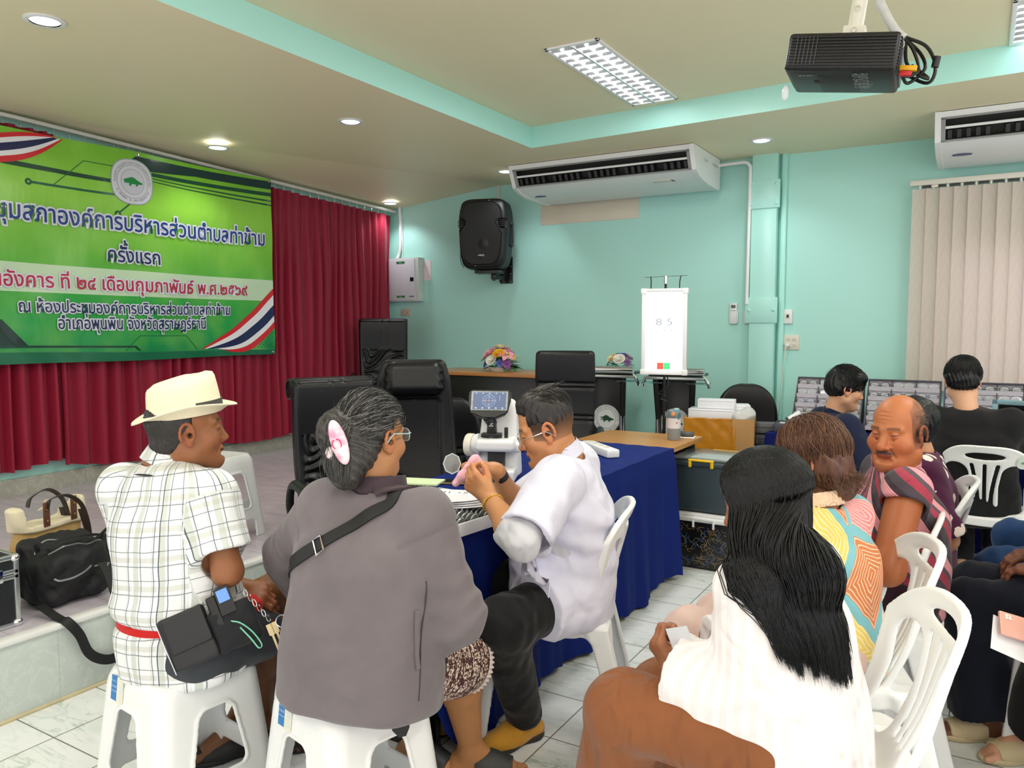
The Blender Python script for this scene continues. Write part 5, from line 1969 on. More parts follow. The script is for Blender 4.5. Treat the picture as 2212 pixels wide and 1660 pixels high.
text_into(mb,'鹿',Matrix.Translation((0.028,-0.0305,0.108))@Matrix.Rotation(math.radians(42),4,'Z')@FX,height=0.014)
mb.build('red_mark',mat('bottle_red',(180,90,100),rough=0.5),t,smooth=0)
# wire phone stand
t=thing('phone_stand','small silver folding stand at the far edge of the wooden table','stand',(-1.545,4.69,0.751),math.radians(10))
b=MB().tube([(-0.045,0.02,0.004),(-0.045,-0.03,0.004),(0.045,-0.03,0.004),(0.045,0.02,0.004)],0.003,7,closed=True)
b.build('base_wire',M_CHROME,t)
MB().box((0.0,0.0,0.024),(0.085,0.006,0.036),0.002,(-0.6,0,0)).build('tilted_plate',M_DGREY,t)
MB().tube([(-0.045,-0.02,0.004),(-0.055,-0.01,0.028),(-0.05,0.01,0.04)],0.003,7).build('prop',M_CHROME,t)
# lens meter
def lens_meter():
 t=thing('lens_meter','white digital lens meter with a tilted screen on the blue cloth','lens meter',(-1.865,2.98,0.756),math.radians(24))
 MW=mat('instrument_white',(232,233,235),rough=0.35,var=0.02)
 V,F=solid([loft([(0,0.06,0.0),(0,0.06,0.1),(0,0.07,0.2),(0,0.085,0.32),(0,0.09,0.36)],[0.1,0.095,0.088,0.075,0.062],[0.09,0.085,0.07,0.045,0.035],(1,0,0),5.0,0.02)],0.005)
 np_mesh('column',V,F,MW,t)
 V,F=solid([rbox((0.0,-0.055,0.165),(0.088,0.07,0.028),None,0.02),rbox((0,-0.03,0.03),(0.09,0.11,0.03),None,0.015),rbox((0.08,-0.02,0.15),(0.03,0.05,0.022),None,0.012)],0.004,0.012)
 np_mesh('lens_table',V,F,MW,t)
 MB().box((0,-0.045,0.1),(0.075,0.06,0.085),0.008).build('recess',mat('instrument_dark',(38,40,42),rough=0.5),t)
 b=MB().lathe([(0.036,0.0),(0.05,0.0),(0.052,0.004),(0.052,0.028),(0.05,0.032),(0.036,0.032),(0.034,0.016),(0.036,0.0)],36,Matrix.Translation((-0.135,-0.03,0.155))@Matrix.Rotation(PI/2,4,'Y')@Matrix.Rotation(0.25,4,'X'),close=False)
 b.build('prism_ring',mat('ivory_plastic',(232,228,212),rough=0.4),t)
 b=MB().lathe([(0.0001,0),(0.03,0),(0.03,0.018),(0.0001,0.018)],24,Matrix.Translation((-0.128,-0.03,0.155))@Matrix.Rotation(PI/2,4,'Y'),close=False)
 b.build('ring_core',M_BLACK,t)
 MB().cyl((-0.12,-0.03,0.155),(-0.08,-0.03,0.158),0.04,0.05,seg=20).build('ring_neck',MW,t)
 b=MB().box((-0.02,-0.05,0.238),(0.045,0.05,0.09),0.008,taper=(0.8,0.8))
 b.box((-0.02,-0.055,0.205),(0.09,0.05,0.018),0.004)
 b.box((0.045,-0.055,0.215),(0.016,0.02,0.05),0.003)
 b.build('marker_arm',M_BLACK,t)
 b=MB()
 for k in range(4):
  b.cyl((-0.05+k*0.02,-0.06,0.185),(-0.05+k*0.02,-0.06,0.205),0.004,seg=8)
 b.tube([(-0.065,-0.06,0.21),(-0.065,-0.075,0.2),(0.03,-0.08,0.2)],0.003,6)
 b.build('ink_pin',M_BLACK,t)
 b=MB().cyl((-0.02,-0.055,0.192),(-0.02,-0.055,0.2),0.03,0.026,seg=18)
 b.cyl((-0.055,-0.06,0.13),(-0.055,-0.06,0.165),0.012,0.008,seg=12)
 b.build('lens_stop',M_BLACK,t)
 H=Matrix.Translation((-0.03,-0.045,0.345))@Matrix.Rotation(math.radians(-22),4,'X')
 b=MB()
 out=[]
 for x,z in((-0.095,0.062),(0.095,0.062),(0.1,0.02),(0.083,-0.052),(0.03,-0.075),(-0.03,-0.075),(-0.083,-0.052),(-0.1,0.02)):
  out.append((x,z))
 bm=bmesh.new()
 f0=[bm.verts.new((x,-0.014,z))for x,z in out]
 f1=[bm.verts.new((x*0.9,0.03,z*0.9))for x,z in out]
 bm.faces.new(f0)
 bm.faces.new(f1[::-1])
 for i in range(8):
  bm.faces.new((f0[i],f1[i],f1[(i+1)%8],f0[(i+1)%8]))
 bmesh.ops.bevel(bm,geom=bm.edges[:],offset=0.008,segments=3,affect='EDGES')
 bm.verts.index_update()
 b.add([v.co[:]for v in bm.verts],[[v.index for v in f.verts]for f in bm.faces],H)
 bm.free()
 b.build('screen_head',mat('screen_bezel',(30,33,35),rough=0.3),t)
 MB().add(*box_geo((0,-0.0155,0.008),(0.165,0.002,0.088)),H).build('film',mat('silver_film',(178,186,188),rough=0.2,metal=0.4,var=0.4,vscale=60),t,smooth=0)
 sc=MB().add(*box_geo((0,-0.0172,0.008),(0.148,0.002,0.078)),H).build('display',mat('display_glow',(84,96,124),emit=0.55,emit_rgb=(84,96,124),rough=0.2,var=0.1),t,smooth=0)
 mb=MB()
 for r in(0.028,0.018):
  mb.tube([H@Vector((-0.002+r*math.cos(a),-0.0186,0.008+r*math.sin(a)))for a in np.linspace(0,2*PI,36,endpoint=False)],0.0005,4,closed=True)
 mb.add(*box_geo((-0.002,-0.0186,0.008),(0.066,0.0006,0.0007)),H)
 mb.add(*box_geo((-0.002,-0.0186,0.008),(0.0007,0.0006,0.056)),H)
 for k in range(5):
  mb.add(*box_geo((-0.06+k*0.03,-0.0186,-0.026),(0.008,0.0006,0.004)),H)
  mb.add(*box_geo((-0.06+k*0.03,-0.0186,0.042),(0.006,0.0006,0.003)),H)
 for k in range(3):
  mb.add(*box_geo((0.046,-0.0186,0.028-k*0.008),(0.003,0.0006,0.003)),H)
 mb.build('display_marks',mat('display_ink',(180,200,220),emit=0.5,emit_rgb=(180,200,220),var=0),sc,smooth=0)
 mb=MB()
 mb.add(*box_geo((-0.002,-0.0192,0.008),(0.016,0.0006,0.001)),H)
 mb.add(*box_geo((-0.002,-0.0192,0.008),(0.001,0.0006,0.016)),H)
 mb.build('display_cross',mat('display_orange',(230,150,80),emit=0.6,emit_rgb=(230,150,80),var=0),sc,smooth=0)
 b=MB().cyl(H@Vector((0,0.0,-0.06)),(-0.02,-0.045,0.255),0.03,0.024,seg=14)
 b.build('neck',mat('screen_bezel',(30,33,35)),t)
 mb=MB().lathe([(0.004,0),(0.008,0),(0.008,0.001),(0.004,0.001)],16,Matrix.Translation((-0.02,-0.0765,0.262))@FX)
 mb.add(*box_geo((-0.02,-0.077,0.248),(0.018,0.001,0.003)))
 mb.build('maker_mark',M_INKW,t,smooth=0)
lens_meter()
# storage tubs below the wooden table's end
M_TUB=mat('slate_tub_plastic',(58,72,80),rough=0.42,var=0.06,bump=0.08,bscale=120)
def tub(name,label,z0,h,m_body,lid_m,handle_m,w=0.40,d=0.34):
 t=thing(name,label,'storage tub',(-1.355,4.62,z0))
 b=MB()
 b.box((0,0,h*0.46),(w*0.9,d*0.9,h*0.9),0.02,taper=(1.08,1.08))
 body=b.build('tub_body',m_body,t)
 MB().box((0,0,h-0.035),(w+0.025,d+0.025,0.03),0.01).build('tub_rim',lid_m if handle_m is None else m_body,t)
 return t
t=tub('storage_tub','black storage tub with neon line pattern and white lid, under the slate tub',0.0,0.34,None or mat('tub_print',(12,13,16),rough=0.3,var=0.1),M_WHITE,None)
MB().box((0,0,0.326),(0.4,0.34,0.026),0.01).build('lid',M_WHITE,t)
b=MB()
for sx in(-0.06,0.06):
 b.box((sx,-0.186,0.285),(0.012,0.012,0.05),0.003)
b.box((0,-0.187,0.312),(0.132,0.012,0.012),0.003)
b.build('lid_clip',M_WHITE,t)
rng=random.Random(3)
b={c:MB()for c in('gold_line','blue_line','grey_line')}
for i in range(120):
 x,z=rng.uniform(-0.165,0.165),rng.uniform(0.02,0.27)
 cx,cz=round(x/0.02)*0.02,round(z/0.0173)*0.0173
 a=rng.choice((0,1,2,3,4,5))*PI/3
 key=rng.choice(('gold_line','gold_line','grey_line','blue_line'))
 pts=[(cx,cz)]
 for k in range(rng.choice((2,3))):
  L=rng.choice((0.017,0.017,0.034))
  pts.append((pts[-1][0]+L*math.cos(a),pts[-1][1]+L*math.sin(a)))
  a+=rng.choice((-1,1))*PI/3
 if all(abs(p[0])<0.172+0.0 and 0.012<p[1]<0.285 for p in pts):
  for p,q in zip(pts[:-1],pts[1:]):
   def Y(zz):
    return-(0.9*0.34/2)*(1+0.08*(zz/0.306))-0.0015
   b[key].tube([(p[0],Y(p[1]),p[1]),(q[0],Y(q[1]),q[1])],0.0011,4)
for k,c in(('gold_line',(168,140,84)),('blue_line',(60,110,170)),('grey_line',(120,116,110))):
 b[k].build(k,mat('tub_'+k,c,rough=0.4),t)
t=tub('storage_tub','slate grey storage tub with a clear lid and yellow clips beside the wooden table',0.342,0.33,M_TUB,M_TUB,1)
MB().box((0,0,0.325),(0.4,0.34,0.02),0.008).build('clear_lid',mat('clear_lid',(150,165,165),rough=0.15,alpha=0.55,var=0),t)
MB().box((0.0,-0.02,0.316),(0.22,0.16,0.012),0.002).build('packet',M_PAPER,t)
M_YEL=mat('yellow_clip',(240,196,30),rough=0.4)
b=MB().box((-0.02,-0.185,0.318),(0.15,0.022,0.012),0.004)
for sx in(-0.085,0.045):
 b.box((sx,-0.188,0.298),(0.018,0.014,0.045),0.004)
b.build('clip',M_YEL,t)
b=MB().box((0.18,0,0.335),(0.05,0.1,0.02),0.004)
b.box((0.02,0.185,0.322),(0.16,0.022,0.02),0.004)
b.build('clip',M_YEL,t)
MB().box((0.145,-0.1675,0.125),(0.034,0.002,0.07)).build('paper_label',M_LPAP,t,smooth=0)
# cardboard box on the office chair
M_CARD=mat('cardboard',(176,134,82),rough=0.75,var=0.1,vscale=7,bump=0.1,bscale=60)
M_TAPE=mat('brown_tape',(190,126,34),rough=0.22,var=0.2,vscale=16,bump=0.3,bscale=30)
t=thing('cardboard_box','open cardboard box wrapped in brown tape, on the rounded office chair','box',(-1.6,5.62,0.462),math.radians(12))
b=MB()
W_,D_,H_=0.47,0.34,0.33
for s in(-1,1):
 b.box((s*W_/2,0,H_/2),(0.006,D_,H_),0.001)
 b.box((0,s*D_/2,H_/2),(W_,0.006,H_),0.001)
b.box((0,0,0.004),(W_,D_,0.008))
b.build('carton',M_CARD,t)
V,F=solid([rbox((-0.08,-D_/2-0.003,0.19),(0.17,0.006,0.145),None,0.004)],0.006,warp=lambda x,y,z:0.003*wob(7,60)(x,y,z))
np_mesh('tape',V,F,M_TAPE,t)
b=MB().box((0.1,-D_/2-0.006,0.14),(0.022,0.006,0.28),0.002)
b.box((-W_/2-0.004,-0.04,0.2),(0.004,0.24,0.22),0.001)
b.build('tape',M_TAPE,t)
MB().box((0.2,-D_/2-0.004,0.06),(0.03,0.003,0.05)).build('label',M_LPAP,t,smooth=0)
bx=[(-0.06,-0.03,0.35,0.32,0.16,0.075,'long white carton lowest in the cardboard box'),(-0.03,-0.02,0.423,0.26,0.12,0.065,'white carton stacked topmost on the cardboard box'),(0.13,0.05,0.365,0.13,0.16,0.1,'square white carton at the back right of the cardboard box')]
for x,y,z,w_,d_,h_,lb in bx:
 q=Matrix.Translation((-1.6,5.62,0.462))@Matrix.Rotation(math.radians(12),4,'Z')@Vector((x,y,z))
 o=thing('white_carton',lb,'box',q,math.radians(12+x*60),'white cartons in the cardboard box')
 MB().box((0,0,0),(w_,d_,h_),0.003).build('carton',M_PAPER,o)
 MB().box((0,-d_/2-0.0005,h_/2-0.012),(w_-0.01,0.0012,0.0012)).build('flap_line',M_INKG,o,smooth=0)
q=Matrix.Translation((-1.6,5.62,0.462))@Matrix.Rotation(math.radians(12),4,'Z')
V,F=solid([ell((0.15,-0.08,0.34),(0.09,0.07,0.05)),ell((0.19,-0.05,0.36),(0.05,0.05,0.05))],0.006,0.02,warp=lambda x,y,z:0.006*wob(4,60)(x,y,z))
o=np_mesh('plastic_bag',V,F,mat('bag_film',(224,224,222),rough=0.2,alpha=0.75,var=0.05))
o.matrix_world=q
tag(o,'crumpled clear plastic bag in the cardboard box','bag')
M_GBOX=mat('grey_case',(92,94,98),rough=0.5,var=0.06)
for k in range(3):
 o=thing('spectacle_case',['grey spectacle case lowest of the three beside the cardboard box','middle grey spectacle case beside the cardboard box','topmost grey spectacle case beside the cardboard box'][k],'case',(-1.29+0.004*k,5.74-0.02*k,0.55+0.085*k),math.radians(14),'grey spectacle cases')
 MB().box((0,0,0),(0.17,0.1,0.075),0.008).build('case_body',M_GBOX,o)
 MB().box((0,-0.051,0.006),(0.168,0.002,0.004)).build('lid_seam',M_INKD,o,smooth=0)
 if k==0:
  pass
# ------------------------------------------------------------------ spectacle display on the back table
t=thing('display_table','long table under a blue cloth along the wall below the window','table',(0,0,0))
MB().box((0.1,5.92,0.685),(2.7,0.78,0.03),0.004).build('tabletop',M_TABLE,t)
for x in(-1.2,0.1,1.4):
 for y in(5.6,6.24):
  MB().cyl((x,y,0),(x,y,0.67),0.02,seg=10).build('leg',M_CHROME,t)
tablecloth('tablecloth','dark blue cloth on the display table under the spectacle racks',-1.26,1.46,5.52,6.32,0.703,{'x1':0.04,'x0':0.04,'y0':0.04},8,mat('navy_blue_cloth',(8,20,92),spec=0.2,rough=0.8,var=0.12,vscale=4,bump=0.15,bscale=300))
M_RACK=mat('rack_grey',(74,74,84),rough=0.55,var=0.06)
M_RFELT=mat('rack_lining',(196,192,202),rough=0.8,var=0.06)
rack0=None
RX=[(-0.935,'spectacle rack at the left end of the display table'),(-0.45,'spectacle rack in the middle of the display table'),(0.03,'spectacle rack at the right behind the person in black')]
RW,RH,RD,NR,NC=0.455,0.36,0.24,5,3
step=[(-RD/2+0.01+k*(RD-0.04)/NR,0.02+k*(RH-0.03)/NR)for k in range(NR+1)]
for i,(x,lb)in enumerate(RX):
 if rack0 is None:
  rack0=thing('display_rack','grey stepped '+lb,'display rack',(x,6.02,0.706),0,'spectacle display racks')
  for sx in(-1,1):
   prof=[(-RD/2,0),(RD/2,0),(RD/2,RH),(RD/2-0.02,RH),(-RD/2,0.05)]
   M_=Matrix.Translation((sx*RW/2-0.004,0,0))@Matrix.Rotation(PI/2,4,'Z')@Matrix.Rotation(PI/2,4,'X')
   MB().prism(prof,0,0.008,M_).build('side_panel',M_RACK,rack0,smooth=0)
  MB().box((0,RD/2,RH/2),(RW,0.008,RH)).build('back_panel',M_RACK,rack0,smooth=0)
  MB().box((0,RD/2-0.02,RH-0.004),(RW,0.05,0.008)).build('top_board',M_RACK,rack0,smooth=0)
  for sx in(-RW/6,RW/6):
   prof=[(-RD/2+0.006,0),(RD/2,0),(RD/2,RH),(RD/2-0.03,RH),(-RD/2+0.006,0.05)]
   M_=Matrix.Translation((sx-0.003,0,0))@Matrix.Rotation(PI/2,4,'Z')@Matrix.Rotation(PI/2,4,'X')
   MB().prism(prof,0,0.006,M_).build('divider',M_RACK,rack0,smooth=0)
  for k in range(NR):
   y,z=step[k]
   b=MB().box((0,y+0.022,z),(RW-0.012,0.05,0.006))
   b.box((0,y,z+0.012),(RW-0.012,0.004,0.03))
   b.box((0,y+0.045,z+0.032),(RW-0.012,0.004,0.066))
   b.build('shelf',M_RFELT,rack0,smooth=0)
 else:
  dup(rack0,(x,6.02,0.706),0,'grey stepped '+lb)
def spectacles(name,label,cat,rim_m,shape,group=None,temples='folded'):
 """two rims, bridge, temples and lenses; faces -y, width 0.135"""
 t=thing(name,label,cat,group=group)
 b=MB()
 hw,hh=shape
 for sx in(-1,1):
  pts=[]
  for i in range(22):
   a=2*PI*i/22
   ca,sa=math.cos(a),math.sin(a)
   pts.append((sx*0.034+hw*math.copysign(abs(ca)**0.8,ca),0,hh*math.copysign(abs(sa)**0.8,sa)))
  b.tube(pts,0.0016,6,closed=True)
 b.tube([(-0.012,0,0.006),(0,-0.003,0.01),(0.012,0,0.006)],0.0015,6)
 b.build('frame',rim_m,t)
 for sx in(-1,1):
  if temples=='folded':
   pts=[(sx*0.067,0.001,0.008),(sx*0.066,0.012,0.008),(sx*0.02,0.016,0.002),(-sx*0.05,0.02,-0.008)]
  else:
   pts=[(sx*0.067,0.001,0.008),(sx*0.071,0.05,0.008),(sx*0.071,0.1,0.005),(sx*0.068,0.135,-0.015)]
  MB().tube(pts,0.0018,6).build('temple',rim_m,t)
 for sx in(-1,1):
  MB().add([(sx*0.034+hw*0.97*math.cos(2*PI*i/18),0,hh*0.97*math.sin(2*PI*i/18))for i in range(18)],[tuple(range(18))]).build('lens',mat('spectacle_lens',(235,242,242),rough=0.02,alpha=0.28,var=0,spec=0.9),t,smooth=0)
 return t
SP=[mat('rim_black',(20,20,22),rough=0.3),mat('rim_silver',(190,192,196),rough=0.2,metal=0.9),mat('rim_clear',(212,218,224),rough=0.15),mat('rim_brown',(70,50,40),rough=0.3),mat('rim_blue',(70,90,140),rough=0.3)]
KIND=['black','silver','clear','brown','blue']
PAT=[0,1,0,3,0,2,2,4,1,0,0,2,0,1,3,0,0,4,1,0,2,3,0,0,1]
protos={}
n=0
ROWN=['bottom row','second row from the bottom','middle row','second row from the top','top row']
COLN=['left','middle','right']
RKN=['left rack','middle rack','right rack']
for i,(x,lb)in enumerate(RX):
 for k in range(NR):
  for c in range(NC):
   pk=PAT[(i*7+k*3+c*5+n//4)%len(PAT)]
   n+=1
   y,z=step[k]
   lab='%s framed spectacles in the %s, %s column of the %s'%(KIND[pk],ROWN[k],COLN[c],RKN[i])
   if pk not in protos:
    protos[pk]=o=spectacles('spectacles',lab,'spectacles',SP[pk],(0.027,0.019+0.002*(pk%2)),'spectacles in the display racks')
   else:
    o=dup(protos[pk],None,None,lab)
   o.location=(x+(c-1)*RW/3,6.02+y+0.014,0.706+z+0.037)
   o.rotation_euler=(-0.25,0,0.06*math.sin(n*2.3))
t=thing('accessory_tray','small grey tray of white packets at the left end of the display table','tray',(-1.13,5.72,0.706),math.radians(6))
b=MB().box((0,0,0.004),(0.2,0.2,0.006))
for s in(-1,1):
 b.box((s*0.1,0,0.03),(0.006,0.206,0.06),0.001)
 b.box((0,s*0.1,0.03),(0.206,0.006,0.06),0.001)
b.build('tray_body',M_RACK,t)
MB().box((0,0,0.035),(0.17,0.17,0.03),0.004).build('packets',M_PAPER,t)
t=thing('torch','white pen torch with a dark tip resting on the small grey tray','torch',(-1.105,5.72,0.785))
MB().cyl((-0.04,-0.01,0.0),(0.03,0.02,0.05),0.02,seg=16).build('barrel',M_WHITE,t)
MB().cyl((-0.05,-0.015,-0.007),(-0.04,-0.01,0.0),0.021,seg=16).build('tip',M_BLACK,t)
t=thing('table_mirror','pale blue framed mirror standing on the display table at the right edge','mirror',(0.22,5.72,0.706),math.radians(-12))
b=MB()
for s in(-1,1):
 b.box((s*0.13,0,0.14),(0.03,0.018,0.28),0.004)
 b.box((0,0,0.14+s*0.125),(0.29,0.018,0.03),0.004)
b.build('frame',mat('pale_blue_frame',(150,190,204),rough=0.35),t)
MB().box((0,0,0.14),(0.24,0.008,0.23)).build('glass',mat('mirror_silver',(230,232,232),rough=0.03,metal=1.0,var=0),t,smooth=0)
MB().box((0,0.06,0.08),(0.04,0.12,0.012),0.003,(0.9,0,0)).build('stay',M_DGREY,t)
# ------------------------------------------------------------------ bags and case on the stage edge
M_CANVAS=mat('cream_canvas',(228,218,188),rough=0.85,var=0.06,vscale=14,bump=0.3,bscale=220)
M_JUTE=mat('tan_jute',(186,154,96),rough=0.9,var=0.12,vscale=40,bump=0.4,bscale=260)
M_BRN=mat('brown_leather',(98,62,42),rough=0.5,var=0.15,vscale=20)
M_DBRN=mat('dark_brown_strap',(40,30,26),rough=0.55,var=0.15)
t=thing('tote_bag','cream and tan tote bag with brown leather straps on the stage','bag',(-3.6,1.9,0.306),math.radians(14))
def tote_d(z0,z1,ww):
 return loft([(0,0,z0),(0,0,(z0+z1)/2),(0,0,z1)],[ww,ww*1.02,ww*1.03],[0.06,0.055,0.045],(0,1,0),5.0,0.012)
V,F=solid([tote_d(0.0,0.245,0.165)],0.006,warp=lambda x,y,z:0.005*wob(11,22)(x,y,z))
np_mesh('lower_body',V,F,M_JUTE,t)
V,F=solid([tote_d(0.235,0.35,0.168)],0.005,warp=lambda x,y,z:0.007*wob(12,26)(x,y,z),subs=[(tote_d(0.26,0.42,0.155),0.0)])
np_mesh('upper_band',V,F,M_CANVAS,t)
for yy in(-0.06,0.085):
 b=MB().box((0.06,yy,0.305),(0.006,0.034,0.11),0.003)
 p=b.build('leather_tab',M_BRN,t)
 b=MB()
 for z in(0.275,0.325):
  b.ell((0.065,yy,z),(0.004,0.007,0.007),seg=10,rings=6)
 b.build('rivet',mat('brass_rivet',(140,110,70),rough=0.35,metal=0.7),p)
for sx,dz in((0.062,0.0),(-0.05,0.02)):
 pts=spline([(sx,-0.06,0.33),(sx+0.01,-0.045,0.372),(sx+0.03,0.02,0.378+dz),(sx+0.05,0.075,0.33+dz),(sx+0.06,0.1,0.24+dz),(sx+0.055,0.11,0.17),(sx+0.03,0.09,0.30)],8)
 MB().strip(pts,[Vector((1,0,0.5))]*len(pts),0.024,0.004).build('handle',M_DBRN,t)
M_NYL=mat('black_nylon',(17,18,22),rough=0.7,var=0.2,vscale=24,bump=0.25,bscale=120)
M_ZIP=mat('silver_zip',(180,184,188),rough=0.35,metal=0.7)
t=thing('travel_bag','bulging black nylon travel bag with silver zips on the stage edge','bag',(-3.22,1.78,0.306),math.radians(4))
w1,w2=wob(21,26),wob(22,60)
V,F=solid([rbox((-0.06,0.0,0.115),(0.14,0.155,0.11),frame((0,-0.08,1),(1,0,0)),0.07),rbox((0.04,-0.04,0.16),(0.06,0.1,0.065),frame((0.1,-0.15,1),(1,0,0)),0.04),(ell((-0.1,0.0,0.235),(0.1,0.14,0.035)),0.05),(ell((0.04,0.09,0.06),(0.05,0.07,0.05)),0.03)],0.006,0.02,warp=lambda x,y,z:0.010*w1(x,y,z)+0.004*w2(x,y,z))
tb=np_mesh('bag_body',V,F,M_NYL,t)
BV=BVHTree.FromPolygons([tuple(v)for v in V],[tuple(f)for f in F])
def drape(pts,bvh,off=0.002,center=None):
 """push a path onto a surface from outside towards its middle"""
 c=Vector(center)if center is not None else None
 out,nr=[],[]
 for p in pts:
  p=Vector(p)
  loc,n,i,d=bvh.find_nearest(p)
  out.append(loc+n*off)
  nr.append(n)
 return out,nr
def on_surface(name,path,bvh,w,m,parent,off=0.002,n=8,th=0.003):
 pts=spline(path,n)
 q,nr=drape(pts,bvh,off)
 wd_=[]
 for i in range(len(q)):
  tt=(q[min(i+1,len(q)-1)]-q[max(i-1,0)]).normalized()
  wd_.append(tt.cross(nr[i]).normalized())
 for _ in range(3):
  wd_=[(wd_[max(i-1,0)]+wd_[i]+wd_[min(i+1,len(wd_)-1)]).normalized()for i in range(len(wd_))]
  q=[(q[max(i-1,0)]+q[i]*2+q[min(i+1,len(q)-1)])/4 if 0<i<len(q)-1 else q[i]for i in range(len(q))]
 return MB().strip(q,wd_,w,th).build(name,m,parent,smooth=60)
on_surface('zip',[(0.12,-0.14,0.115),(0.13,-0.05,0.13),(0.12,0.03,0.15)],BV,0.007,M_ZIP,t)
on_surface('zip',[(0.02,-0.12,0.26),(0.06,-0.03,0.26),(0.05,0.06,0.25),(0.02,0.12,0.22)],BV,0.007,M_ZIP,t)
on_surface('zip',[(-0.02,-0.16,0.25),(-0.05,-0.06,0.28),(-0.02,-0.03,0.27)],BV,0.006,M_ZIP,t)
on_surface('zip',[(0.1,0.06,0.14),(0.09,0.14,0.14)],BV,0.007,M_ZIP,t)
b=MB().tube([(0.125,0.08,0.145),(0.125,0.085,0.12),(0.122,0.08,0.1)],0.004,6)
b.build('zip_pull',M_ZIP,t)
b=MB()
pts=spline([(-0.02,-0.13,0.24),(0.03,-0.12,0.272),(0.06,0.02,0.276),(0.02,0.12,0.25)],8)
b.strip(pts,[Vector((1,0,0.3))]*len(pts),0.03,0.005)
b.build('carry_handle',M_NYL,t)
# shoulder strap hanging over the edge of the stage (in the bag's own frame)
pts=spline([(0.06,-0.17,0.04),(0.17,-0.17,0.01),(0.222,-0.165,0.0),(0.24,-0.13,-0.06),(0.245,-0.1,-0.14),(0.25,-0.055,-0.185),(0.25,0.0,-0.205),(0.25,0.04,-0.19),(0.25,0.05,-0.12),(0.245,0.048,-0.02),(0.2,0.05,0.06),(0.15,0.06,0.12),(0.11,0.065,0.155)],8)
n_=len(pts)
wd_=[Vector((0.25*(1-abs(2*i/n_-1)),1,0.9 if 0.25<i/n_<0.45 else 0.1)).normalized()for i in range(n_)]
wd_=[]
for i in range(n_):
 tt=(Vector(pts[min(i+1,n_-1)])-Vector(pts[max(i-1,0)])).normalized()
 wd_.append(tt.cross(Vector((1,0,0.25))).normalized())
MB().strip(pts,wd_,0.038,0.004).build('shoulder_strap',mat('black_webbing',(18,19,20),rough=0.65,var=0.2),t,smooth=60)
MB().box((0.255,0.05,-0.125),(0.014,0.05,0.032),0.004).build('strap_slider',M_BLACK,t)
o=thing('camera_bag','small black padded bag behind the plaid shirt, right of the tote bag','bag',(-3.52,2.12,0.306),0.2)
V,F=solid([rbox((0,0,0.075),(0.07,0.09,0.075),None,0.035)],0.007,warp=lambda x,y,z:0.006*wob(5,40)(x,y,z))
np_mesh('bag_body',V,F,M_NYL,o)
MB().tube(spline([(0.0,-0.06,0.14),(0.02,0.0,0.19),(0.0,0.06,0.14)],8),0.008,8).build('handle',M_NYL,o)
o=MB()
V,F=solid([ell((0,0,0.05),(0.05,0.05,0.05))],0.006,warp=lambda x,y,z:0.012*wob(9,55)(x,y,z))
o=np_mesh('crumpled_cloth',V,F,mat('pale_cloth',(214,206,198),rough=0.85))
o.location=(-3.12,2.02,0.305)
tag(o,'crumpled pale cloth tucked beside the black travel bag','cloth')
# aluminium edged case
t=thing('equipment_case','black equipment case with aluminium edges at the left end of the stage','case',(-3.28,1.245,0.307),0)
CX,CY,CZ=0.34,0.56,0.275
M_CASE=mat('case_laminate',(26,28,34),rough=0.5,var=0.12,bump=0.3,bscale=300)
MB().box((0,0,0.1),(CX-0.01,CY-0.01,0.195),0.002).build('case_body',M_CASE,t)
MB().box((0,0,0.24),(CX-0.01,CY-0.01,0.068),0.002).build('case_lid',M_CASE,t)
b=MB()
for z in(0.008,0.192,0.212,CZ-0.008):
 for s in(-1,1):
  b.box((s*(CX/2-0.008),0,z),(0.02,CY,0.018),0.004)
  b.box((0,s*(CY/2-0.008),z),(CX,0.02,0.018),0.004)
for sx in(-1,1):
 for sy in(-1,1):
  b.box((sx*(CX/2-0.008),sy*(CY/2-0.008),CZ/2),(0.02,0.02,CZ),0.004)
b.build('edge_profile',M_ALU,t)
b=MB()
for sx in(-1,1):
 for sy in(-1,1):
  for z in(0.012,CZ-0.012):
   b.ell((sx*(CX/2-0.01),sy*(CY/2-0.01),z),(0.02,0.02,0.018))
b.build('corner_guard',M_CHROME,t)
b=MB()
for y in(0.2,-0.15):
 b.box((CX/2+0.004,y,0.205),(0.012,0.04,0.05),0.003)
b.build('latch',M_CHROME,t)
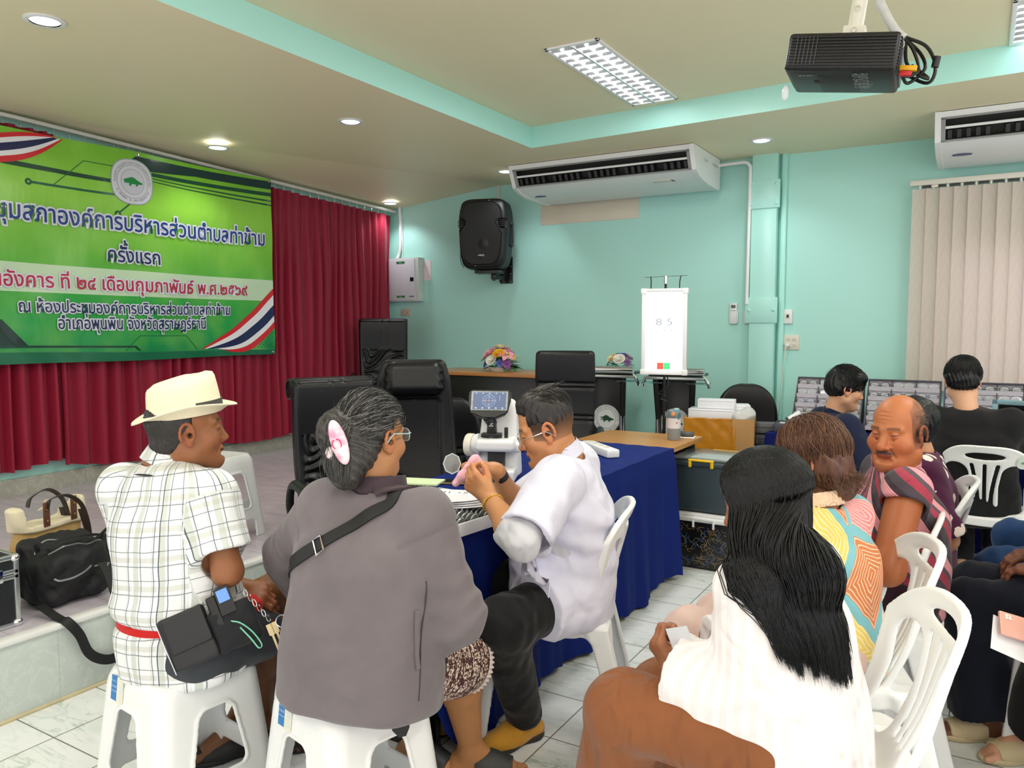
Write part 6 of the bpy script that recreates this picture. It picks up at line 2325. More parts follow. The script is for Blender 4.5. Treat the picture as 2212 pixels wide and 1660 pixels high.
POSE={'hat':dict(pel=(-1.985,1.417,0.521),nec=(-2.038,1.408,1.049),head=(-1.994,1.466,1.147),fwd=(-0.233,0.972,0.000),hf=(0.532,0.845,0.050),shL=(-2.180,1.373,0.965),hiL=(-2.066,1.459,0.496),elL=(-2.137,1.463,0.714),wrL=(-1.935,1.575,0.647),knL=(-1.936,1.757,0.603),anL=(-2.090,1.719,0.149),toL=(-2.120,1.667,0.035),shR=(-1.878,1.445,0.965),hiR=(-1.881,1.410,0.532),elR=(-1.797,1.433,0.757),wrR=(-2.013,1.541,0.662),knR=(-1.904,1.672,0.482),anR=(-2.081,1.784,0.090),toR=(-1.963,1.827,0.020)),'grey':dict(pel=(-1.405,1.545,0.554),nec=(-1.412,1.628,1.006),head=(-1.434,1.639,1.145),fwd=(-0.149,0.989,0.000),hf=(0.102,0.994,-0.040),shL=(-1.554,1.592,0.927),hiL=(-1.494,1.532,0.534),elL=(-1.760,1.619,0.755),wrL=(-1.750,1.737,0.570),knL=(-1.584,1.886,0.429),anL=(-1.550,1.966,0.080),toL=(-1.484,1.966,0.020),shR=(-1.267,1.635,0.927),hiR=(-1.316,1.559,0.534),elR=(-1.184,1.672,0.673),wrR=(-1.354,1.778,0.583),knR=(-1.339,1.923,0.429),anR=(-1.360,2.008,0.080),toR=(-1.304,2.037,0.020)),'doc':dict(pel=(-1.230,2.432,0.530),nec=(-1.218,2.388,1.000),head=(-1.272,2.340,1.098),fwd=(-0.956,-0.292,0.000),hf=(-0.835,-0.431,-0.343),shL=(-1.170,2.231,0.940),hiL=(-1.204,2.346,0.510),elL=(-1.169,2.003,0.794),wrL=(-1.356,2.108,0.891),knL=(-1.260,2.038,0.511),anL=(-1.319,2.279,0.085),toL=(-1.380,2.133,0.020),shR=(-1.269,2.556,0.940),hiR=(-1.257,2.519,0.510),elR=(-1.432,2.431,0.765),wrR=(-1.432,2.277,0.943),knR=(-1.578,2.307,0.503),anR=(-1.551,2.209,0.085),toR=(-1.601,2.164,0.020)),'long':dict(pel=(-0.360,1.855,0.522),nec=(-0.392,1.870,0.914),head=(-0.433,1.890,1.027),fwd=(-0.937,0.350,0.000),hf=(-0.962,-0.009,-0.273),shL=(-0.433,1.744,0.854),hiL=(-0.391,1.771,0.502),elL=(-0.391,1.737,0.598),wrL=(-0.611,1.782,0.607),knL=(-0.718,1.743,0.499),anL=(-0.800,1.880,0.085),toL=(-0.867,1.816,0.020),shR=(-0.341,1.992,0.854),hiR=(-0.328,1.939,0.502),elR=(-0.405,2.075,0.617),wrR=(-0.582,1.939,0.598),knR=(-0.696,1.975,0.449),anR=(-0.717,2.050,0.085),toR=(-0.808,1.964,0.020)),'print':dict(pel=(-0.370,2.430,0.484),nec=(-0.389,2.422,0.921),head=(-0.430,2.456,1.051),fwd=(-0.937,0.350,0.000),hf=(-0.976,0.084,-0.198),shL=(-0.439,2.283,0.861),hiL=(-0.402,2.346,0.464),elL=(-0.417,2.250,0.599),wrL=(-0.601,2.367,0.545),knL=(-0.776,2.433,0.438),anL=(-0.755,2.573,0.085),toL=(-0.933,2.640,0.085),shR=(-0.334,2.564,0.861),hiR=(-0.339,2.515,0.464),elR=(-0.420,2.645,0.624),wrR=(-0.581,2.519,0.529),knR=(-0.715,2.594,0.453),anR=(-0.691,2.687,0.085),toR=(-0.869,2.754,0.085)),'red':dict(pel=(-0.240,3.073,0.517),nec=(-0.231,3.047,0.957),head=(-0.240,3.029,1.079),fwd=(-0.926,-0.378,0.000),hf=(-0.390,-0.917,-0.081),shL=(-0.192,2.872,0.897),hiL=(-0.206,2.990,0.497),elL=(-0.228,2.709,0.673),wrL=(-0.362,2.889,0.589),knL=(-0.552,2.793,0.456),anL=(-0.537,2.942,0.085),toL=(-0.712,2.870,0.085),shR=(-0.300,3.217,0.897),hiR=(-0.274,3.157,0.497),elR=(-0.310,3.232,0.618),wrR=(-0.437,3.049,0.528),knR=(-0.640,2.998,0.468),anR=(-0.529,3.033,0.085),toR=(-0.705,2.961,0.085)),'navy':dict(pel=(-0.727,4.882,0.469),nec=(-0.730,4.897,0.928),head=(-0.667,4.902,1.086),fwd=(0.857,0.515,0.000),hf=(0.883,0.414,-0.220),shL=(-0.820,5.045,0.868),hiL=(-0.773,4.959,0.449),elL=(-0.653,5.077,0.658),wrL=(-0.511,5.266,0.703),knL=(-0.431,5.163,0.415),anL=(-0.340,4.976,0.085),toL=(-0.177,5.074,0.085),shR=(-0.639,4.745,0.868),hiR=(-0.681,4.805,0.449),elR=(-0.513,4.688,0.636),wrR=(-0.463,4.919,0.681),knR=(-0.299,4.922,0.469),anR=(-0.343,4.872,0.085),toR=(-0.180,4.970,0.085)),'tee':dict(pel=(0.011,4.952,0.470),nec=(-0.052,4.889,0.994),head=(-0.076,4.924,1.150),fwd=(0.000,1.000,0.000),hf=(-0.004,0.976,-0.220),shL=(-0.245,4.896,0.935),hiL=(-0.079,4.952,0.450),elL=(-0.229,4.800,0.672),wrL=(-0.174,5.033,0.668),knL=(-0.073,5.349,0.348),anL=(-0.049,5.048,0.085),toL=(-0.049,5.238,0.085),shR=(0.155,4.896,0.935),hiR=(0.101,4.952,0.450),elR=(0.186,5.132,0.786),wrR=(0.179,5.351,0.689),knR=(0.108,5.362,0.447),anR=(0.121,5.191,0.085),toR=(0.121,5.381,0.085)),}
# ------------------------------------------------------------------ people: shared builders
NP=np.array
def J(d):
 return{k:NP(v,float)for k,v in d.items()}
def hair_mat(name,rgb,rgb2=None,scale=(220,220,9),rough=0.36,spec=0.5):
 def fn(t):
  n=t.noise(t.coord('Object',scale),1.0,3,0.6)
  t.color(t.mix(t.math('MULTIPLY_ADD',n,2.4,-0.7,clamp=True),lin(rgb),lin(rgb2 or tuple(int(v*1.8+8)for v in rgb))))
  t.bump(n,0.5,0.002)
  t.bsdf.inputs['Anisotropic'].default_value=0.5
 return mat(name,rough=rough,var=0,spec=spec,fn=fn)
def cloth_mat(name,rgb,rough=0.8,var=0.06,weave=500,bump=0.12,sheen=0.1,fold=0.25,fscale=7.0,fn2=None,fold_scale=(1,1,1)):
 def fn(t):
  t.bump(t.noise(t.coord('Object',fold_scale),fscale,1.2,0.5,0.5),min(1,fold*1.7),0.05)
  t.bump(t.noise(t.coord('Object'),weave,2),bump,0.002)
  if fn2:
   fn2(t)
 return mat(name,rgb,rough=rough,var=var,vscale=8,sheen=sheen,spec=0.25,fn=fn)
M_SKIN=colattr('skin',rough=0.47,bump=0.12,bscale=160,var=0.04,vscale=40,spec=0.4)
def ear_prims(sx,fat=0.0,s=1.0):
 x0=sx*(0.073+fat*0.4)
 R_=frame((0,0.12,1),(1,-0.45*sx,0))
 pr=[(ell((x0,-0.012,-0.010),(0.006*s,0.017*s,0.029*s),R_),0.006)]
 pts=[]
 for i in range(11):
  a=math.radians(-35+250*i/10)
  pts.append((x0+sx*(0.005+0.006*max(0,-math.cos(a)))*1.0,-0.010-0.019*s*-math.cos(a)*1.0-0.002,-0.008+0.031*s*math.sin(a)))
 pts=[(p[0],p[1],p[2])for p in pts]
 for i in range(10):
  pr.append((cone(pts[i],pts[i+1],0.0042*s,0.0042*s),0.004))
 pr.append((ell((x0+sx*0.003,-0.004,-0.037*s),(0.0055,0.009,0.010)),0.008))
 return pr,[(ball((x0+sx*0.006,-0.006,-0.012),0.0085),0.005)]
def head_mesh(H,Rm,nec,skin,neck_r=0.055,fat=0.0,jaw=1.0,nose=1.0,eyes='open',lips=None,brow=(30,22,18),beard=0.0,scalp=None,wrinkle=0.0,scale=1.0,colfn=None,lid_dy=0.0,h=0.0026):
 """head and neck in its own frame (x right, y forward, z up, eyes at z = 0)"""
 H,Rm=NP(H,float),NP(Rm,float)
 nl=Rm.T@(NP(nec,float)-H)/scale
 g=Grid((-0.105,-0.135,min(-0.135,nl[2]-0.05)),(0.105,0.135,0.135),h)
 g.add(ell((0,-0.014,0.034),(0.0745,0.0955,0.087)))
 g.add(ell((0,0.026,-0.036),(0.057+fat*0.6,0.058,0.072)),0.03)
 g.add(cone((0,0.064,-0.099),(0,0.06,-0.092),0.021,0.024),0.03)
 for sx in(-1,1):
  g.add(cone((0,0.058,-0.1),(sx*(0.047*jaw+fat*0.5),0.004,-0.07),0.018+fat*0.4,0.022+fat*0.5),0.035)
  g.add(ell((sx*(0.041+fat*0.4),0.052,-0.034),(0.024+fat*0.5,0.024,0.022+fat*0.4)),0.03)
  g.add(cone((sx*0.012,0.078,0.017),(sx*0.045,0.066,0.019),0.0095,0.008),0.018)
 g.add(cone((0,-0.02,-0.05),nl,neck_r,neck_r*1.08),0.035)
 if fat>0.004:
  g.add(ell((0,0.03,-0.1),(0.045,0.045,0.025)),0.04)
 for sx in(-1,1):
  g.sub(ell((sx*0.031,0.094,0.0),(0.018,0.014,0.0105)),0.016)
 nz=nose
 g.add(cone((0,0.078,0.008),(0,0.098+0.006*(nz-1),-0.034),0.0085,0.0115*nz),0.014)
 g.add(ell((0,0.101+0.008*(nz-1),-0.039),(0.0115*nz,0.0105*nz,0.0095*nz)),0.008)
 for sx in(-1,1):
  g.add(ell((sx*0.0135*nz,0.089,-0.042),(0.008*nz,0.011,0.0078)),0.007)
  g.sub(ell((sx*0.0065,0.099,-0.0485),(0.0042,0.006,0.004)),0.003)
 g.add(cone((-0.017,0.079,-0.0655),(0.017,0.079,-0.0655),0.0085,0.0085),0.012)
 g.add(cone((-0.013,0.0855,-0.0645),(0.013,0.0855,-0.0645),0.0048,0.0048),0.007)
 g.add(cone((-0.012,0.0845,-0.0745),(0.012,0.0845,-0.0745),0.0055,0.0055),0.007)
 g.sub(cone((-0.025,0.083,-0.0702),(0.025,0.083,-0.0702),0.0016,0.0016),0.004)
 g.sub(cone((-0.02,0.088,-0.085),(0.02,0.088,-0.085),0.006,0.006),0.012)
 if wrinkle:
  for sx in(-1,1):
   for a,b in(((0.018,0.088,-0.043),(0.034,0.07,-0.075)),):
    g.sub(cone((sx*a[0],a[1],a[2]),(sx*b[0],b[1]+0.006,b[2]),0.003,0.003),0.008)
  for z in(0.05,0.062,0.074):
   g.sub(cone((-0.03,0.082-(z-0.05)*0.5,z),(0.03,0.082-(z-0.05)*0.5,z),0.0022,0.0022),0.006)
  for sx in(-1,1):
   g.sub(cone((sx*0.02,0.083,-0.016),(sx*0.042,0.066,-0.02),0.0022,0.0022),0.006)
 for sx in(-1,1):
  c=V3(sx*0.031,0.0705,0.0)
  g.add(ball(c,0.0122))
  up,lo={'open':(0.0035,-0.0045),'narrow':(0.0012,-0.0035),'down':(-0.0035,-0.005),'closed':(-0.004,-0.004)}[eyes]
  def lid(X,Y,Z,c=c,z0=up,top=True):
   d=np.sqrt((X-F32(c[0]))**2+(Y-F32(c[1]))**2+((Z-F32(c[2]))*F32(0.95))**2)-F32(0.0141)
   return np.maximum(d,F32(c[2]+z0)-Z if top else Z-F32(c[2]+z0))
  g.add((lid,c-0.016,c+0.016),0.003)
  g.add((lambda X,Y,Z,c=c:lid(X,Y,Z,c,lo,False),c-0.016,c+0.016),0.003)
  e,es=ear_prims(sx,fat*0.6)
  for p,k in e:
   g.add(p,k)
  for p,k in es:
   g.sub(p,k)
 V,F=g.mesh()
 x,y,z=V.T
 col=np.tile(NP(lin(skin)),(len(V),1))
 def blend(mask,rgb):
  m=np.clip(mask,0,1)[:,None]
  col[:]=col*(1-m)+NP(lin(rgb))*m
 G=lambda a,s:np.exp(-(a/s)**2)
 sk=NP(skin,float)
 red=np.clip(sk*[1.02,0.82,0.78],0,255)
 blend(0.45*G(np.abs(x)-0.045,0.02)*G(z+0.035,0.022)*(y>0.02),red)
 blend(0.5*G(x,0.018)*G(z+0.04,0.014)*(y>0.085),red)
 blend(0.5*(np.abs(x)>0.0745)*(np.abs(z+0.01)<0.045)*(np.abs(y+0.01)<0.03),red)
 lp=lips or tuple(np.clip(sk*[0.86,0.58,0.56],0,255))
 blend(0.85*(np.abs(z+0.0697)<0.0095-0.0045*(np.abs(x)/0.022)**2)*(np.abs(x)<0.0235)*(y>0.074),lp)
 blend(0.8*G(z+0.0702,0.0013)*(np.abs(x)<0.025)*(y>0.072),tuple(sk*0.35))
 if brow:
  bz=0.0205+0.003*np.cos((np.abs(x)-0.03)/0.02)
  blend(0.8*G(z-bz,0.0042)*(np.abs(x)>0.013)*(np.abs(x)<0.05)*(y>0.05),brow)
 for sx in(-1,1):
  r=np.sqrt((x-sx*0.031)**2+(y-0.0705)**2+z**2)
  ball_=(r<0.0128)&(y>0.072)
  if eyes in('open','narrow'):
   up,lo={'open':(0.0035,-0.0045),'narrow':(0.0012,-0.0035)}[eyes]
   vis=ball_&(z<up)&(z>lo)
   blend(vis*1.0,(188,174,164))
   ri=np.sqrt((x-sx*0.031-lid_dy)**2+(z+0.0005)**2)
   blend(vis*(ri<0.0072),(38,24,18))
   blend(G(z-up,0.0011)*(np.abs(x-sx*0.031)<0.014)*(y>0.073)*0.9,(24,16,14))
  else:
   lo=-0.0042
   blend(G(z-lo,0.0014)*(np.abs(x-sx*0.031)<0.0145)*(y>0.072)*0.9,(26,18,15))
 if beard:
  m=beard*((G(z+0.0565+5*x*x,0.006)*(np.abs(x)<0.032)*(y>0.07)))
  blend(m*0.7,(84,70,64))
 if scalp:
  rgb,fn=scalp
  blend(fn(x,y,z),rgb)
 if colfn:
  colfn(x,y,z,blend)
 return(V*scale)@Rm.T+H,F,col
def head_frame(hf):
 f=nrm(hf)
 r=nrm(np.cross(f,(0,0,1)))
 return np.stack([r,f,np.cross(r,f)],1)
def to_world(V,H,Rm,scale=1.0):
 return(NP(V)*scale)@NP(Rm).T+NP(H)
def hand_prims(w,d,n,side,curls,thumb=(0.7,0.5,0.35),spread=0.06,s=1.0,tcurl=0.5,fold=0.0):
 """five fingers on a palm; w wrist, d finger direction, n back of the hand, side +1 right / -1 left."""
 w,d=NP(w,float),nrm(d)
 n=nrm(NP(n,float)-d*(NP(n,float)@d))
 t=-np.cross(d,n)*side
 pr,nails=[],[]
 L=0.082*s
 base=[(0.029,0.080),(0.0095,0.084),(-0.0105,0.080),(-0.0285,0.072)]
 lens=[(0.040,0.024,0.019),(0.044,0.028,0.020),(0.041,0.026,0.019),(0.031,0.019,0.017)]
 rad=[(0.0098,0.0085,0.0078,0.0066),(0.0100,0.0088,0.0080,0.0068),(0.0096,0.0084,0.0076,0.0065),(0.0085,0.0074,0.0068,0.0058)]
 pr.append((cone(w-d*0.01*s,w+d*0.02*s,0.0225*s,0.024*s),0.02))
 for i,(tx,dy)in enumerate(base):
  k=w+(t*tx+d*dy)*s-n*0.001*(i-1.5)**2*s
  a0=w+(t*tx*0.62+d*0.016)*s-n*0.004*s
  pr.append((cone(a0,k,0.0145*s,0.0108*s),0.014*s))
  pr.append((cone(a0-n*0.008*s,k-n*0.006*s,0.0115*s,0.0098*s),0.014*s))
  p,ang=k,0.0
  c3=curls[i]if isinstance(curls[0],(tuple,list))else curls
  for q in range(3):
   ang+=c3[q]
   sp=spread*(1.5-i)
   v=nrm((d*math.cos(ang)-n*math.sin(ang))+t*sp*math.cos(ang))
   p2=p+v*lens[i][q]*s
   pr.append((cone(p,p2,rad[i][q]*s,rad[i][q+1]*s),0.005*s if q else 0.009*s))
   if q<2:
    pr.append((ball(p2,rad[i][q+1]*1.06*s),0.004))
   if q==2:
    up=n*math.cos(ang)+d*math.sin(ang)
    nails.append((p2-v*0.004*s+up*rad[i][3]*s,0.0062*s))
   p=p2
 b0=w+(d*0.018+t*0.018)*s-n*0.008*s
 v=nrm(t*thumb[0]+d*thumb[1]-n*thumb[2])
 p1=b0+v*0.042*s
 v2=nrm(v*math.cos(tcurl)+nrm(d-t*0.6-n*0.2)*math.sin(tcurl))
 p2=p1+v2*0.03*s
 v3=nrm(v2*math.cos(tcurl)+nrm(d-t*0.8)*math.sin(tcurl))
 p3=p2+v3*0.023*s
 pr+=[(cone(b0,p1,0.0155*s,0.0115*s),0.014*s),(cone(p1,p2,0.0112*s,0.0098*s),0.005),(cone(p2,p3,0.0098*s,0.0076*s),0.004)]
 tn=nrm(np.cross(v3,np.cross(n+t*0.8,v3)))
 nails.append((p3+tn*0.007*s,0.007*s))
 return pr,nails
def arm_mesh(sh,el,wr,skin,hand=None,girth=1.0,h=0.003,start=0.0,colfn=None):
 """upper arm, forearm and hand in one surface"""
 sh,el,wr=NP(sh),NP(el),NP(wr)
 a=sh+(el-sh)*start
 m=el+(wr-el)*0.32
 pr=[(cone(a,el,0.046*girth,0.038*girth),0.02),(cone(el,m,0.039*girth,0.041*girth),0.03),(cone(m,wr,0.041*girth,0.0255*(0.6+0.4*girth)),0.03)]
 nails=[]
 if hand:
  hp,nails=hand
  pr+=hp
 V,F=solid([p for p in pr],h,0.01,0.012)
 col=np.tile(NP(lin(skin)),(len(V),1))
 for c,r in nails:
  q=np.sqrt(((V-c)**2).sum(1))
  m_=np.clip((r-q)/0.002,0,1)[:,None]*0.75
  col=col*(1-m_)+NP(lin(tuple(np.clip(NP(skin,float)*1.05+[26,30,34],0,255))))*m_
 if hand:
  d=np.sqrt(((V-wr)**2).sum(1))
  m_=np.clip((d-0.06)/0.05,0,0.3)[:,None]
  far=((V-wr)@nrm(wr-el)>0)[:,None]
  col=np.where(far,col*(1-m_)+NP(lin(tuple(NP(skin,float)*[1.04,0.88,0.84])))*m_,col)
 return V,F,col
def leg_mesh(hi,kn,an,to,skin,girth=1.0,h=0.004,start=0.3,toes=True):
 hi,kn,an,to=NP(hi),NP(kn),NP(an),NP(to)
 a=hi+(kn-hi)*start
 cf=kn+(an-kn)*0.3
 f=nrm(to-an-V3(0,0,(to-an)[2]))
 r=V3(f[1],-f[0],0)
 cf=cf-f*0.012
 gz=min(an[2],0.09)
 fl=an[2]-gz
 heel=V3(an[0],an[1],fl+0.03)-f*0.045
 ballp=V3(an[0],an[1],fl*0.25+0.024)+f*0.115
 pr=[(cone(a,kn,0.072*girth,0.053*girth),0.03),(cone(kn,cf,0.052*girth,0.052*girth),0.03),(cone(cf,an,0.052*girth,0.032*(0.7+0.3*girth)),0.03),(cone(an,heel,0.032,0.03),0.03),(cone(an,ballp,0.034,0.028),0.03),(cone(heel,ballp,0.028,0.028),0.03)]
 if toes:
  for i,(o,l,rr)in enumerate(((-0.024,0.055,0.0125),(-0.005,0.055,0.0095),(0.009,0.05,0.009),(0.021,0.043,0.0085),(0.031,0.035,0.008))):
   pr.append((cone(ballp+r*o*0.9,ballp+r*o+f*l-V3(0,0,0.01),rr+0.004,rr),0.008))
 V,F=solid(pr,h,0.02,0.015)
 return V,F,np.tile(NP(lin(skin)),(len(V),1))
def torso_loft(j,rx,ry,grow=0.0,z0=-0.08,bow=0.0,power=2.3,top=0.0):
 """trunk from below the pelvis to the neck; rx, ry at six stations"""
 p,n=j['pel'],j['nec']
 ax=nrm(n-p)
 f=j['fwd']
 r=nrm(np.cross(f,(0,0,1)))
 ff=np.cross(ax,r)
 st=[p+ax*z0,p+ax*0.02,p+(n-p)*0.35-ff*bow*0.6,p+(n-p)*0.65-ff*bow,n-ax*0.075-ff*bow*0.5,n+ax*(0.01+top)]
 ry=NP(ry,float)
 return loft(st,NP(rx)+grow,ry+grow,r,power,0.03)
def body_core(j,skin,rx,ry,legs=True,bow=0.0):
 """the part of the body under the clothes, coarse"""
 pr=[(torso_loft(j,rx,ry,-0.004,bow=bow),0.02)]
 for s in 'LR':
  pr.append((cone(j['nec']-V3(0,0,0.07),j['sh'+s],0.05,0.045),0.03))
  pr.append((cone(j['sh'+s],j['el'+s],0.04,0.034),0.03))
  if legs:
   pr.append((cone(j['hi'+s],j['kn'+s],0.07,0.05),0.04))
   pr.append((cone(j['kn'+s],j['an'+s],0.048,0.032),0.03))
 V,F=solid(pr,0.011,0.03)
 return V,F,np.tile(NP(lin(skin)),(len(V),1))
def make_body(name,parts,parent):
 V=np.concatenate([p[0]for p in parts])
 n,F=0,[]
 for p in parts:
  F.append(p[1]+n)
  n+=len(p[0])
 C_=np.concatenate([p[2]for p in parts])
 return np_mesh(name,V,np.concatenate(F),M_SKIN,parent,C_)
def folds(seed,amp,sc,stretch=(1,1,1),sharp=1.0):
 w=wob(seed,sc,6,stretch)
 def f(x,y,z):
  v=w(x,y,z)
  return amp*(np.abs(v)**sharp*np.sign(v))
 return f
def mixf(*fs):
 return lambda x,y,z:sum(f(x,y,z)for f in fs)
def pat_torso(V,j,R_=0.16):
 """pattern coordinates wrapped round the trunk: (round, up)"""
 p,n=j['pel'],j['nec']
 ax=nrm(n-p)
 f=j['fwd']
 r=nrm(np.cross(f,(0,0,1)))
 q=V-p
 a=np.arctan2(q@r,-(q@f)+0.05)
 return np.stack([a*R_,q@ax,np.zeros(len(V))],1)
def pat_limb(V,a,b,R_=0.06,off=0.0):
 ax=nrm(b-a)
 x=nrm(np.cross(ax,(0.3,0.2,1)))
 y=np.cross(ax,x)
 q=V-a
 return np.stack([np.arctan2(q@x,q@y)*R_+off,q@ax,np.zeros(len(V))],1)
def seg_dist(V,a,b):
 ba=b-a
 t=np.clip((V-a)@ba/(ba@ba),0,1)
 return np.sqrt(((V-a-t[:,None]*ba)**2).sum(1)),t
def strand_mesh(name,paths,r,m,parent,seg=3):
 """many fine hairs in one mesh; paths is a list of (n, 3) arrays"""
 VV,FF,n=[],[],0
 for P in paths:
  P=NP(P)
  k=len(P)
  T=np.gradient(P,axis=0)
  T/=np.linalg.norm(T,axis=1)[:,None]+1e-9
  X=np.cross(T,(0.31,0.17,0.93))
  X/=np.linalg.norm(X,axis=1)[:,None]+1e-9
  Y=np.cross(T,X)
  rr=r*np.interp(np.linspace(0,1,k),[0,0.15,0.75,1],[0.7,1,0.9,0.15])[:,None]
  R_=np.stack([P+(X*math.cos(2*PI*a/seg)+Y*math.sin(2*PI*a/seg))*rr for a in range(seg)],1)
  VV.append(R_.reshape(-1,3))
  i=np.arange(k-1)[:,None]*seg
  a=np.arange(seg)[None]
  b=(a+1)%seg
  FF.append(np.stack([i+a,i+b,i+seg+b,i+seg+a],-1).reshape(-1,4)+n)
  n+=k*seg
 return np_mesh(name,np.concatenate(VV),np.concatenate(FF),m,parent)
def sash(name,centers,dirs,bvh,w,m,parent,off=0.004,th=0.005,up=(0,0,1)):
 """band laid round a body by casting inwards"""
 q=[]
 for c,d in zip(centers,dirs):
  c,d=Vector(c),Vector(d).normalized()
  h=bvh.ray_cast(c+d*0.6,-d)
  if h[0]is not None:
   q.append(h[0]+d*off)
 for _ in range(2):
  q=[(q[max(i-1,0)]+q[i]*2+q[min(i+1,len(q)-1)])/4 if 0<i<len(q)-1 else q[i]for i in range(len(q))]
 return MB().strip(q,[Vector(up)]*len(q),w,th).build(name,m,parent,smooth=60)
def person(label,pos):
 return thing('person',label,'person',(0,0,0))
def bvh_of(V,F):
 return BVHTree.FromPolygons([tuple(v)for v in V.tolist()],[tuple(f)for f in F.tolist()])
def shoe(an,to,m,parent,kind='clog',name='shoe',w=0.047,sole=None,L=None):
 """closed or open slip-on shaped round the foot"""
 an,to=NP(an),NP(to)
 f=nrm(V3(to[0]-an[0],to[1]-an[1],0))
 r=V3(f[1],-f[0],0)
 c=V3(an[0],an[1],0)
 heel,mid,tip=c-f*0.065,c+f*0.05,c+f*0.165
 R_=np.stack([r,f,V3(0,0,1)],1)
 sp=[(ell(c-f*0.03+V3(0,0,0.014),(w*0.85,0.05,0.03),R_),0.02),(ell(c+f*0.1+V3(0,0,0.014),(w,0.085,0.03),R_),0.05)]
 V,F=solid(sp,0.004,0.03,cuts=[((0,0,0.022),(0,0,1)),((0,0,0.001),(0,0,-1))])
 np_mesh('sole',V,F,sole or m,parent)
 up=[(ell(c+f*0.095+V3(0,0,0.028),(w*0.97,0.083,0.036),R_),0.02),(ell(c+f*0.03+V3(0,0,0.045),(w*0.85,0.06,0.042),R_),0.05)]
 subs,cuts=[],[((0,0,0.016),(0,0,-1))]
 if kind=='clog':
  up.append((ell(c-f*0.035+V3(0,0,0.04),(w*0.8,0.042,0.034),R_),0.03))
  subs.append((cone(c-f*0.02+V3(0,0,0.06),NP(an)+V3(0,0,0.1),0.034,0.05),0.008))
  subs.append((ell(c-f*0.01+V3(0,0,0.05),(w*0.66,0.055,0.03),R_),0.006))
 else:
  cuts.append((c+f*0.135,f))
  cuts.append((c+f*0.015,-f))
  subs.append((ell(c+f*0.07+V3(0,0,0.02),(w*0.86,0.15,0.032),R_),0.004))
 V,F=solid(up,0.0035,0.03,subs=subs,cuts=cuts)
 np_mesh('upper' if kind=='clog' else 'strap',V,F,m,parent)
def capcone(a,b,ra,rb,both=False):
 """cone with a flat cut at b"""
 a,b=NP(a),NP(b)
 f0,lo,hi=cone(a,b,ra,rb)
 ax=nrm(b-a)
 def f(X,Y,Z):
  d=f0(X,Y,Z)
  e=(X-F32(b[0]))*F32(ax[0])+(Y-F32(b[1]))*F32(ax[1])+(Z-F32(b[2]))*F32(ax[2])
  d=np.maximum(d,e)
  if both:
   e=(X-F32(a[0]))*F32(ax[0])+(Y-F32(a[1]))*F32(ax[1])+(Z-F32(a[2]))*F32(ax[2])
   d=np.maximum(d,-e)
  return d
 return f,lo,hi
def garment(name,prims,m,parent,h=0.006,warp=None,subs=(),cuts=(),pat=None,col=None,smooth=1,pad=0.03):
 V,F=solid(prims,h,0.03,pad,subs,warp,cuts)
 V=relax(V,F,smooth,0.5)if smooth else V
 attrs={'pat':pat(V)}if pat else None
 o=np_mesh(name,V,F,m,parent,col(V)if col else None,attrs)
 return o,V,F
def shirt_prims(j,rx,ry,grow,z0,bow=0.0,shr=(0.07,0.075),sleeve=None,top=0.0,power=2.4):
 pr=[(torso_loft(j,rx,ry,grow,z0,bow,power,top),0.03)]
 for s in 'LR':
  pr.append((cone(j['nec']-V3(0,0,0.075),j['sh'+s],*shr),0.05))
  if sleeve:
   t,r0,r1=sleeve
   a,e,w=j['sh'+s],j['el'+s],j['wr'+s]
   if t<=1:
    pr.append((capcone(a,a+(e-a)*t,r0,r1),0.045))
   else:
    rm=r0+(r1-r0)*0.55
    pr.append((cone(a,e,r0,rm),0.045))
    pr.append((capcone(e,e+(w-e)*(t-1),rm,r1),0.03))
 return pr
def sleeve_hollow(j,t,r):
 out=[]
 for s in 'LR':
  a,e,w=j['sh'+s],j['el'+s],j['wr'+s]
  if t<=1:
   p,q=a+(e-a)*(t-0.14),a+(e-a)*(t+0.1)
  else:
   p,q=e+(w-e)*(t-1.16),e+(w-e)*(t-0.9)
  out.append((cone(p,q,r*0.9,r),0.0))
 return out
def neck_hole(j,r=0.06,dz=0.0,lean=None):
 ax=nrm(j['head']-j['nec'])
 return(cone(j['nec']-ax*(0.015-dz),j['nec']+ax*0.14,r*0.95,r*1.15),0.008)
def collar(name,j,m,parent,r0=0.072,r1=0.064,hgt=0.045,th=0.005,pat=None,drop=0.012,open_front=0.035,spread=0.0):
 """turned collar band round the neck"""
 ax=nrm(j['head']-j['nec']+V3(0,0,0.06))
 a,b=j['nec']-ax*drop,j['nec']+ax*hgt
 f=nrm(j['fwd']-ax*(j['fwd']@ax))
 a,b=a+f*0.008,b+f*0.012
 pr=[(capcone(a,b,r0+th,r1+th,True),0)]
 subs=[(cone(a-ax*0.05,b+ax*0.05,r0,r1),0.0)]
 if open_front:
  subs.append((cone(a+f*0.09-ax*0.05,b+f*0.1+ax*0.06,open_front*0.6,open_front*1.6),0.004))
 V,F=solid(pr,0.003,0.0,0.012,subs)
 V=relax(V,F,5,0.5)
 return np_mesh(name,V,F,m,parent,None,{'pat':pat(V)}if pat else None)
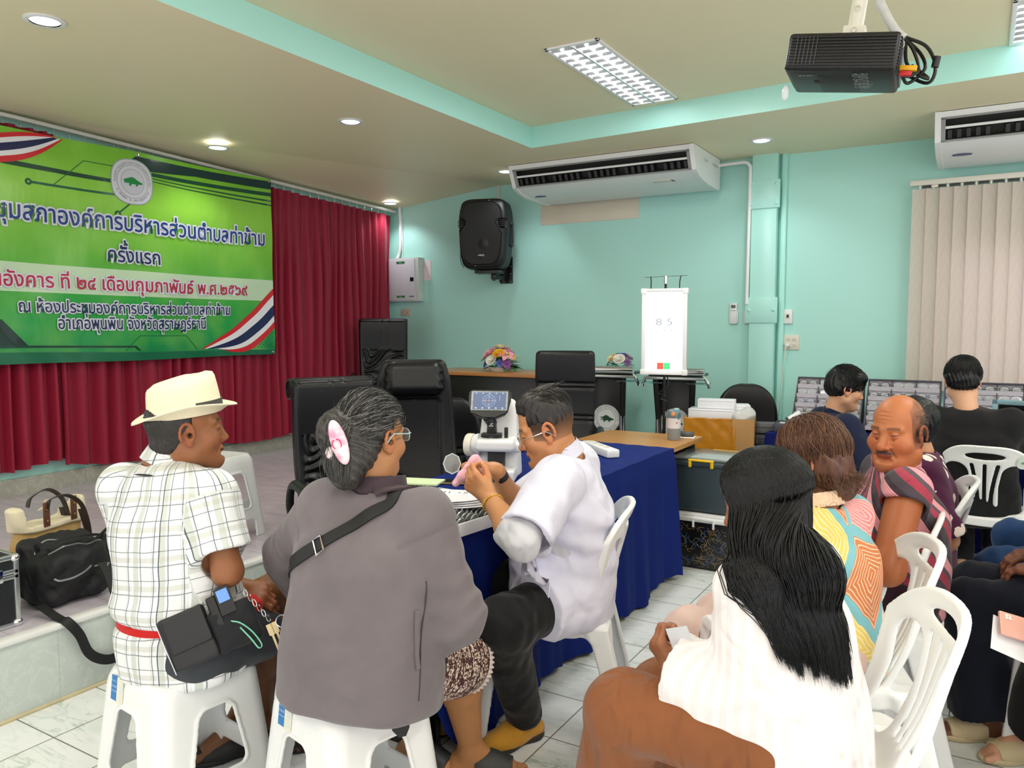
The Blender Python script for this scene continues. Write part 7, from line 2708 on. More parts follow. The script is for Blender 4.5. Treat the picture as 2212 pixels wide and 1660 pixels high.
def slerp_paths(n,starts,end,H,Rm,rad,seed,k=14,jit=0.06,lift=0.004,after=None):
 """hairs running over an ellipsoid scalp from start directions to an end direction (head frame)"""
 rng=np.random.default_rng(seed)
 out=[]
 e0=nrm(end)
 for i in range(n):
  s=nrm(starts(rng))
  e=nrm(e0+rng.normal(size=3)*jit)
  om=math.acos(max(-1,min(1,float(s@e))))
  if om<0.05:
   continue
  t=np.linspace(0,1,k)[:,None]
  d=(np.sin((1-t)*om)*s+np.sin(t*om)*e)/math.sin(om)
  c,r=rad
  wob_=rng.normal()*0.003
  P=c+d*(r+lift+rng.uniform(0,0.003)+wob_*np.sin(t*6))
  if after is not None:
   P=np.vstack([P,after(rng,P[-1])])
  out.append(to_world(P,H,Rm))
 return out
def wear_glasses(parent,H,Rm,rim,shape=(0.027,0.02),y=0.093,z=-0.004,name='spectacles',wide=1.0,tilt=0.0):
 t=thing(name,None,None)
 b=MB()
 M_=Matrix([list(NP(Rm)[i])+[float(NP(H)[i])]for i in range(3)]+[[0,0,0,1]])
 L=lambda x,yy,zz:M_@Vector((x,yy,zz))
 hw,hh=shape
 for sx in(-1,1):
  pts=[L(sx*0.034*wide+hw*math.copysign(abs(math.cos(a))**0.8,math.cos(a)),y-0.25*abs(sx*0.034+hw*math.cos(a))**2*10,z+hh*math.copysign(abs(math.sin(a))**0.8,math.sin(a)))for a in np.linspace(0,2*PI,24,endpoint=False)]
  b.tube(pts,0.0014,6,closed=True)
 b.tube([L(-0.011,y,z+0.006),L(0,y+0.003,z+0.009),L(0.011,y,z+0.006)],0.0014,6)
 bpy.data.objects.remove(t)
 o=b.build(name,rim,parent)
 for sx in(-1,1):
  MB().tube([L(sx*0.064*wide,y-0.01,z+0.008),L(sx*0.077,y-0.035,z+0.008),L(sx*0.0825,0.0,z+0.012),L(sx*0.083,-0.012,z+0.004),L(sx*0.082,-0.026,z-0.012)],0.0017,6).build('temple',rim,o)
  MB().add([L(sx*0.034*wide+hw*0.97*math.cos(a),y-2.5*(sx*0.034+hw*math.cos(a))**2,z+hh*0.97*math.sin(a))for a in np.linspace(0,2*PI,20,endpoint=False)],[tuple(range(20))]).build('lens',mat('spectacle_lens',(235,242,242),rough=0.02,alpha=0.28,var=0,spec=0.9),o,smooth=0)
 return o
CAMR,CAMF,UP=V3(0.857,0.515,0),V3(-0.515,0.857,0),V3(0,0,1)
def dirv(r,f,u=0.0):
 return nrm(CAMR*r+CAMF*f+UP*u)
POSE={k:J(v)for k,v in POSE.items()}if 'POSE' in globals()else{}
# ------------------------------------------------------------------ man in the straw hat
def m_plaid(t):
 a=t.new('ShaderNodeAttribute',attribute_name='pat')
 u,v,_=t.sep(a.outputs['Vector'])
 nz=t.noise(t.coord('Object'),9,2)
 u=t.math('ADD',u,t.math('MULTIPLY_ADD',nz,0.012,-0.006))
 v=t.math('ADD',v,t.math('MULTIPLY_ADD',nz,0.012,-0.006))
 def line(ax,per,off,w):
  f=t.math('FRACT',t.math('DIVIDE',t.math('ADD',ax,10*per+off),per))
  return t.math('LESS_THAN',t.math('ABSOLUTE',t.math('SUBTRACT',f,0.5)),w/per/2)
 c=t.mix(0.0,lin((230,232,234)),lin((230,232,234)))
 for ax,per,off,w,col,k in((u,0.082,0.0,0.017,(176,186,170),0.55),(v,0.082,0.01,0.015,(190,192,178),0.5),(u,0.082,0.012,0.003,(250,252,252),0.8),(u,0.041,0.004,0.0026,(74,92,104),0.85),(v,0.041,0.008,0.0022,(92,106,112),0.8),(u,0.082,0.03,0.0012,(150,150,150),0.6),(v,0.082,0.03,0.0012,(150,150,150),0.6),(u,0.164,0.05,0.0034,(52,66,84),0.9)):
  c=t.mix(t.math('MULTIPLY',line(ax,per,off,w),k),c,lin(col))
 t.color(c)
 t.bump(t.noise(t.coord('Object'),10,3,0.5,0.8),0.3,0.03)
M_PLAID=mat('plaid_cotton',rough=0.8,var=0,spec=0.25,fn=m_plaid)
P=POSE['hat']
who=person('elderly man in straw hat and plaid shirt seated on a stool, back turned, arms crossed on his lap',None)
SK=(150,96,62)
hR=head_frame(P['hf'])
RX,RY=[0.16,0.165,0.155,0.17,0.15,0.06],[0.12,0.125,0.115,0.115,0.085,0.055]
hd=head_mesh(P['head'],hR,P['nec'],SK,0.052,0.0,1.0,0.85,'closed',wrinkle=0.6,beard=0.15,lips=(128,78,56))
lh=hand_prims(P['wrL'],dirv(0.9,0.12,-0.28),dirv(0.1,-0.55,0.75),-1,[(0.5,0.5,0.35),(0.62,0.5,0.35),(0.72,0.5,0.35),(0.8,0.5,0.3)],(0.55,0.85,0.1),0.03,1.0,0.2)
rh=hand_prims(P['wrR'],dirv(-0.8,0.5,-0.2),dirv(0.1,0.4,0.9),1,[(0.5,0.6,0.4)]*4)
la=arm_mesh(P['shL'],P['elL'],P['wrL'],SK,lh,0.9,start=0.5)
ra=arm_mesh(P['shR'],P['elR'],P['wrR'],SK,rh,0.98,start=0.45)
SKL=(128,84,52)
make_body('body',[hd,la,ra,body_core(P,SK,RX,RY,False),leg_mesh(P['hiL'],P['knL'],P['anL'],P['toL'],SKL,0.92,start=0.4),leg_mesh(P['hiR'],P['knR'],P['anR'],P['toR'],(112,70,44),0.92,start=0.5)],who)
def hat_pat(V):
 q=pat_torso(V,P,0.17)
 for s,off in(('L',0.3),('R',0.6)):
  d,t=seg_dist(V,P['sh'+s],P['el'+s])
  w=pat_limb(V,P['sh'+s],P['el'+s],0.075,off)
  r=nrm(np.cross(P['fwd'],(0,0,1)))*(1 if s=='R' else-1)
  m=(d<0.1)&((V-P['sh'+s])@r>-0.015)&(t>0.03)
  q[m]=w[m]
 return q
belt_z=0.592
def pinch(x,y,z):
 return 0.013*np.exp(-((z-belt_z)/0.016)**2)-0.008*np.exp(-((z-belt_z-0.05)/0.03)**2)
sh,SV,SF=garment('shirt',shirt_prims(P,[0.175,0.18,0.172,0.176,0.13,0.06],[0.125,0.132,0.125,0.122,0.085,0.058],0.010,-0.105,-0.01,(0.05,0.06),(0.74,0.066,0.078)),M_PLAID,who,0.005,mixf(folds(3,0.0045,16,(1,1,0.5)),folds(4,0.003,34,(1,1,0.4)),pinch),[neck_hole(P,0.056)]+sleeve_hollow(P,0.74,0.066),pat=hat_pat)
collar('collar',P,M_PLAID,who,0.066,0.058,0.05,0.004,lambda V:pat_torso(V,P,0.07),open_front=0.03)
bv=bvh_of(SV,SF)
r_=nrm(np.cross(P['fwd'],(0,0,1)))
an_=np.linspace(-1.5,1.75,40)
sash('red_sash',[P['pel']+V3(0,0,belt_z-P['pel'][2]+0.004*math.sin(3*a))for a in an_],[r_*math.sin(a)-P['fwd']*math.cos(a)for a in an_],bv,0.02,cloth_mat('red_cotton',(196,24,22)),who)
pts,nn_=drape([P['nec']-P['fwd']*0.09+r_*x+V3(0,0,-0.018)for x in np.linspace(-0.03,0.035,9)],bv,0.003)
MB().tube(pts,[0.001,0.002,0.0026,0.003,0.003,0.003,0.0026,0.002,0.0008],6).build('neck_cord',M_BLACK,who)
# shorts
pr=[(torso_loft(P,[0.16,0.165,0.16,0.1,0.1,0.1],[0.12,0.125,0.11,0.1,0.1,0.1],0.008,-0.085),0.04)]
for s,q in(('L',0.6),('R',0.92)):
 pr.append((capcone(P['hi'+s],P['hi'+s]+(P['kn'+s]-P['hi'+s])*q,0.1,0.088),0.05))
subs=[(cone(P['hi'+s]+(P['kn'+s]-P['hi'+s])*(q-0.15),P['hi'+s]+(P['kn'+s]-P['hi'+s])*(q+0.2),0.07,0.079),0.0)for s,q in(('L',0.6),('R',0.92))]
garment('shorts',pr,cloth_mat('dark_grey_twill',(58,62,68)),who,0.007,folds(8,0.006,20),subs,[(P['pel']+V3(0,0,0.13),(0,0,1))])
for s in 'LR':
 sp=MB()
for s in 'LR':
 e=bpy.data.objects.new('clog',None)
 COL.objects.link(e)
 e.parent=who
 shoe(P['an'+s]*[1,1,1],P['to'+s],mat('black_rubber',(26,26,28),rough=0.55),e,'clog')
 if s=='L':
  e.location=(0,0,0.0)
M_HBLK=hair_mat('black_hair',(14,12,12),(44,38,34))
V,F=solid([ell((0,-0.018,0.03),(0.0795,0.101,0.089)),ell((0,-0.06,-0.045),(0.055,0.05,0.045))],0.003,0.03,subs=[(rbox((0,0.092,-0.05),(0.12,0.086,0.105),None,0.03),0.012)],cuts=[((0,-0.09,-0.085),(0,0.5,-1))],warp=lambda x,y,z:0.002*np.sin(x*900)*np.sin(z*260)+0.0015*wob(2,150)(x,y,z))
np_mesh('hair',to_world(V,P['head'],hR),F,M_HBLK,who)
# the hat
M_STRAW=mat('cream_straw',(240,230,200),rough=0.75,var=0.05,vscale=50,bump=0.35,bscale=420)
hat_o=thing('hat',None,None)
tilt=math.radians(4)
hM=hR@NP(Matrix.Rotation(tilt,3,'X'))
hO=P['head']+hR@V3(0,-0.006,0.052)
n=64
rows=[]
def hring(rx,ry,zf):
 return[(rx*math.cos(a),ry*math.sin(a),zf(rx*math.cos(a),ry*math.sin(a),a))for a in np.linspace(0,2*PI,n,endpoint=False)]
brim=lambda k:(lambda x,y,a:k*(-0.004+0.022*abs(math.cos(a))**2-0.010*max(0,-math.sin(a))+0.002*max(0,math.sin(a))))
crown=lambda h_:(lambda x,y,a:h_*(0.088+0.014*math.sin(a)-0.006*math.cos(a)**2))
top=lambda up,dip:(lambda x,y,a:0.094+0.16*y+up-dip*math.exp(-(x/0.022)**2)-0.016*math.exp(-((abs(x)-0.05)/0.016)**2)*max(0,(y-0.02)/0.05))
rows=[hring(0.084,0.101,lambda x,y,a:-0.012),hring(0.1,0.121,brim(0.6)),hring(0.121,0.146,brim(1.1)),hring(0.1225,0.1475,brim(1.25)),hring(0.121,0.146,lambda x,y,a:brim(1.1)(x,y,a)+0.004),hring(0.1,0.121,lambda x,y,a:brim(0.6)(x,y,a)+0.004),hring(0.086,0.104,lambda x,y,a:0.003),hring(0.0845,0.102,crown(0.35)),hring(0.082,0.099,crown(0.7)),hring(0.079,0.096,crown(0.93)),hring(0.0745,0.091,crown(1.04)),hring(0.064,0.08,top(0.006,0.006)),hring(0.045,0.06,top(0.008,0.018)),hring(0.022,0.032,top(0.006,0.024)),hring(0.002,0.003,top(0.004,0.024))]
VV=NP([p for r in rows for p in r])
FF=NP([[i*n+k,i*n+(k+1)%n,(i+1)*n+(k+1)%n,(i+1)*n+k]for i in range(len(rows)-1)for k in range(n)])
bpy.data.objects.remove(hat_o)
hat_o=np_mesh('hat',VV@hM.T+hO,FF,M_STRAW,who)
b=MB()
k0=[(0.0875*math.cos(a),0.1055*math.sin(a),0.0)for a in np.linspace(0.25,2.35,22)]
pts=[Vector(hO+hM@V3(x,y,0.016))for x,y,z in k0]
b.strip(pts,[Vector(hM@V3(0,0,1))]*len(pts),0.02,0.003)
b.build('hat_band',mat('grey_band',(62,62,62),rough=0.5),hat_o,smooth=60)
who['label']='man in a cream straw hat and plaid shirt sitting on a stool with arms crossed'
# his belt pouch with phone, keys and wrist cord
wb=thing('belt_pouch','black belt pouch with phone and keys on the straw hat man','pouch')
pc_=V3(*(P['hiR']+V3(0.0,0.0,0.0)))
pO=P['pel']+r_*0.125-P['fwd']*0.115+V3(0,0,0.07)
pn=nrm(r_*0.55-P['fwd']*0.8+UP*0.32)
px_=nrm(np.cross(UP,pn))
px_=nrm(px_*0.9+UP*0.34)
PM=frame(pn,px_)
pO=pO+pn*0.03
def pw(x,y,z):
 return Vector(pO+PM@V3(x,y,z))
V,F=solid([rbox(pO,(0.062,0.075,0.016),PM,0.012)],0.004,warp=folds(5,0.002,60))
np_mesh('pouch_body',V,F,mat('pouch_leather',(24,24,27),rough=0.45,bump=0.2,bscale=220),wb)
V,F=solid([rbox(pO+PM@V3(0.004,0.022,0.016),(0.054,0.05,0.005),PM,0.005)],0.003)
np_mesh('flap',V,F,mat('pouch_leather',(24,24,27)),wb)
MB().tube([pw(-0.062,0.07,0.016),pw(-0.06,0.0,0.02),pw(-0.058,-0.075,0.012)],0.002,6).build('side_zip',M_CHROME,wb)
V,F=solid([rbox(pO+PM@V3(0.085,0.03,0.006),(0.014,0.05,0.01),PM,0.006)],0.003)
np_mesh('knife_sheath',V,F,M_BLACK,wb)
ph=MB().add(*box_geo((0,0,0),(0.04,0.075,0.014)),Matrix([list(PM[i])+[float((pO+PM@V3(0.118,0.055,0.012))[i])]for i in range(3)]+[[0,0,0,1]])).build('button_phone',M_BLACK,wb)
MB().add(*box_geo((0,0.014,0.008),(0.03,0.034,0.001)),Matrix([list(PM[i])+[float((pO+PM@V3(0.118,0.055,0.012))[i])]for i in range(3)]+[[0,0,0,1]])).build('phone_screen',mat('blue_screen',(90,130,210),emit=0.6,emit_rgb=(90,130,210),rough=0.2),ph,smooth=0)
V,F=solid([rbox(pO+PM@V3(0.12,-0.02,-0.005),(0.06,0.06,0.02),PM,0.014)],0.005,warp=folds(6,0.004,50))
np_mesh('cloth_pocket',V,F,cloth_mat('charcoal_cloth',(34,35,39)),wb)
pts=spline([(0.115,-0.005,0.022),(0.135,-0.02,0.03),(0.155,-0.055,0.03),(0.165,-0.095,0.028),(0.155,-0.102,0.028),(0.145,-0.07,0.028),(0.13,-0.03,0.028)],6)
MB().strip([pw(*p)for p in pts],[Vector(PM@V3(0.3,0.1,1))]*len(pts),0.008,0.002).build('wrist_cord',mat('mint_cord',(130,210,180),rough=0.6),wb)
b=MB()
for k in range(6):
 c=V3(0.175+0.006*k,0.05-0.018*k,0.024)
 b.tube([pw(c[0]+0.0045*math.cos(a),c[1]+0.010*math.sin(a),c[2]+(0.004*math.sin(2*a)if k%2 else 0.004*math.cos(a)))for a in np.linspace(0,2*PI,14,endpoint=False)],0.0014,6,closed=True)
b.tube([pw(0.235+0.016*math.cos(a),-0.062+0.016*math.sin(a),0.024)for a in np.linspace(0,2*PI,20,endpoint=False)],0.0018,6,closed=True)
b.build('key_chain',M_CHROME,wb)
b=MB()
for x,m_ in((0.2,0),(0.213,1)):
 b.add([tuple(pw(x-0.008,-0.055,0.024)),tuple(pw(x+0.008,-0.055,0.024)),tuple(pw(x+0.008,-0.085,0.024)),tuple(pw(x+0.003,-0.088,0.024)),tuple(pw(x+0.003,-0.13,0.024)),tuple(pw(x-0.003,-0.13,0.024)),tuple(pw(x-0.003,-0.088,0.024)),tuple(pw(x-0.008,-0.085,0.024))],[tuple(range(8))])
b.build('key',mat('key_brass',(196,180,140),rough=0.3,metal=0.8),wb,smooth=0)
c0=P['wrL']+dirv(0.35,-0.35,-0.6)*0.065
V,F=solid([(ell(c0,(0.06,0.05,0.035)),0.02),(cone(c0-CAMR*0.07+UP*0.02,c0+CAMR*0.075-UP*0.05,0.034,0.016),0.02)],0.004,warp=folds(14,0.006,60))
tag(np_mesh('red_cloth',V,F,mat('red_cotton',(196,24,22))),'bunched red cloth under the hand of the man in the straw hat','cloth')
# ------------------------------------------------------------------ woman in the grey jacket
P=POSE['grey']
who=person('',None)
who['label']='woman in a faded grey jacket with a pink hair claw sitting on a stool'
SK=(178,124,82)
hR=head_frame(P['hf'])
RX,RY=[0.19,0.2,0.185,0.185,0.15,0.06],[0.14,0.15,0.14,0.125,0.09,0.055]
hd=head_mesh(P['head'],hR,P['nec'],SK,0.05,0.003,0.95,0.95,'open',scale=0.96)
lh=hand_prims(P['wrL'],dirv(0.6,0.5,-0.3),dirv(0,0.2,1),-1,[(0.4,0.5,0.3)]*4)
rh=hand_prims(P['wrR'],dirv(-0.6,0.6,-0.2),dirv(0,0.2,1),1,[(0.4,0.5,0.3)]*4)
SKL=(176,122,76)
make_body('body',[hd,arm_mesh(P['shL'],P['elL'],P['wrL'],SK,lh,start=0.6,h=0.004),arm_mesh(P['shR'],P['elR'],P['wrR'],SK,rh,start=0.6,h=0.004),body_core(P,SK,RX,RY,False),leg_mesh(P['hiL'],P['knL'],P['anL'],P['toL'],SKL,1.15,start=0.5),leg_mesh(P['hiR'],P['knR'],P['anR'],P['toR'],SKL,1.22,start=0.5)],who)
M_JACK=cloth_mat('faded_grey_twill',(112,104,108),rough=0.7,var=0.16,weave=700,sheen=0.2,fold=0.35,fscale=6.5)
ax_=nrm(P['nec']-P['pel'])
r_=nrm(np.cross(P['fwd'],(0,0,1)))
def creases(x,y,z):
 V_=np.stack([x,y,z],-1)
 out=0
 for s in 'LR':
  d,t=seg_dist(V_,P['el'+s],P['el'+s]+(P['sh'+s]-P['el'+s])*0.35)
  u=(V_-P['el'+s])@nrm(P['sh'+s]-P['el'+s])
  out=out+0.005*np.sin(u*95+2.0*np.sin((V_-P['el'+s])@r_*40))*np.exp(-(d/0.11)**2)
  e=(V_-P['sh'+s])@nrm(P['el'+s]-P['sh'+s])-0.03
  dd,tt=seg_dist(V_,P['sh'+s],P['el'+s])
  out=out+0.006*np.exp(-(e/0.006)**2)*(dd<0.13)
 return out
pr=shirt_prims(P,[0.215,0.212,0.2,0.195,0.15,0.07],[0.165,0.17,0.15,0.135,0.095,0.065],0.012,-0.125,0.01,(0.066,0.08),(1.92,0.09,0.06),power=2.2)
jk,SV,SF=garment('jacket',pr,M_JACK,who,0.006,mixf(folds(31,0.012,10,(1,1,0.7),1.4),folds(32,0.006,24,(1,1,0.5),1.3),creases),[neck_hole(P,0.062)]+sleeve_hollow(P,1.92,0.05))
bv=bvh_of(SV,SF)
M_JCOL=cloth_mat('plum_grey_twill',(72,58,66),rough=0.75)
collar('collar',P,M_JCOL,who,0.074,0.068,0.03,0.006,drop=0.02,open_front=0.045)
cO=V3(0,0,1.45)
def ray_px(x,y,d):
 """a point d metres along the view axis from the camera stand, used only to lay straps on the jacket"""
 return cO+d*(NP(_F)+NP(_R)*(x-1106)/1683-NP(_U)*(y-830)/1683)
on_surface('collar_flap',[(*ray_px(*q),)for q in((800,1036,2.06),(840,1040,2.08),(880,1052,2.12),(915,1075,2.2),(925,1100,2.3))],bv,0.05,M_JCOL,who,0.006,8,0.006)
seams=[[(930,1260,1.95),(950,1400,1.93),(905,1515,1.96)]]
for s in seams:
 on_surface('side_seam',[ray_px(*q)for q in s],bv,0.003,mat('seam_thread',(64,58,62),rough=0.8),jk,0.001,8,0.002)
M_STRAP=mat('black_webbing',(18,19,20))
st_=on_surface('shoulder_strap',[ray_px(*q)for q in((880,1030,2.2),(850,1040,2.06),(800,1066,1.98),(720,1120,1.98),(660,1172,2.0),(632,1205,2.05),(612,1235,2.15))],bv,0.036,M_STRAP,who,0.004,8,0.004)
on_pts,nr_=drape([ray_px(656,1168,1.98)],bv,0.008)
c,nn_=NP(on_pts[0]),NP(nr_[0])
tt=nrm(ray_px(690,1142,2.0)-ray_px(640,1190,2.03))
BM=frame(nn_,np.cross(tt,nn_))
b=MB()
pts=[Vector(c+BM@V3(x,y,0))for x,y in((-0.023,-0.013),(0.023,-0.013),(0.023,0.013),(-0.023,0.013))]
b.tube(pts,0.0024,6,closed=True)
b.build('strap_buckle',M_CHROME,st_)
on_surface('pocket_welt',[ray_px(*q)for q in((925,1330,1.92),(936,1400,1.92),(922,1450,1.94))],bv,0.012,M_JACK,jk,0.003,6,0.005)
# end of the bag strap hanging under the hem
b=MB()
e0=ray_px(862,1520,1.97)
b.strip([e0,e0+V3(0.005,-0.004,-0.03),e0+V3(0.01,-0.006,-0.062),e0+V3(0.016,-0.006,-0.08)],[Vector(CAMR*0.95+UP*0.25)]*4,[0.04,0.046,0.044,0.018],0.006)
b.build('strap_end',M_STRAP,who)
pr=[(torso_loft(P,[0.21,0.21,0.19,0.1,0.1,0.1],[0.155,0.16,0.13,0.1,0.1,0.1],0.0,-0.115),0.04)]
V,F=solid(pr,0.008,cuts=[(P['pel']+V3(0,0,0.1),(0,0,1))])
np_mesh('black_shirt_hem',V,F,cloth_mat('black_jersey',(17,17,19)),who)
# patterned skirt with a ruffled white hem
def m_batik(t):
 v=t.new('ShaderNodeTexVoronoi')
 v.inputs['Scale'].default_value=62
 a=t.new('ShaderNodeAttribute',attribute_name='pat')
 t.link(a.outputs['Vector'],v.inputs['Vector'])
 d=v.outputs['Distance']
 u,w,_=t.sep(a.outputs['Vector'])
 m=t.math('LESS_THAN',t.math('ABSOLUTE',t.math('SUBTRACT',d,0.42)),0.09)
 n=t.noise(t.coord(attr='pat'),150,2)
 m=t.math('MAXIMUM',m,t.math('GREATER_THAN',n,0.6))
 c=t.mix(m,lin((66,26,24)),lin((226,206,192)))
 band=t.math('LESS_THAN',t.math('ABSOLUTE',t.math('SUBTRACT',t.math('FRACT',t.math('MULTIPLY',w,17)),0.5)),0.06)
 t.color(t.mix(band,c,lin((40,16,16))))
M_BATIK=mat('batik_cotton',rough=0.8,var=0,fn=m_batik)
for s,q in(('R',1.02),('L',0.98)):
 a,k_=P['hi'+s],P['kn'+s]
 e=a+(k_-a)*q
 dz=V3(0,0,-0.012)
 g_,V_,F_=garment('skirt',[(capcone(a,e+dz,0.125,0.098),0.02)],M_BATIK,who,0.006,folds(41,0.005,26),[(cone(a+(e-a)*0.7,e+dz+(e-a)*0.2,0.08,0.091),0.0)],pat=lambda V,a=a,e=e:pat_limb(V,a,e,0.1))
 axl=nrm(e-a)
 x_=nrm(np.cross(axl,UP))
 y_=np.cross(axl,x_)
 b=MB()
 vs,fs=[],[]
 N_=260
 for k in range(N_):
  t_=2*PI*k/N_
  for i,(rr_,l)in enumerate(((0.099,-0.006),(0.101+0.003*math.sin(t_*44),0.006),(0.101+0.004*math.sin(t_*44),0.016),(0.097+0.004*math.sin(t_*44),0.016))):
   vs.append(tuple(e+dz+axl*l+(x_*math.cos(t_)+y_*math.sin(t_))*rr_))
 for k in range(N_):
  k2=(k+1)%N_
  for i in range(3):
   fs.append((k*4+i,k2*4+i,k2*4+i+1,k*4+i+1))
 b.add(vs,fs).build('ruffle',mat('ruffle_white',(228,214,206),rough=0.8),g_,smooth=70)
for s in 'LR':
 e=bpy.data.objects.new('sandal',None)
 COL.objects.link(e)
 e.parent=who
 shoe(P['an'+s],P['to'+s],mat('dark_grey_rubber',(52,54,54),rough=0.5),e,'sandal')
M_GH=hair_mat('greying_hair',(20,19,19),(74,72,70),rough=0.4)
pr=[ell((0,-0.016,0.034),(0.081,0.103,0.093)),ell((-0.012,-0.118,0.012),(0.052,0.05,0.058)),ell((-0.045,-0.1,0.02),(0.035,0.045,0.05)),ell((0.012,-0.112,-0.06),(0.048,0.042,0.062)),ell((0.01,-0.1,-0.1),(0.036,0.036,0.04)),ell((0,-0.07,-0.05),(0.06,0.05,0.05))]
V,F=solid(pr,0.003,0.03,subs=[(rbox((0,0.098,-0.06),(0.12,0.088,0.11),None,0.03),0.012),(ell((0.0,0.12,0.03),(0.058,0.06,0.05)),0.01)],warp=lambda x,y,z:0.0018*np.sin(260*(z+0.6*y)+3*np.sin(x*60))+0.003*wob(8,40)(x,y,z))
np_mesh('hair',to_world(V,P['head'],hR),F,M_GH,who)
CEN,RAD=V3(0,-0.016,0.034),V3(0.081,0.103,0.093)
st=lambda rng:V3(rng.normal()*0.75,0.55+rng.normal()*0.5,0.75+rng.normal()*0.35)
def tail(rng,p):
 q=p+V3(rng.normal()*0.01,-0.02+rng.normal()*0.008,-0.01)
 e=V3(0.01+rng.normal()*0.022,-0.118+rng.normal()*0.018,-0.05-abs(rng.normal())*0.03)
 return spline([p,q,(q+e)/2+V3(0,-0.018,0),e],4)[2:]
G1=slerp_paths(700,st,(0.12,-1,-0.06),P['head'],hR,(CEN,RAD),5,14,0.14,0.001,tail)
strand_mesh('grey_hairs',G1[:230],0.0008,hair_mat('silver_hair',(112,112,110),(150,150,148)),who)
strand_mesh('dark_hairs',G1[230:],0.0009,hair_mat('soft_black_hair',(24,22,22),(50,48,46)),who)
rng_=np.random.default_rng(77)
lo=[]
for i in range(260):
 a=rng_.uniform(0,2*PI)
 c=V3(-0.012,-0.118,0.012)if i%2 else V3(0.012,-0.112,-0.06)
 r=V3(0.053,0.051,0.06)
 t_=np.linspace(-0.9,1.5,12)
 ph_=rng_.uniform(0.3,2.6)
 d=np.stack([np.cos(ph_)*np.cos(t_),-np.abs(np.sin(ph_))*np.cos(t_)-0.0,-np.sin(t_)],1)
 lo.append(to_world(c+d*r*rng_.uniform(1.0,1.06),P['head'],hR))
strand_mesh('bun_hairs',lo,0.0009,hair_mat('mid_grey_hair',(44,42,42),(96,94,92)),who)
# claw clip
M_CLAW=mat('pink_marbled_plastic',(244,206,218),rough=0.2,var=0,fn=lambda t:t.color(t.ramp(t.noise(t.coord(),26,2),[(0.38,lin((250,226,232))),(0.62,lin((238,150,184)))])))
cc=P['head']+CAMR*(-0.062)+UP*0.004-CAMF*0.148
ca=nrm(-UP*0.93+CAMR*0.38)
cn=nrm(-CAMF+CAMR*-0.25+UP*0.1)
cs=np.cross(ca,cn)
CMx=np.stack([cs,ca,cn],1)
V,F=solid([ell(cc,(0.022,0.06,0.016),CMx)],0.0025,subs=[(ell(cc-cn*0.012,(0.019,0.052,0.016),CMx),0)])
cl=np_mesh('hair_claw',V,F,M_CLAW,who)
V,F=solid([ell(cc+cs*0.034+ca*0.018-cn*0.008,(0.019,0.02,0.007),CMx),(ell(cc+cs*0.018+ca*0.01,(0.012,0.008,0.006),CMx),0.006)],0.0025)
np_mesh('claw_wing',V,F,mat('pale_pink_plastic',(242,224,226),rough=0.25),cl)
mb=MB()
for sg in(-1,1):
 mb.tube([Vector(cc+cn*0.0165+cs*(sg*0.006+0.0065*sg*math.cos(a))*-1+ca*(0.004+0.011*math.sin(a)))for a in np.linspace(-2.1,2.1,14)],0.0014,5)
mb.build('claw_mark',mat('magenta_ink',(206,40,110),rough=0.4),cl)
wear_glasses(who,P['head'],hR,mat('pale_blue_plastic',(176,214,220),rough=0.3),(0.025,0.018),0.092,0.0)
# ------------------------------------------------------------------ man in the white coat
def wrist_ring(name,wr,el,f,r,m,parent,w=0.0,tr=0.003,flat=None,beads=0):
 a=NP(wr)+(NP(el)-NP(wr))*f
 ax=nrm(NP(el)-NP(wr))
 x=nrm(np.cross(ax,UP))
 y=np.cross(ax,x)
 pts=[Vector(a+(x*math.cos(t)*r*1.06+y*math.sin(t)*r*0.92))for t in np.linspace(0,2*PI,40,endpoint=False)]
 b=MB()
 if beads:
  for k in range(beads):
   t=2*PI*k/beads
   b.ell(Vector(a+(x*math.cos(t)*r*1.06+y*math.sin(t)*r*0.92)),(0.0034,0.0034,0.0034),seg=8,rings=5)
 elif w:
  b.strip(pts+[pts[0]],[Vector(ax)]*41,w,0.003)
 else:
  b.tube(pts,tr,6,closed=True)
 return b.build(name,m,parent,smooth=60)
def trousers(j,m,parent,r=(0.1,0.078,0.064),to=0.97,rx=0.17,ry=0.13,seed=1,amp=0.005,name='trousers',flare=None,up=0.12):
 pr=[(torso_loft(j,[rx,rx,rx*0.95,0.1,0.1,0.1],[ry,ry*1.05,ry*0.9,0.1,0.1,0.1],0.006,-0.085),0.04)]
 for s in 'LR':
  h_,k,a=j['hi'+s],j['kn'+s],j['an'+s]
  e=k+(a-k)*to
  pr.append((cone(h_,k,r[0],r[1]),0.05))
  pr.append((capcone(k,e,r[1],flare or r[2]),0.04))
 def crease(x,y,z):
  V_=np.stack([x,y,z],-1)
  o=0
  for s in 'LR':
   d,t=seg_dist(V_,j['kn'+s],j['kn'+s]+1e-3)
   u=(V_-j['kn'+s])@nrm(j['hi'+s]-j['kn'+s])
   o=o+amp*np.sin(u*100)*np.exp(-(d/0.1)**2)
  return o
 return garment(name,pr,m,parent,0.006,mixf(folds(seed,amp,17),folds(seed+1,amp*0.6,36),crease),cuts=[(j['pel']+V3(0,0,up),(0,0,1))])
P=POSE['doc']
who=person('',None)
who['label']='man in a white coat and glasses seated at the blue table wiping a lens'
SK=(196,136,92)
hR=head_frame(P['hf'])
RX,RY=[0.17,0.18,0.175,0.18,0.15,0.06],[0.14,0.16,0.16,0.135,0.09,0.055]
def side_hair(x,y,z):
 m=(y<0.045)&(z>-0.045+0.35*np.clip(y+0.02,0,1))&(np.abs(x)<0.079)
 return m*np.clip(0.35+(z+0.05)*9,0.2,0.92)
hd=head_mesh(P['head'],hR,P['nec'],SK,0.056,0.007,1.05,0.95,'down',scalp=((40,32,28),side_hair))
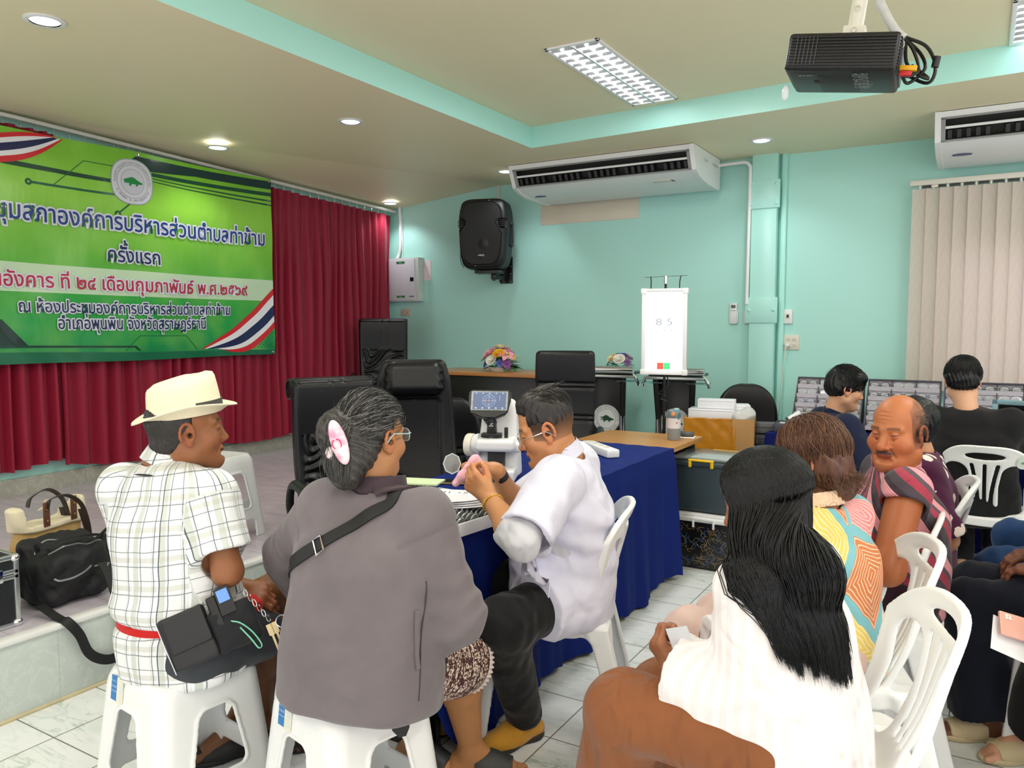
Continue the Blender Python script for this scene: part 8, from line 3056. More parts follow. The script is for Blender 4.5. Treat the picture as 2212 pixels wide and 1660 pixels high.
lh=hand_prims(P['wrL'],dirv(-0.72,0.12,0.66),dirv(-0.35,-0.8,-0.15),-1,[(0.7,1.1,0.7),(0.85,1.2,0.7),(0.95,1.2,0.7),(1.0,1.2,0.6)],(0.55,0.75,0.5),0.02,0.98,0.35)
rh=hand_prims(P['wrR'],dirv(-0.86,-0.05,0.42),dirv(-0.3,0.2,0.9),1,[(0.75,0.9,0.6),(0.85,1.0,0.6),(0.95,1.0,0.6),(1.0,1.0,0.6)],(0.4,0.8,0.45),0.02,0.98,0.3)
la=arm_mesh(P['shL'],P['elL'],P['wrL'],(200,142,96),lh,1.12,start=0.5)
ra=arm_mesh(P['shR'],P['elR'],P['wrR'],(200,142,96),rh,1.12,start=0.5)
make_body('body',[hd,la,ra,body_core(P,SK,RX,RY),leg_mesh(P['hiL'],P['knL'],P['anL'],P['toL'],(176,118,78),1.0,start=0.8),leg_mesh(P['hiR'],P['knR'],P['anR'],P['toR'],(150,96,62),1.0,start=0.8)],who)
M_COAT=cloth_mat('white_lavender_coat',(222,222,240),rough=0.75,var=0.02,weave=700,fold=0.4,fscale=9)
M_INNER=cloth_mat('pale_grey_shirt',(206,206,212),rough=0.8,fold=0.4,fscale=12)
# inner shirt: rolled sleeves and chest
pr=[(torso_loft(P,RX,RY,-0.002,-0.05),0.03)]
for s in 'LR':
 a,e,w=P['sh'+s],P['el'+s],P['wr'+s]
 pr+=[(cone(a,e,0.06,0.054),0.03),(capcone(e,e+(w-e)*0.3,0.054,0.057),0.02)]
garment('inner_shirt',pr,M_INNER,who,0.005,mixf(folds(51,0.006,30),folds(52,0.004,55)),[(cone(P['el'+s]+(P['wr'+s]-P['el'+s])*0.18,P['el'+s]+(P['wr'+s]-P['el'+s])*0.5,0.046,0.05),0.0)for s in 'LR']+[neck_hole(P,0.058)])
r_=nrm(np.cross(P['fwd'],(0,0,1)))
pr=shirt_prims(P,[0.172,0.175,0.172,0.182,0.145,0.065],[[0.19,0.16],[0.195,0.16],[0.18,0.165],[0.14,0.15],[0.09,0.1],[0.06,0.06]],0.008,-0.155,-0.0,(0.062,0.075),(0.9,0.08,0.092),power=2.3)
for s in 'LR':
 k=P['hi'+s]+(P['kn'+s]-P['hi'+s])*0.5
 pr.append((capcone(P['hi'+s],k,0.118,0.12),0.06))
 pr.append((cone(P['pel']+UP*0.03,P['hi'+s]+UP*0.01,0.135,0.13),0.06))
def coat_creases(x,y,z):
 V_=np.stack([x,y,z],-1)
 u=(V_-P['pel'])@nrm(P['nec']-P['pel'])
 d=np.abs((V_-P['pel'])@P['fwd'])
 return 0.006*np.sin(u*70+d*26)*np.exp(-((u-0.2)/0.12)**2)
ct,SV,SF=garment('white_coat',pr,M_COAT,who,0.006,mixf(folds(55,0.006,15),folds(56,0.003,34),coat_creases),[neck_hole(P,0.062),(cone(P['nec']+P['fwd']*0.12+V3(0,0,0.03),P['nec']+P['fwd']*0.17-V3(0,0,0.14),0.05,0.012),0.006)]+sleeve_hollow(P,0.9,0.08),[((0,0,0.425),(0,0,-1))])
bv=bvh_of(SV,SF)
collar('collar',P,M_COAT,who,0.072,0.068,0.04,0.005,open_front=0.05)
L_=lambda f,s,u:P['pel']+P['fwd']*f+r_*s+UP*u
on_surface('lapel',[P['nec']+r_*-0.07+P['fwd']*0.02+UP*0.03,P['nec']+r_*-0.075+P['fwd']*0.1-UP*0.03,P['nec']+r_*-0.06+P['fwd']*0.16-UP*0.1,P['nec']+r_*-0.03+P['fwd']*0.19-UP*0.17],bv,0.05,M_COAT,ct,0.006,8,0.005)
on_surface('lapel',[P['nec']+r_*0.07+P['fwd']*0.02+UP*0.03,P['nec']+r_*0.075+P['fwd']*0.1-UP*0.03,P['nec']+r_*0.03+P['fwd']*0.19-UP*0.17],bv,0.05,M_COAT,ct,0.006,8,0.005)
on_surface('placket',[L_(0.22,-0.02,0.36),L_(0.25,-0.02,0.2),L_(0.25,-0.02,0.08)],bv,0.03,M_COAT,ct,0.003,8,0.003)
pk=on_surface('pocket',[L_(0.1,-0.3,0.16),L_(0.1,-0.3,0.04)],bv,0.12,M_COAT,ct,0.004,8,0.005)
on_surface('pocket_hem',[L_(0.045,-0.3,0.15),L_(0.155,-0.28,0.15)],bv,0.018,M_COAT,ct,0.007,8,0.003)
trousers(P,cloth_mat('black_trouser_cloth',(17,18,20),rough=0.75,fold=0.35,fscale=10),who,(0.105,0.082,0.064),0.98,0.18,0.15,57,0.004)
M_SUEDE=mat('mustard_suede',(196,140,34),rough=0.85,var=0.14,vscale=30,bump=0.3,bscale=240,sheen=0.2)
M_SOLE=mat('dark_sole',(44,36,32),rough=0.6)
for s in 'LR':
 e=bpy.data.objects.new('clog',None)
 COL.objects.link(e)
 e.parent=who
 shoe(P['an'+s],P['to'+s],M_SUEDE,e,'clog',w=0.052,sole=M_SOLE)
V,F=solid([ell((0,-0.014,0.046),(0.077,0.097,0.086)),ell((0,0.015,0.105),(0.055,0.05,0.026)),ell((0,-0.05,0.12),(0.03,0.035,0.02))],0.003,0.03,subs=[(rbox((0,0.13,-0.005),(0.12,0.078,0.082),None,0.02),0.012),(ell((0,0.03,-0.04),(0.2,0.09,0.07)),0.01)],cuts=[((0,-0.07,-0.035),(0,0.45,-1))],warp=lambda x,y,z:0.0022*np.sin(x*520+4*np.sin(y*40))+0.002*wob(3,90)(x,y,z))
np_mesh('hair',to_world(V,P['head'],hR),F,hair_mat('black_hair',(14,12,12)),who)
st=lambda rng:V3(rng.normal()*0.45,0.62,0.85+rng.uniform(-0.05,0.5))
pth=slerp_paths(420,st,(0,-1,0.42),P['head'],hR,(V3(0,-0.014,0.046),V3(0.077,0.099,0.087)),9,12,0.3,0.001)
rng_=np.random.default_rng(5)
for i in range(90):
 b0=V3(rng_.normal()*0.02,-0.045+rng_.normal()*0.02,0.122)
 pth.append(to_world(spline([b0,b0+V3(rng_.normal()*0.006,-0.014,0.008),b0+V3(rng_.normal()*0.012,-0.032,0.008+rng_.normal()*0.004)],4),P['head'],hR))
strand_mesh('hair_strands',pth,0.0011,hair_mat('black_hair',(14,12,12)),who)
wear_glasses(who,P['head'],hR,mat('rim_silver',(190,192,196),rough=0.2,metal=0.9),(0.029,0.023),0.101,-0.014)
wt=wrist_ring('watch',P['wrR'],P['elR'],0.1,0.031,mat('watch_rubber',(20,20,22),rough=0.5),who,0.024)
c=P['wrR']+(P['elR']-P['wrR'])*0.1+UP*0.034
V,F=solid([rbox(c,(0.017,0.014,0.006),frame(UP,P['elR']-P['wrR']),0.004)],0.002)
np_mesh('watch_face',V,F,M_BLACK,wt)
wrist_ring('bracelet',P['wrL'],P['elL'],0.14,0.034,mat('gold',(230,184,76),rough=0.25,metal=0.9),who,beads=34)
# the pink cloth and the lens between his hands
hc=(P['wrL']+dirv(-0.72,0.12,0.66)*0.1+P['wrR']+dirv(-0.86,-0.05,0.42)*0.1)/2
V,F=solid([(cone(hc+UP*0.03+CAMR*0.02,hc-UP*0.03-CAMR*0.02,0.012,0.015),0.02),(cone(hc+UP*0.035+CAMR*0.03,hc+CAMR*0.055-UP*0.02,0.006,0.012),0.02),(cone(hc-UP*0.03-CAMR*0.02,hc-UP*0.055-CAMR*0.045,0.014,0.012),0.02)],0.003,warp=folds(61,0.004,90))
tag(np_mesh('cleaning_cloth',V,F,cloth_mat('pink_microfibre',(244,186,200),rough=0.85)),'pink cleaning cloth between the fingers of the man in the white coat','cloth')
lc=hc-CAMR*0.055+UP*0.012
t=thing('faceted_lens','clear faceted lens held up by the man in the white coat','lens',(0,0,0))
ln=dirv(0.3,-0.85,0.2)
lm=frame(ln,CAMR)
out=[lc+lm@V3(0.03*math.cos(a),0.034*math.sin(a),0.0)for a in np.linspace(0,2*PI,8,endpoint=False)]
MB().tube([Vector(p)for p in out],0.0022,6,closed=True).build('rim',mat('clear_rim',(214,226,228),rough=0.1,alpha=0.8,var=0),t)
MB().add([tuple(p)for p in out]+[tuple(lc+ln*0.008)],[(i,(i+1)%8,8)for i in range(8)]).build('glass',mat('spectacle_lens',(235,242,242),rough=0.02,alpha=0.28,var=0,spec=0.9),t,smooth=0)
# ------------------------------------------------------------------ woman with long black hair
def stripe_fn(base,alt,per,k):
 def fn(t):
  a=t.new('ShaderNodeAttribute',attribute_name='pat')
  u,v,_=t.sep(a.outputs['Vector'])
  f=t.math('FRACT',t.math('DIVIDE',t.math('ADD',u,10.0),per))
  t.color(t.mix(t.math('MULTIPLY',t.math('LESS_THAN',f,0.5),k),lin(base),lin(alt)))
 return fn
P=POSE['long']
who=person('',None)
who['label']='woman with very long straight black hair, white blouse and brown trousers'
SK=(150,100,70)
hR=head_frame(P['hf'])
RX,RY=[0.165,0.17,0.15,0.155,0.13,0.055],[0.12,0.125,0.11,0.11,0.08,0.05]
hd=head_mesh(P['head'],hR,P['nec'],SK,0.048,0.0,0.92,0.9,'down',scale=0.96)
lh=hand_prims(P['wrL'],dirv(-0.5,0.25,0.75),dirv(-0.8,-0.35,-0.3),-1,[(0.9,1.1,0.7),(0.95,1.15,0.7),(1.0,1.15,0.7),(1.05,1.1,0.6)],(0.5,0.8,0.6),0.0,0.95,0.4)
rh=hand_prims(P['wrR'],dirv(-0.75,-0.1,0.4),dirv(0.35,0.4,0.8),1,[(0.7,0.9,0.6)]*4,(0.5,0.8,0.5),0.0,0.95,0.4)
make_body('body',[hd,arm_mesh(P['shL'],P['elL'],P['wrL'],SK,lh,0.95,start=0.8),arm_mesh(P['shR'],P['elR'],P['wrR'],SK,rh,0.95,start=0.8),body_core(P,SK,RX,RY),leg_mesh(P['hiL'],P['knL'],P['anL'],P['toL'],SK,start=0.9),leg_mesh(P['hiR'],P['knR'],P['anR'],P['toR'],SK,start=0.9)],who)
M_BLOUSE=cloth_mat('white_gauze_blouse',(238,232,232),rough=0.85,var=0.02,fold=0.45,fscale=11,fn2=stripe_fn((240,236,236),(232,222,222),0.026,0.7))
pr=shirt_prims(P,[0.185,0.185,0.165,0.155,0.105,0.055],[0.165,0.16,0.135,0.12,0.08,0.052],0.010,-0.15,0.0,(0.045,0.056),(1.92,0.072,0.098))
for s in 'LR':
 e=P['el'+s]+(P['wr'+s]-P['el'+s])*0.5
 pr.append((cone(e-UP*0.03,P['wr'+s]+(P['el'+s]-P['wr'+s])*0.22,0.085,0.038),0.04))
bl,SV,SF=garment('blouse',pr,M_BLOUSE,who,0.006,mixf(folds(71,0.007,14,(1,1,0.4),1.3),folds(72,0.004,34,(1,1,0.35))),[neck_hole(P,0.056)]+[(cone(P['wr'+s]+(P['el'+s]-P['wr'+s])*0.3,P['wr'+s]-(P['el'+s]-P['wr'+s])*0.4,0.03,0.034),0.0)for s in 'LR'],pat=lambda V:pat_torso(V,P,0.17))
bv=bvh_of(SV,SF)
M_BRNT=cloth_mat('brown_crepe',(136,84,52),rough=0.85,var=0.08,fold=0.5,fscale=9,fold_scale=(1.6,1.6,0.7))
pr=[(torso_loft(P,[0.17,0.175,0.16,0.1,0.1,0.1],[0.13,0.14,0.12,0.1,0.1,0.1],0.008,-0.09),0.04)]
for s in 'LR':
 h_,k,a=P['hi'+s],P['kn'+s],P['an'+s]
 pr+=[(cone(h_,k,0.112,0.092),0.05),(capcone(k,k+(a-k)*0.95,0.09,0.13),0.04)]
tr_,_,_=garment('trousers',pr,M_BRNT,who,0.006,mixf(folds(73,0.010,13,(1,1,0.35),1.3),folds(74,0.005,30,(1,1,0.4))),cuts=[(P['pel']+UP*0.1,UP)])
for s in 'LR':
 e=bpy.data.objects.new('sandal',None)
 COL.objects.link(e)
 e.parent=who
 shoe(P['an'+s],P['to'+s],M_BLACK,e,'sandal')
M_LBLK=hair_mat('long_black_hair',(4,4,5),(16,16,19),rough=0.34,spec=0.35)
V,F=solid([ell((0,-0.014,0.034),(0.086,0.106,0.096)),ell((0,-0.03,-0.05),(0.074,0.07,0.08))],0.004,0.04,subs=[(rbox((0,0.125,-0.08),(0.05,0.06,0.12),None,0.03),0.015)],warp=lambda x,y,z:0.0012*np.sin(x*420+3*np.sin(z*20)))
np_mesh('hair',to_world(V,P['head'],hR),F,M_LBLK,who)
rng=np.random.default_rng(11)
paths=[]
locks=[(0.04,0.80),(0.15,0.86),(0.25,0.93),(0.38,0.86),(0.5,0.97),(0.62,0.95),(0.72,1.0),(0.82,1.02),(0.9,1.03),(0.97,1.0),(1.02,0.92)]
for i in range(3400):
 u=rng.uniform(0,1)
 li=min(len(locks)-1,int(np.argmin([abs(u-l[0])for l in locks])))
 lk=locks[li]
 ut=lk[0]+(u-lk[0])*0.28+rng.normal()*0.01
 th=(u-0.5)*4.5
 d0=V3(0.05*rng.normal(),0.25+0.2*rng.normal(),1)
 d1=V3(math.sin(th),-math.cos(th)*0.95+0.03,-0.12)
 om=math.acos(nrm(d0)@nrm(d1))
 t=np.linspace(0,1,8)[:,None]
 D_=(np.sin((1-t)*om)*nrm(d0)+np.sin(t*om)*nrm(d1))/math.sin(om)
 S_=to_world(V3(0,-0.014,0.03)+D_*V3(0.0925,0.114,0.102)*(1+rng.uniform(-0.01,0.02)),P['head'],hR)
 dep=lambda uu,base:base+0.10*abs(uu-0.55)**2-0.004
 g1=ray_px(1582+211*u+rng.normal()*4,1190+rng.normal()*8,dep(u,1.745+rng.uniform(-0.02,0.02)))
 g2=ray_px(1624+208*(0.45*u+0.55*ut)+rng.normal()*3,1320,dep(u,1.70+rng.uniform(-0.015,0.02)))
 L=lk[1]+rng.normal()*0.035-0.08*abs(rng.normal())*(rng.random()<0.3)
 g3=ray_px(1668+190*ut+rng.normal()*2,1180+285*L,dep(ut,1.685+rng.uniform(-0.01,0.015)))
 pth=np.vstack([S_,spline([S_[-1],g1,g2,g3],6)[1:]])
 if i%1==0:
  q=[]
  for p in pth:
   h_=bv.find_nearest(Vector(p))
   if h_[3]is not None and h_[3]<0.12 and(Vector(p)-h_[0]).dot(h_[1])<0.004:
    p=NP(h_[0]+h_[1]*(0.005+0.006*rng.random()))
   elif h_[3]is not None and h_[3]>0.02 and p[2]<0.86:
    p=NP(p)+(NP(h_[0]+h_[1]*0.012)-NP(p))*0.7
   q.append(p)
  pth=NP(q)
  pth[7:-1]=(pth[6:-2]+2*pth[7:-1]+pth[8:])/4
  for k in range(8,len(pth)):
   h_=bv.find_nearest(Vector(pth[k]))
   if h_[3]is not None and h_[3]<0.15 and(Vector(pth[k])-h_[0]).dot(h_[1])<0.007:
    pth[k]=NP(h_[0]+h_[1]*(0.007+0.006*(i%7)/7))
 paths.append(pth)
strand_mesh('hair_strands',paths,0.0015,M_LBLK,who)
tag(sheet('paper_slip','','paper',(0,0,0),(0.055,0.1),0,m=mat('grey_paper',(206,208,212),rough=0.6)),'folded paper slip held in the hands of the woman with long black hair')
o=bpy.data.objects['paper_slip']
pc2=ray_px(1476,1398,1.87)
pu=dirv(-0.35,0.05,0.93)
pn2=dirv(-0.45,-0.85,-0.1)
Mx=frame(pn2,np.cross(pu,pn2))
o.matrix_world=Matrix([list(Mx[i])+[float(pc2[i])]for i in range(3)]+[[0,0,0,1]])
# ------------------------------------------------------------------ woman in the printed shirt
def m_print(t):
 a=t.coord(attr='pat',scale=(1,1,1))
 nz=t.new('ShaderNodeTexNoise')
 nz.inputs['Scale'].default_value=9
 t.link(a,nz.inputs['Vector'])
 vm=t.new('ShaderNodeVectorMath',operation='MULTIPLY_ADD')
 t.link(nz.outputs['Color'],vm.inputs[0])
 vm.inputs[1].default_value=(0.045,0.045,0)
 t.link(a,vm.inputs[2])
 v=t.new('ShaderNodeTexVoronoi')
 v.voronoi_dimensions='2D'
 v.inputs['Scale'].default_value=4.6
 t.link(vm.outputs[0],v.inputs['Vector'])
 e=t.new('ShaderNodeTexVoronoi')
 e.voronoi_dimensions='2D'
 e.feature='DISTANCE_TO_EDGE'
 e.inputs['Scale'].default_value=4.6
 t.link(vm.outputs[0],e.inputs['Vector'])
 s=t.sep(v.outputs['Color'])
 c=t.ramp(s[0],[(0.0,lin((206,124,76))),(0.24,lin((226,200,104))),(0.42,lin((226,140,146))),(0.58,lin((230,164,128))),(0.78,lin((236,214,186))),(0.9,lin((206,124,76)))],'CONSTANT')
 ln=t.math('LESS_THAN',t.math('ABSOLUTE',t.math('SUBTRACT',t.math('FRACT',t.math('MULTIPLY',e.outputs['Distance'],17.0)),0.5)),0.12)
 c=t.mix(t.math('MULTIPLY',ln,0.75),c,lin((248,226,200)))
 c=t.mix(t.math('LESS_THAN',e.outputs['Distance'],0.07),c,lin((122,184,194)))
 t.color(c)
P=POSE['print']
who=person('',None)
who['label']='woman with short reddish brown hair and a colourful print shirt, back turned'
SK=(186,128,92)
hR=head_frame(P['hf'])
RX,RY=[0.18,0.185,0.17,0.17,0.14,0.058],[0.135,0.14,0.13,0.12,0.085,0.052]
hd=head_mesh(P['head'],hR,P['nec'],SK,0.05,0.002,0.95,0.95,'open',scale=0.97)
hands=[hand_prims(P['wr'+s],dirv(-0.8,0.1,-0.2),dirv(0,0.1,1),sd,[(0.5,0.6,0.4)]*4)for s,sd in(('L',-1),('R',1))]
make_body('body',[hd]+[arm_mesh(P['sh'+s],P['el'+s],P['wr'+s],SK,hands[i],start=0.4,h=0.004)for i,s in enumerate('LR')]+[body_core(P,SK,RX,RY)]+[leg_mesh(P['hi'+s],P['kn'+s],P['an'+s],P['to'+s],SK,start=0.9)for s in 'LR'],who)
M_PRINT=cloth_mat('colour_print_cotton',(122,184,194),rough=0.8,fold=0.35,fscale=9,fn2=m_print)
garment('printed_shirt',shirt_prims(P,[0.182,0.182,0.172,0.168,0.12,0.06],[0.15,0.15,0.14,0.13,0.085,0.055],0.010,-0.13,0.0,(0.055,0.066),(0.95,0.075,0.085)),M_PRINT,who,0.006,mixf(folds(81,0.006,14),folds(82,0.003,34)),[neck_hole(P,0.058)]+sleeve_hollow(P,0.95,0.07),pat=lambda V:pat_torso(V,P,0.2))
collar('collar',P,cloth_mat('peach_collar_cotton',(240,206,176),rough=0.8),who,0.07,0.08,0.03,0.005,drop=0.015)
trousers(P,cloth_mat('cream_pink_trousers',(214,186,176),rough=0.8),who,(0.105,0.085,0.07),0.95,0.18,0.14,83)
MB().add(*box_geo((0,0,0),(0.001,0.001,0.001)))
M_BRH=hair_mat('reddish_brown_hair',(58,32,22),(104,62,40),scale=(160,160,12))
V,F=solid([ell((0,-0.016,0.034),(0.087,0.106,0.095)),ell((0,-0.055,-0.04),(0.08,0.066,0.085)),ell((0,-0.085,-0.1),(0.055,0.035,0.03))],0.003,0.035,subs=[(rbox((0,0.112,-0.07),(0.07,0.07,0.12),None,0.03),0.012)],warp=lambda x,y,z:0.002*np.sin(x*260+4*np.sin(z*30))+0.004*wob(31,45)(x,y,z))
np_mesh('hair',to_world(V,P['head'],hR),F,M_BRH,who)
CEN,RAD=V3(0,-0.016,0.034),V3(0.088,0.107,0.096)
def flick(rng,p):
 q=p+V3(rng.normal()*0.012,-0.01,-0.035)
 e=q+V3(rng.normal()*0.022,-0.02+rng.normal()*0.02,-0.03+rng.normal()*0.015)
 return spline([p,q,e],4)[1:]
hs=[]
rg=np.random.default_rng(91)
for i in range(900):
 th=rg.uniform(-2.0,2.0)
 hs+=slerp_paths(1,lambda r:V3(0.1*r.normal(),0.1+0.25*r.normal(),1),(math.sin(th),-math.cos(th)*0.95,-0.75),P['head'],hR,(CEN,RAD),1000+i,12,0.08,0.001,flick)
strand_mesh('hair_strands',hs[:700],0.0012,M_BRH,who)
strand_mesh('light_hairs',hs[700:],0.0011,hair_mat('golden_brown_hair',(96,60,36),(140,98,60)),who)
# ------------------------------------------------------------------ man in the red striped shirt
def m_redstripe(t):
 a=t.coord(attr='pat',scale=(1,1,1))
 u,v,_=t.sep(a)
 nz=t.noise(a,7,2)
 u=t.math('ADD',u,t.math('MULTIPLY_ADD',nz,0.02,-0.01))
 f=t.math('FRACT',t.math('DIVIDE',t.math('ADD',u,10.0),0.1))
 c=t.ramp(f,[(0.0,lin((74,66,74))),(0.24,lin((168,60,80))),(0.46,lin((88,78,86))),(0.58,lin((218,138,150))),(0.84,lin((60,48,56)))],'CONSTANT')
 fine=t.math('LESS_THAN',t.math('FRACT',t.math('MULTIPLY',u,160)),0.25)
 pk=t.math('MULTIPLY',fine,t.math('MULTIPLY',t.math('GREATER_THAN',f,0.58),t.math('LESS_THAN',f,0.84)))
 c=t.mix(t.math('MULTIPLY',pk,0.7),c,lin((244,206,210)))
 blk=t.math('MULTIPLY',t.math('LESS_THAN',t.math('FRACT',t.math('MULTIPLY',v,90)),0.3),t.math('MULTIPLY',t.math('GREATER_THAN',f,0.24),t.math('LESS_THAN',f,0.46)))
 c=t.mix(t.math('MULTIPLY',blk,t.math('MULTIPLY_ADD',t.noise(a,40,2),1.4,-0.5,clamp=True)),c,lin((110,40,56)))
 t.color(c)
P=POSE['red']
who=person('',None)
who['label']='balding man with a moustache and red striped sleeveless shirt looking back over his shoulder'
SK=(190,116,74)
hR=head_frame(P['hf'])
RX,RY=[0.175,0.185,0.175,0.18,0.15,0.06],[0.15,0.16,0.15,0.13,0.09,0.055]
def bald(x,y,z):
 g=wob(44,120)(x,y,z)
 m=(y<0.03)&(z>-0.05)&(z<0.105-0.6*np.clip(y+0.02,0,1)-0.4*np.clip(-y-0.09,0,1))
 return m*np.clip(0.52+0.22*g+(0.03-y)*2-5.5*np.clip(z-0.045,0,1),0,0.8)
hd=head_mesh(P['head'],hR,P['nec'],SK,0.062,0.008,1.08,1.18,'narrow',brow=(70,52,46),beard=0.85,scalp=((62,52,48),bald),wrinkle=1.0,scale=1.04,h=0.0022,lid_dy=-0.002)
hands=[hand_prims(P['wr'+s],dirv(-0.8,0.1,-0.2),dirv(0,0.1,1),sd,[(0.5,0.6,0.4)]*4)for s,sd in(('L',-1),('R',1))]
make_body('body',[hd]+[arm_mesh(P['sh'+s],P['el'+s],P['wr'+s],(170,98,58),hands[i],1.3,start=0.0)for i,s in enumerate('LR')]+[body_core(P,SK,RX,RY)]+[leg_mesh(P['hi'+s],P['kn'+s],P['an'+s],P['to'+s],SK,start=0.9)for s in 'LR'],who)
M_RED=cloth_mat('red_striped_cotton',(168,60,80),rough=0.8,fold=0.3,fscale=9,fn2=m_redstripe)
def pat_red(V):
 q=pat_torso(V,P,0.19)
 return np.stack([q[:,0]*0.8+q[:,1]*0.6,q[:,1]*0.8-q[:,0]*0.6,q[:,2]],1)
subs=[neck_hole(P,0.064)]
for s in 'LR':
 a,e=P['sh'+s],P['el'+s]
 u=nrm(e-a)
 subs.append((cone(a+u*0.035,a+u*0.3,0.064,0.056),0.004))
sh,SV,SF=garment('striped_shirt',shirt_prims(P,[0.165,0.175,0.178,0.182,0.135,0.062],[0.155,0.165,0.16,0.145,0.095,0.06],0.010,-0.1,0.0,(0.058,0.07),(0.17,0.07,0.076)),M_RED,who,0.005,mixf(folds(95,0.005,15),folds(96,0.003,34)),subs,pat=pat_red)
collar('collar',P,cloth_mat('pink_stripe_collar',(220,150,160),rough=0.8,fn2=stripe_fn((220,150,160),(150,80,96),0.008,0.5)),who,0.074,0.078,0.035,0.005,pat=lambda V:np.stack([V[:,2],V[:,0],V[:,1]],1))
bv=bvh_of(SV,SF)
trousers(P,cloth_mat('dark_red_brown_cloth',(52,30,40),rough=0.8),who,(0.1,0.08,0.066),0.95,0.175,0.15,97)
ax=nrm(P['head']-P['nec'])
x_,y_=nrm(np.cross(ax,P['fwd'])),None
y_=np.cross(ax,x_)
b=MB()
for k in range(70):
 a=2*PI*k/70
 b.ell(Vector(P['nec']+ax*(0.02-0.02*math.cos(a))+P['fwd']*0.01+(x_*math.cos(a)+y_*math.sin(a))*0.069),(0.0024,)*3,seg=7,rings=5)
b.build('bead_necklace',mat('dark_bronze',(70,52,36),rough=0.4,metal=0.5),who)
rg=np.random.default_rng(13)
hs=[]
for i in range(900):
 a=rg.uniform(-2.5,2.5)
 el=rg.uniform(-0.55,0.55)
 d=nrm(V3(math.sin(a),-math.cos(a),el))
 if d[1]>0.3 or rg.random()<max(0,el)*1.3:
  continue
 p=V3(0,-0.014,0.034)+d*V3(0.0765,0.0965,0.088)
 q=p+nrm(V3(d[0]*0.5,-0.5+d[1]*0.3,-0.9+rg.normal()*0.3))*rg.uniform(0.008,0.016)+d*0.003
 hs.append(to_world(NP([p-d*0.002,(p+q)/2+d*0.0015,q]),P['head'],hR,1.04))
strand_mesh('hair',hs,0.0007,hair_mat('salt_pepper_hair',(48,42,40),(110,104,100)),who)
hs=[]
for i in range(130):
 x=rg.uniform(-0.026,0.026)
 p=V3(x,0.0915-6*x*x*2,-0.0555-3*x*x+rg.normal()*0.002)
 hs.append(to_world(NP([p,p+V3(x*0.1,0.0035,-0.003),p+V3(x*0.22,0.003,-0.0075)]),P['head'],hR,1.04))
strand_mesh('moustache',hs,0.0004,hair_mat('salt_pepper_hair',(48,42,40)),who)
# ------------------------------------------------------------------ people at the spectacle display
def simple_person(j,label,skin,hair,shirt,pants,rx=None,ry=None,sleeve=(0.95,0.075,0.082),eyes='down',seed=1,fat=0.0,neck_r=0.055,collar_m=None,head=True,shoes=None,hairfn=None,shoe_kind='sandal',sh_grow=0.012,flare=None,arms=True,scale=1.0):
 who=person('',None)
 who['label']=label
 rx=rx or[0.17,0.178,0.165,0.175,0.145,0.06]
 ry=ry or[0.13,0.135,0.13,0.12,0.09,0.055]
 hR=head_frame(j['hf'])
 parts=[]
 if head:
  parts.append(head_mesh(j['head'],hR,j['nec'],skin,neck_r,fat,1.0,0.95,eyes,scale=scale,h=0.003))
 for s,sd in(('L',-1),('R',1)):
  d=nrm(j['wr'+s]-j['el'+s])
  hp=hand_prims(j['wr'+s],d,nrm(np.cross(d,np.cross(UP,d))),sd,[(0.35,0.5,0.35)]*4)
  parts.append(arm_mesh(j['sh'+s],j['el'+s],j['wr'+s],skin,hp,1.05,start=0.4,h=0.0035))
 parts.append(body_core(j,skin,rx,ry))
 for s in 'LR':
  parts.append(leg_mesh(j['hi'+s],j['kn'+s],j['an'+s],j['to'+s],skin,start=0.9))
 make_body('body',parts,who)
 g_,SV,SF=garment('shirt',shirt_prims(j,[v+0.008 for v in rx],[v+0.012 for v in ry],sh_grow,-0.1,0.0,(0.056,0.066),sleeve),shirt,who,0.006,mixf(folds(seed,0.006,15),folds(seed+1,0.003,34)),[neck_hole(j,neck_r+0.003)]+sleeve_hollow(j,sleeve[0],sleeve[2]*0.86))
 if collar_m:
  collar('collar',j,collar_m,who,neck_r+0.012,neck_r+0.012,0.03,0.005)
 trousers(j,pants,who,(0.1,0.08,0.066),0.96,0.175,0.145,seed+2,flare=flare)
 for s in 'LR':
  e=bpy.data.objects.new(shoe_kind,None)
  COL.objects.link(e)
  e.parent=who
  shoe(j['an'+s],j['to'+s],shoes or M_BLACK,e,shoe_kind)
 if head:
  prims,subs,cuts=hair
  V,F=solid(prims,0.0035,0.03,subs=subs,cuts=cuts,warp=lambda x,y,z:0.0015*np.sin(x*330+4*np.sin(z*30))+0.0025*wob(seed,60)(x,y,z))
  np_mesh('hair',to_world(V,j['head'],hR,scale),F,M_LBLK,who)
 return who,hR,bvh_of(SV,SF)
def bowl(fr=0.09,low=-0.035,ears=True):
 subs=[(rbox((0,0.132,-0.06),(0.12,0.07,0.1),None,0.03),0.015)]
 if ears:
  subs.append((ell((0,0.01,-0.075),(0.12,0.05,0.058)),0.01))
 return[ell((0,-0.012,0.036),(0.088,0.108,0.096)),ell((0,-0.05,-0.01),(0.08,0.068,0.06)),ell((0.02,0.05,0.075),(0.06,0.045,0.035))],subs,[((0,-0.09,low-0.04),(0,0.4,-1))]
P=POSE['navy']
who,hR,bv=simple_person(P,'person in a navy polo shirt with eyes lowered at the spectacle racks',(206,156,122),bowl(),cloth_mat('navy_polo_knit',(14,24,54),rough=0.8),cloth_mat('black_trouser_cloth',(17,18,20)),[0.18,0.185,0.18,0.185,0.15,0.06],[0.15,0.16,0.15,0.135,0.09,0.055],(1.0,0.078,0.088),'down',101,0.004,collar_m=cloth_mat('navy_polo_knit',(14,24,54)))
rg=np.random.default_rng(3)
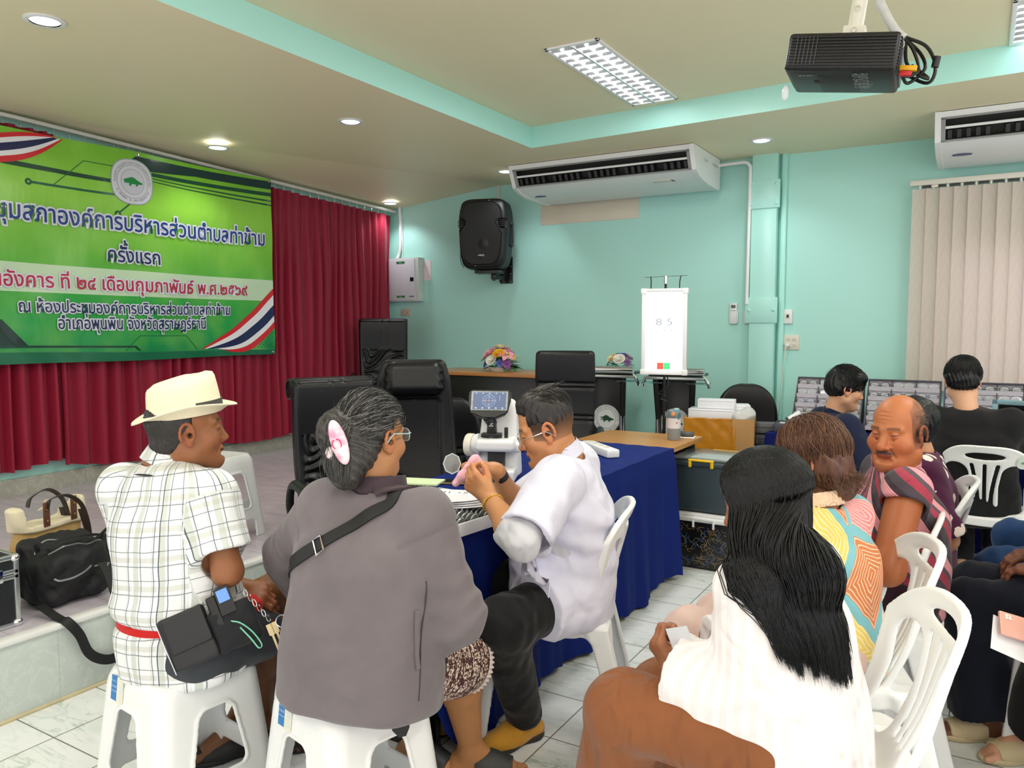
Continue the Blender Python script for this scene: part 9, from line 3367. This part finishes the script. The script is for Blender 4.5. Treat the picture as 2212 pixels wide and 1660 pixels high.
pth=slerp_paths(500,lambda r:V3(0.4*r.normal(),0.2+0.5*r.normal(),1),(0.7,0.35,0.2),P['head'],hR,(V3(0,-0.012,0.036),V3(0.089,0.109,0.097)),3,10,0.5,0.001)
strand_mesh('hair_strands',pth,0.0012,M_LBLK,who)
P=POSE['tee']
who,hR,bv=simple_person(P,'person in a black T-shirt seen from behind with a cream cloth bag on one shoulder',(222,172,138),bowl(),cloth_mat('black_jersey',(14,14,15),rough=0.85),cloth_mat('black_trouser_cloth',(17,18,20)),[0.19,0.195,0.19,0.2,0.165,0.06],[0.13,0.135,0.13,0.125,0.09,0.055],(0.98,0.08,0.09),'down',111)
pth=slerp_paths(700,lambda r:V3(0.12*r.normal(),-0.25+0.12*r.normal(),1),(0,-0.9,-0.5),P['head'],hR,(V3(0,-0.012,0.036),V3(0.089,0.109,0.097)),4,10,0.75,0.001)
strand_mesh('hair_strands',pth,0.0012,M_LBLK,who)
# cloth bag hanging from the left shoulder
M_CBAG=mat('natural_cotton',(226,220,206),rough=0.85,var=0.04,bump=0.2,bscale=200)
t=thing('cloth_bag','cream cotton shopping bag hanging from the shoulder of the person in the black T-shirt','bag')
dn=nrm(P['shL']-P['shR'])
s0=P['shL']-dn*0.035
q=[s0-P['fwd']*0.115+V3(0,0,-0.2)+dn*0.05,s0-P['fwd']*0.118+V3(0,0,-0.1)+dn*0.03,s0-P['fwd']*0.095+V3(0,0,-0.01),s0+V3(0,0,0.075),s0+P['fwd']*0.1,s0+P['fwd']*0.14+V3(0,0,-0.2)]
b=MB()
pts=spline(q,6)
b.strip(pts,[Vector(dn)]*len(pts),0.03,0.004)
b.build('handle',M_CBAG,t,smooth=60)
bc=s0+dn*0.07-P['fwd']*0.07+V3(0,0,-0.36)
V,F=solid([rbox(bc,(0.03,0.13,0.17),frame(UP,dn),0.02)],0.006,warp=folds(5,0.008,20))
np_mesh('bag_body',V,F,M_CBAG,t)
# ------------------------------------------------------------------ people across the aisle, mostly outside the frame
def seated(pel,f,lean=0.1,th=0.4,sh=0.4,dz=0.0,foot=0.0,spread=0.09,kn=None):
 f=nrm(NP(f,float))
 r=V3(f[1],-f[0],0)
 p=NP(pel,float)
 n=p+UP*0.47+f*lean
 j=dict(pel=p,nec=n,head=n+UP*0.115+f*0.04,fwd=f,hf=f)
 for s,sd in(('L',-1),('R',1)):
  j['sh'+s]=n-UP*0.065+r*sd*0.17
  j['hi'+s]=p+r*sd*0.085-UP*0.02
  j['el'+s]=j['sh'+s]-UP*0.25-f*0.1+r*sd*0.03
  j['wr'+s]=j['el'+s]+f*0.2-UP*0.05-r*sd*0.08
  j['kn'+s]=j['hi'+s]+f*th+r*sd*0.01+UP*dz
  j['an'+s]=V3(*(j['kn'+s]+f*foot)[:2],0.085)
  j['to'+s]=j['an'+s]+f*0.19-UP*0.065
 return j
M_JEAN=cloth_mat('blue_denim',(34,66,112),rough=0.85,var=0.2,weave=900)
M_NAVYT=cloth_mat('navy_wide_trousers',(10,15,30),rough=0.85)
M_BEIGE=mat('beige_sandal',(204,186,146),rough=0.6,var=0.06)
HB=bowl()
def aisle_chair(j,label):
 f=j['fwd']
 c=j['pel']+f*0.06
 dup(pc,(float(c[0]),float(c[1]),0),math.atan2(-f[0],f[1]),label,GC)
j=seated((0.56,3.95,0.52),(-1,-0.02,0))
j['knL'],j['knR']=V3(0.095,3.714,0.455),V3(0.164,4.167,0.48)
for s in 'LR':
 j['an'+s]=V3(j['kn'+s][0]+0.06,j['kn'+s][1],0.085)
 j['to'+s]=j['an'+s]-V3(0.19,0,0.065)
who,hR,bv=simple_person(j,'person in blue jeans sitting at the right edge, only the knees in view',(190,134,98),HB,cloth_mat('olive_shirt',(96,100,84)),M_JEAN,seed=121,shoes=M_BLACK)
aisle_chair(j,'white plastic chair at the right edge under the person in jeans')
j=seated((0.42,3.25,0.53),(-1,0.0,0))
j['knL'],j['knR']=V3(0.002,3.134,0.478),V3(0.015,3.375,0.474)
j['anL'],j['toL']=V3(0.075,3.12,0.085),V3(-0.071,3.06,0.02)
j['anR'],j['toR']=V3(0.09,3.38,0.085),V3(-0.035,3.434,0.02)
who,hR,bv=simple_person(j,'person in wide navy trousers and beige slides at the right edge',(120,76,54),HB,cloth_mat('navy_blouse',(24,28,48)),M_NAVYT,seed=131,shoes=M_BEIGE,flare=0.125)
aisle_chair(j,'white plastic chair at the right edge under the person in navy trousers')
t=thing('smartphone','rose pink smartphone with a butterfly charm held at the right edge','phone',(0,0,0))
pcn=ray_px(2215,1362,2.3)
pxv=dirv(0.9,0.1,-0.42)
pnv=dirv(0.1,-0.75,0.6)
PMx=frame(pnv,pxv)
M4=Matrix([list(PMx[i])+[float(pcn[i])]for i in range(3)]+[[0,0,0,1]])
b=MB().box((0,0,0),(0.155,0.075,0.011),0.005)
b.build('case',mat('rose_case',(226,170,154),rough=0.3),t)
b=MB()
for sx,sy in((-1,1),(1,1),(-1,-1),(1,-1)):
 b.ell((-0.052+sx*0.005,0.022+sy*0.004,0.0065),(0.0055,0.0045,0.0015),seg=10,rings=5)
b.build('butterfly_charm',mat('pearl',(236,226,220),rough=0.2),t)
t.matrix_world=M4
o=sheet('paper_sheet','white printed sheet held under the rose pink phone','paper',(0,0,0),(0.2,0.11),0)
o.matrix_world=M4@Matrix.Translation((0.01,-0.04,-0.02))@Matrix.Rotation(-0.15,4,'Z')
j=seated((0.64,2.78,0.53),(-1,0.1,0))
j['knR'],j['anR'],j['toR']=V3(0.25,2.9,0.5),V3(0.2,3.05,0.1),V3(0.07,2.96,0.03)
j['knL'],j['anL'],j['toL']=V3(0.27,2.66,0.5),V3(0.33,2.64,0.09),V3(0.15,2.64,0.02)
j['wrR'],j['elR']=V3(0.27,2.74,0.545),V3(0.48,2.86,0.62)
who,hR,bv=simple_person(j,'person in black trousers and thick beige slides holding a rose pink phone',(214,160,128),HB,cloth_mat('charcoal_blouse',(40,40,44)),cloth_mat('black_wide_trousers',(12,12,14)),seed=141,shoes=M_BEIGE,flare=0.085)
aisle_chair(j,'white plastic chair in the lower right corner under the person in black trousers')
# standing person at the right edge by the window
j=dict(pel=V3(0.52,5.1,0.86),nec=V3(0.5,5.12,1.36),head=V3(0.49,5.15,1.48),fwd=nrm(V3(-0.4,0.9,0)),hf=nrm(V3(-0.4,0.9,-0.3)))
r=V3(j['fwd'][1],-j['fwd'][0],0)
for s,sd in(('L',-1),('R',1)):
 j['sh'+s]=j['nec']-UP*0.07+r*sd*0.18
 j['el'+s]=j['sh'+s]-UP*0.27+r*sd*0.04
 j['wr'+s]=j['el'+s]-UP*0.22+j['fwd']*0.06
 j['hi'+s]=j['pel']+r*sd*0.09-UP*0.02
 j['kn'+s]=j['hi'+s]-UP*0.4
 j['an'+s]=V3(*j['kn'+s][:2],0.085)
 j['to'+s]=j['an'+s]+j['fwd']*0.19-UP*0.065
who,hR,bv=simple_person(j,'person in a black short sleeved top standing at the right edge by the blinds',(206,150,116),HB,cloth_mat('black_jersey',(14,14,15)),M_JEAN,seed=151)
# woman in the flowered blouse beyond the man in red stripes
def m_floral(t):
 v=t.new('ShaderNodeTexVoronoi')
 v.inputs['Scale'].default_value=16
 mp=t.noise(t.coord(),12,3)
 t.link(t.coord(),v.inputs['Vector'])
 m=t.math('LESS_THAN',t.math('ADD',v.outputs['Distance'],t.math('MULTIPLY_ADD',mp,0.9,-0.45)),0.36)
 t.color(t.mix(m,lin((74,22,58)),lin((228,214,204))))
j=seated((-0.205,3.67,0.45),(-1,-0.1,0),lean=0.0)
who,hR,bv=simple_person(j,'woman in a purple and white flowered blouse hidden behind the man in red stripes',(200,146,110),([ell((0,-0.014,0.034),(0.084,0.104,0.093)),ell((0,-0.05,-0.03),(0.07,0.055,0.06))],[(rbox((0,0.105,-0.06),(0.12,0.085,0.11),None,0.03),0.012)],[]),cloth_mat('flowered_cotton',(74,22,58),fn2=m_floral),cloth_mat('black_trouser_cloth',(17,18,20)),seed=161,scale=0.95)
aisle_chair(j,'white plastic chair under the woman in the flowered blouse')
for o in bpy.data.objects:
 if o.name.startswith('person')and o.parent is None:
  o['category']='person'
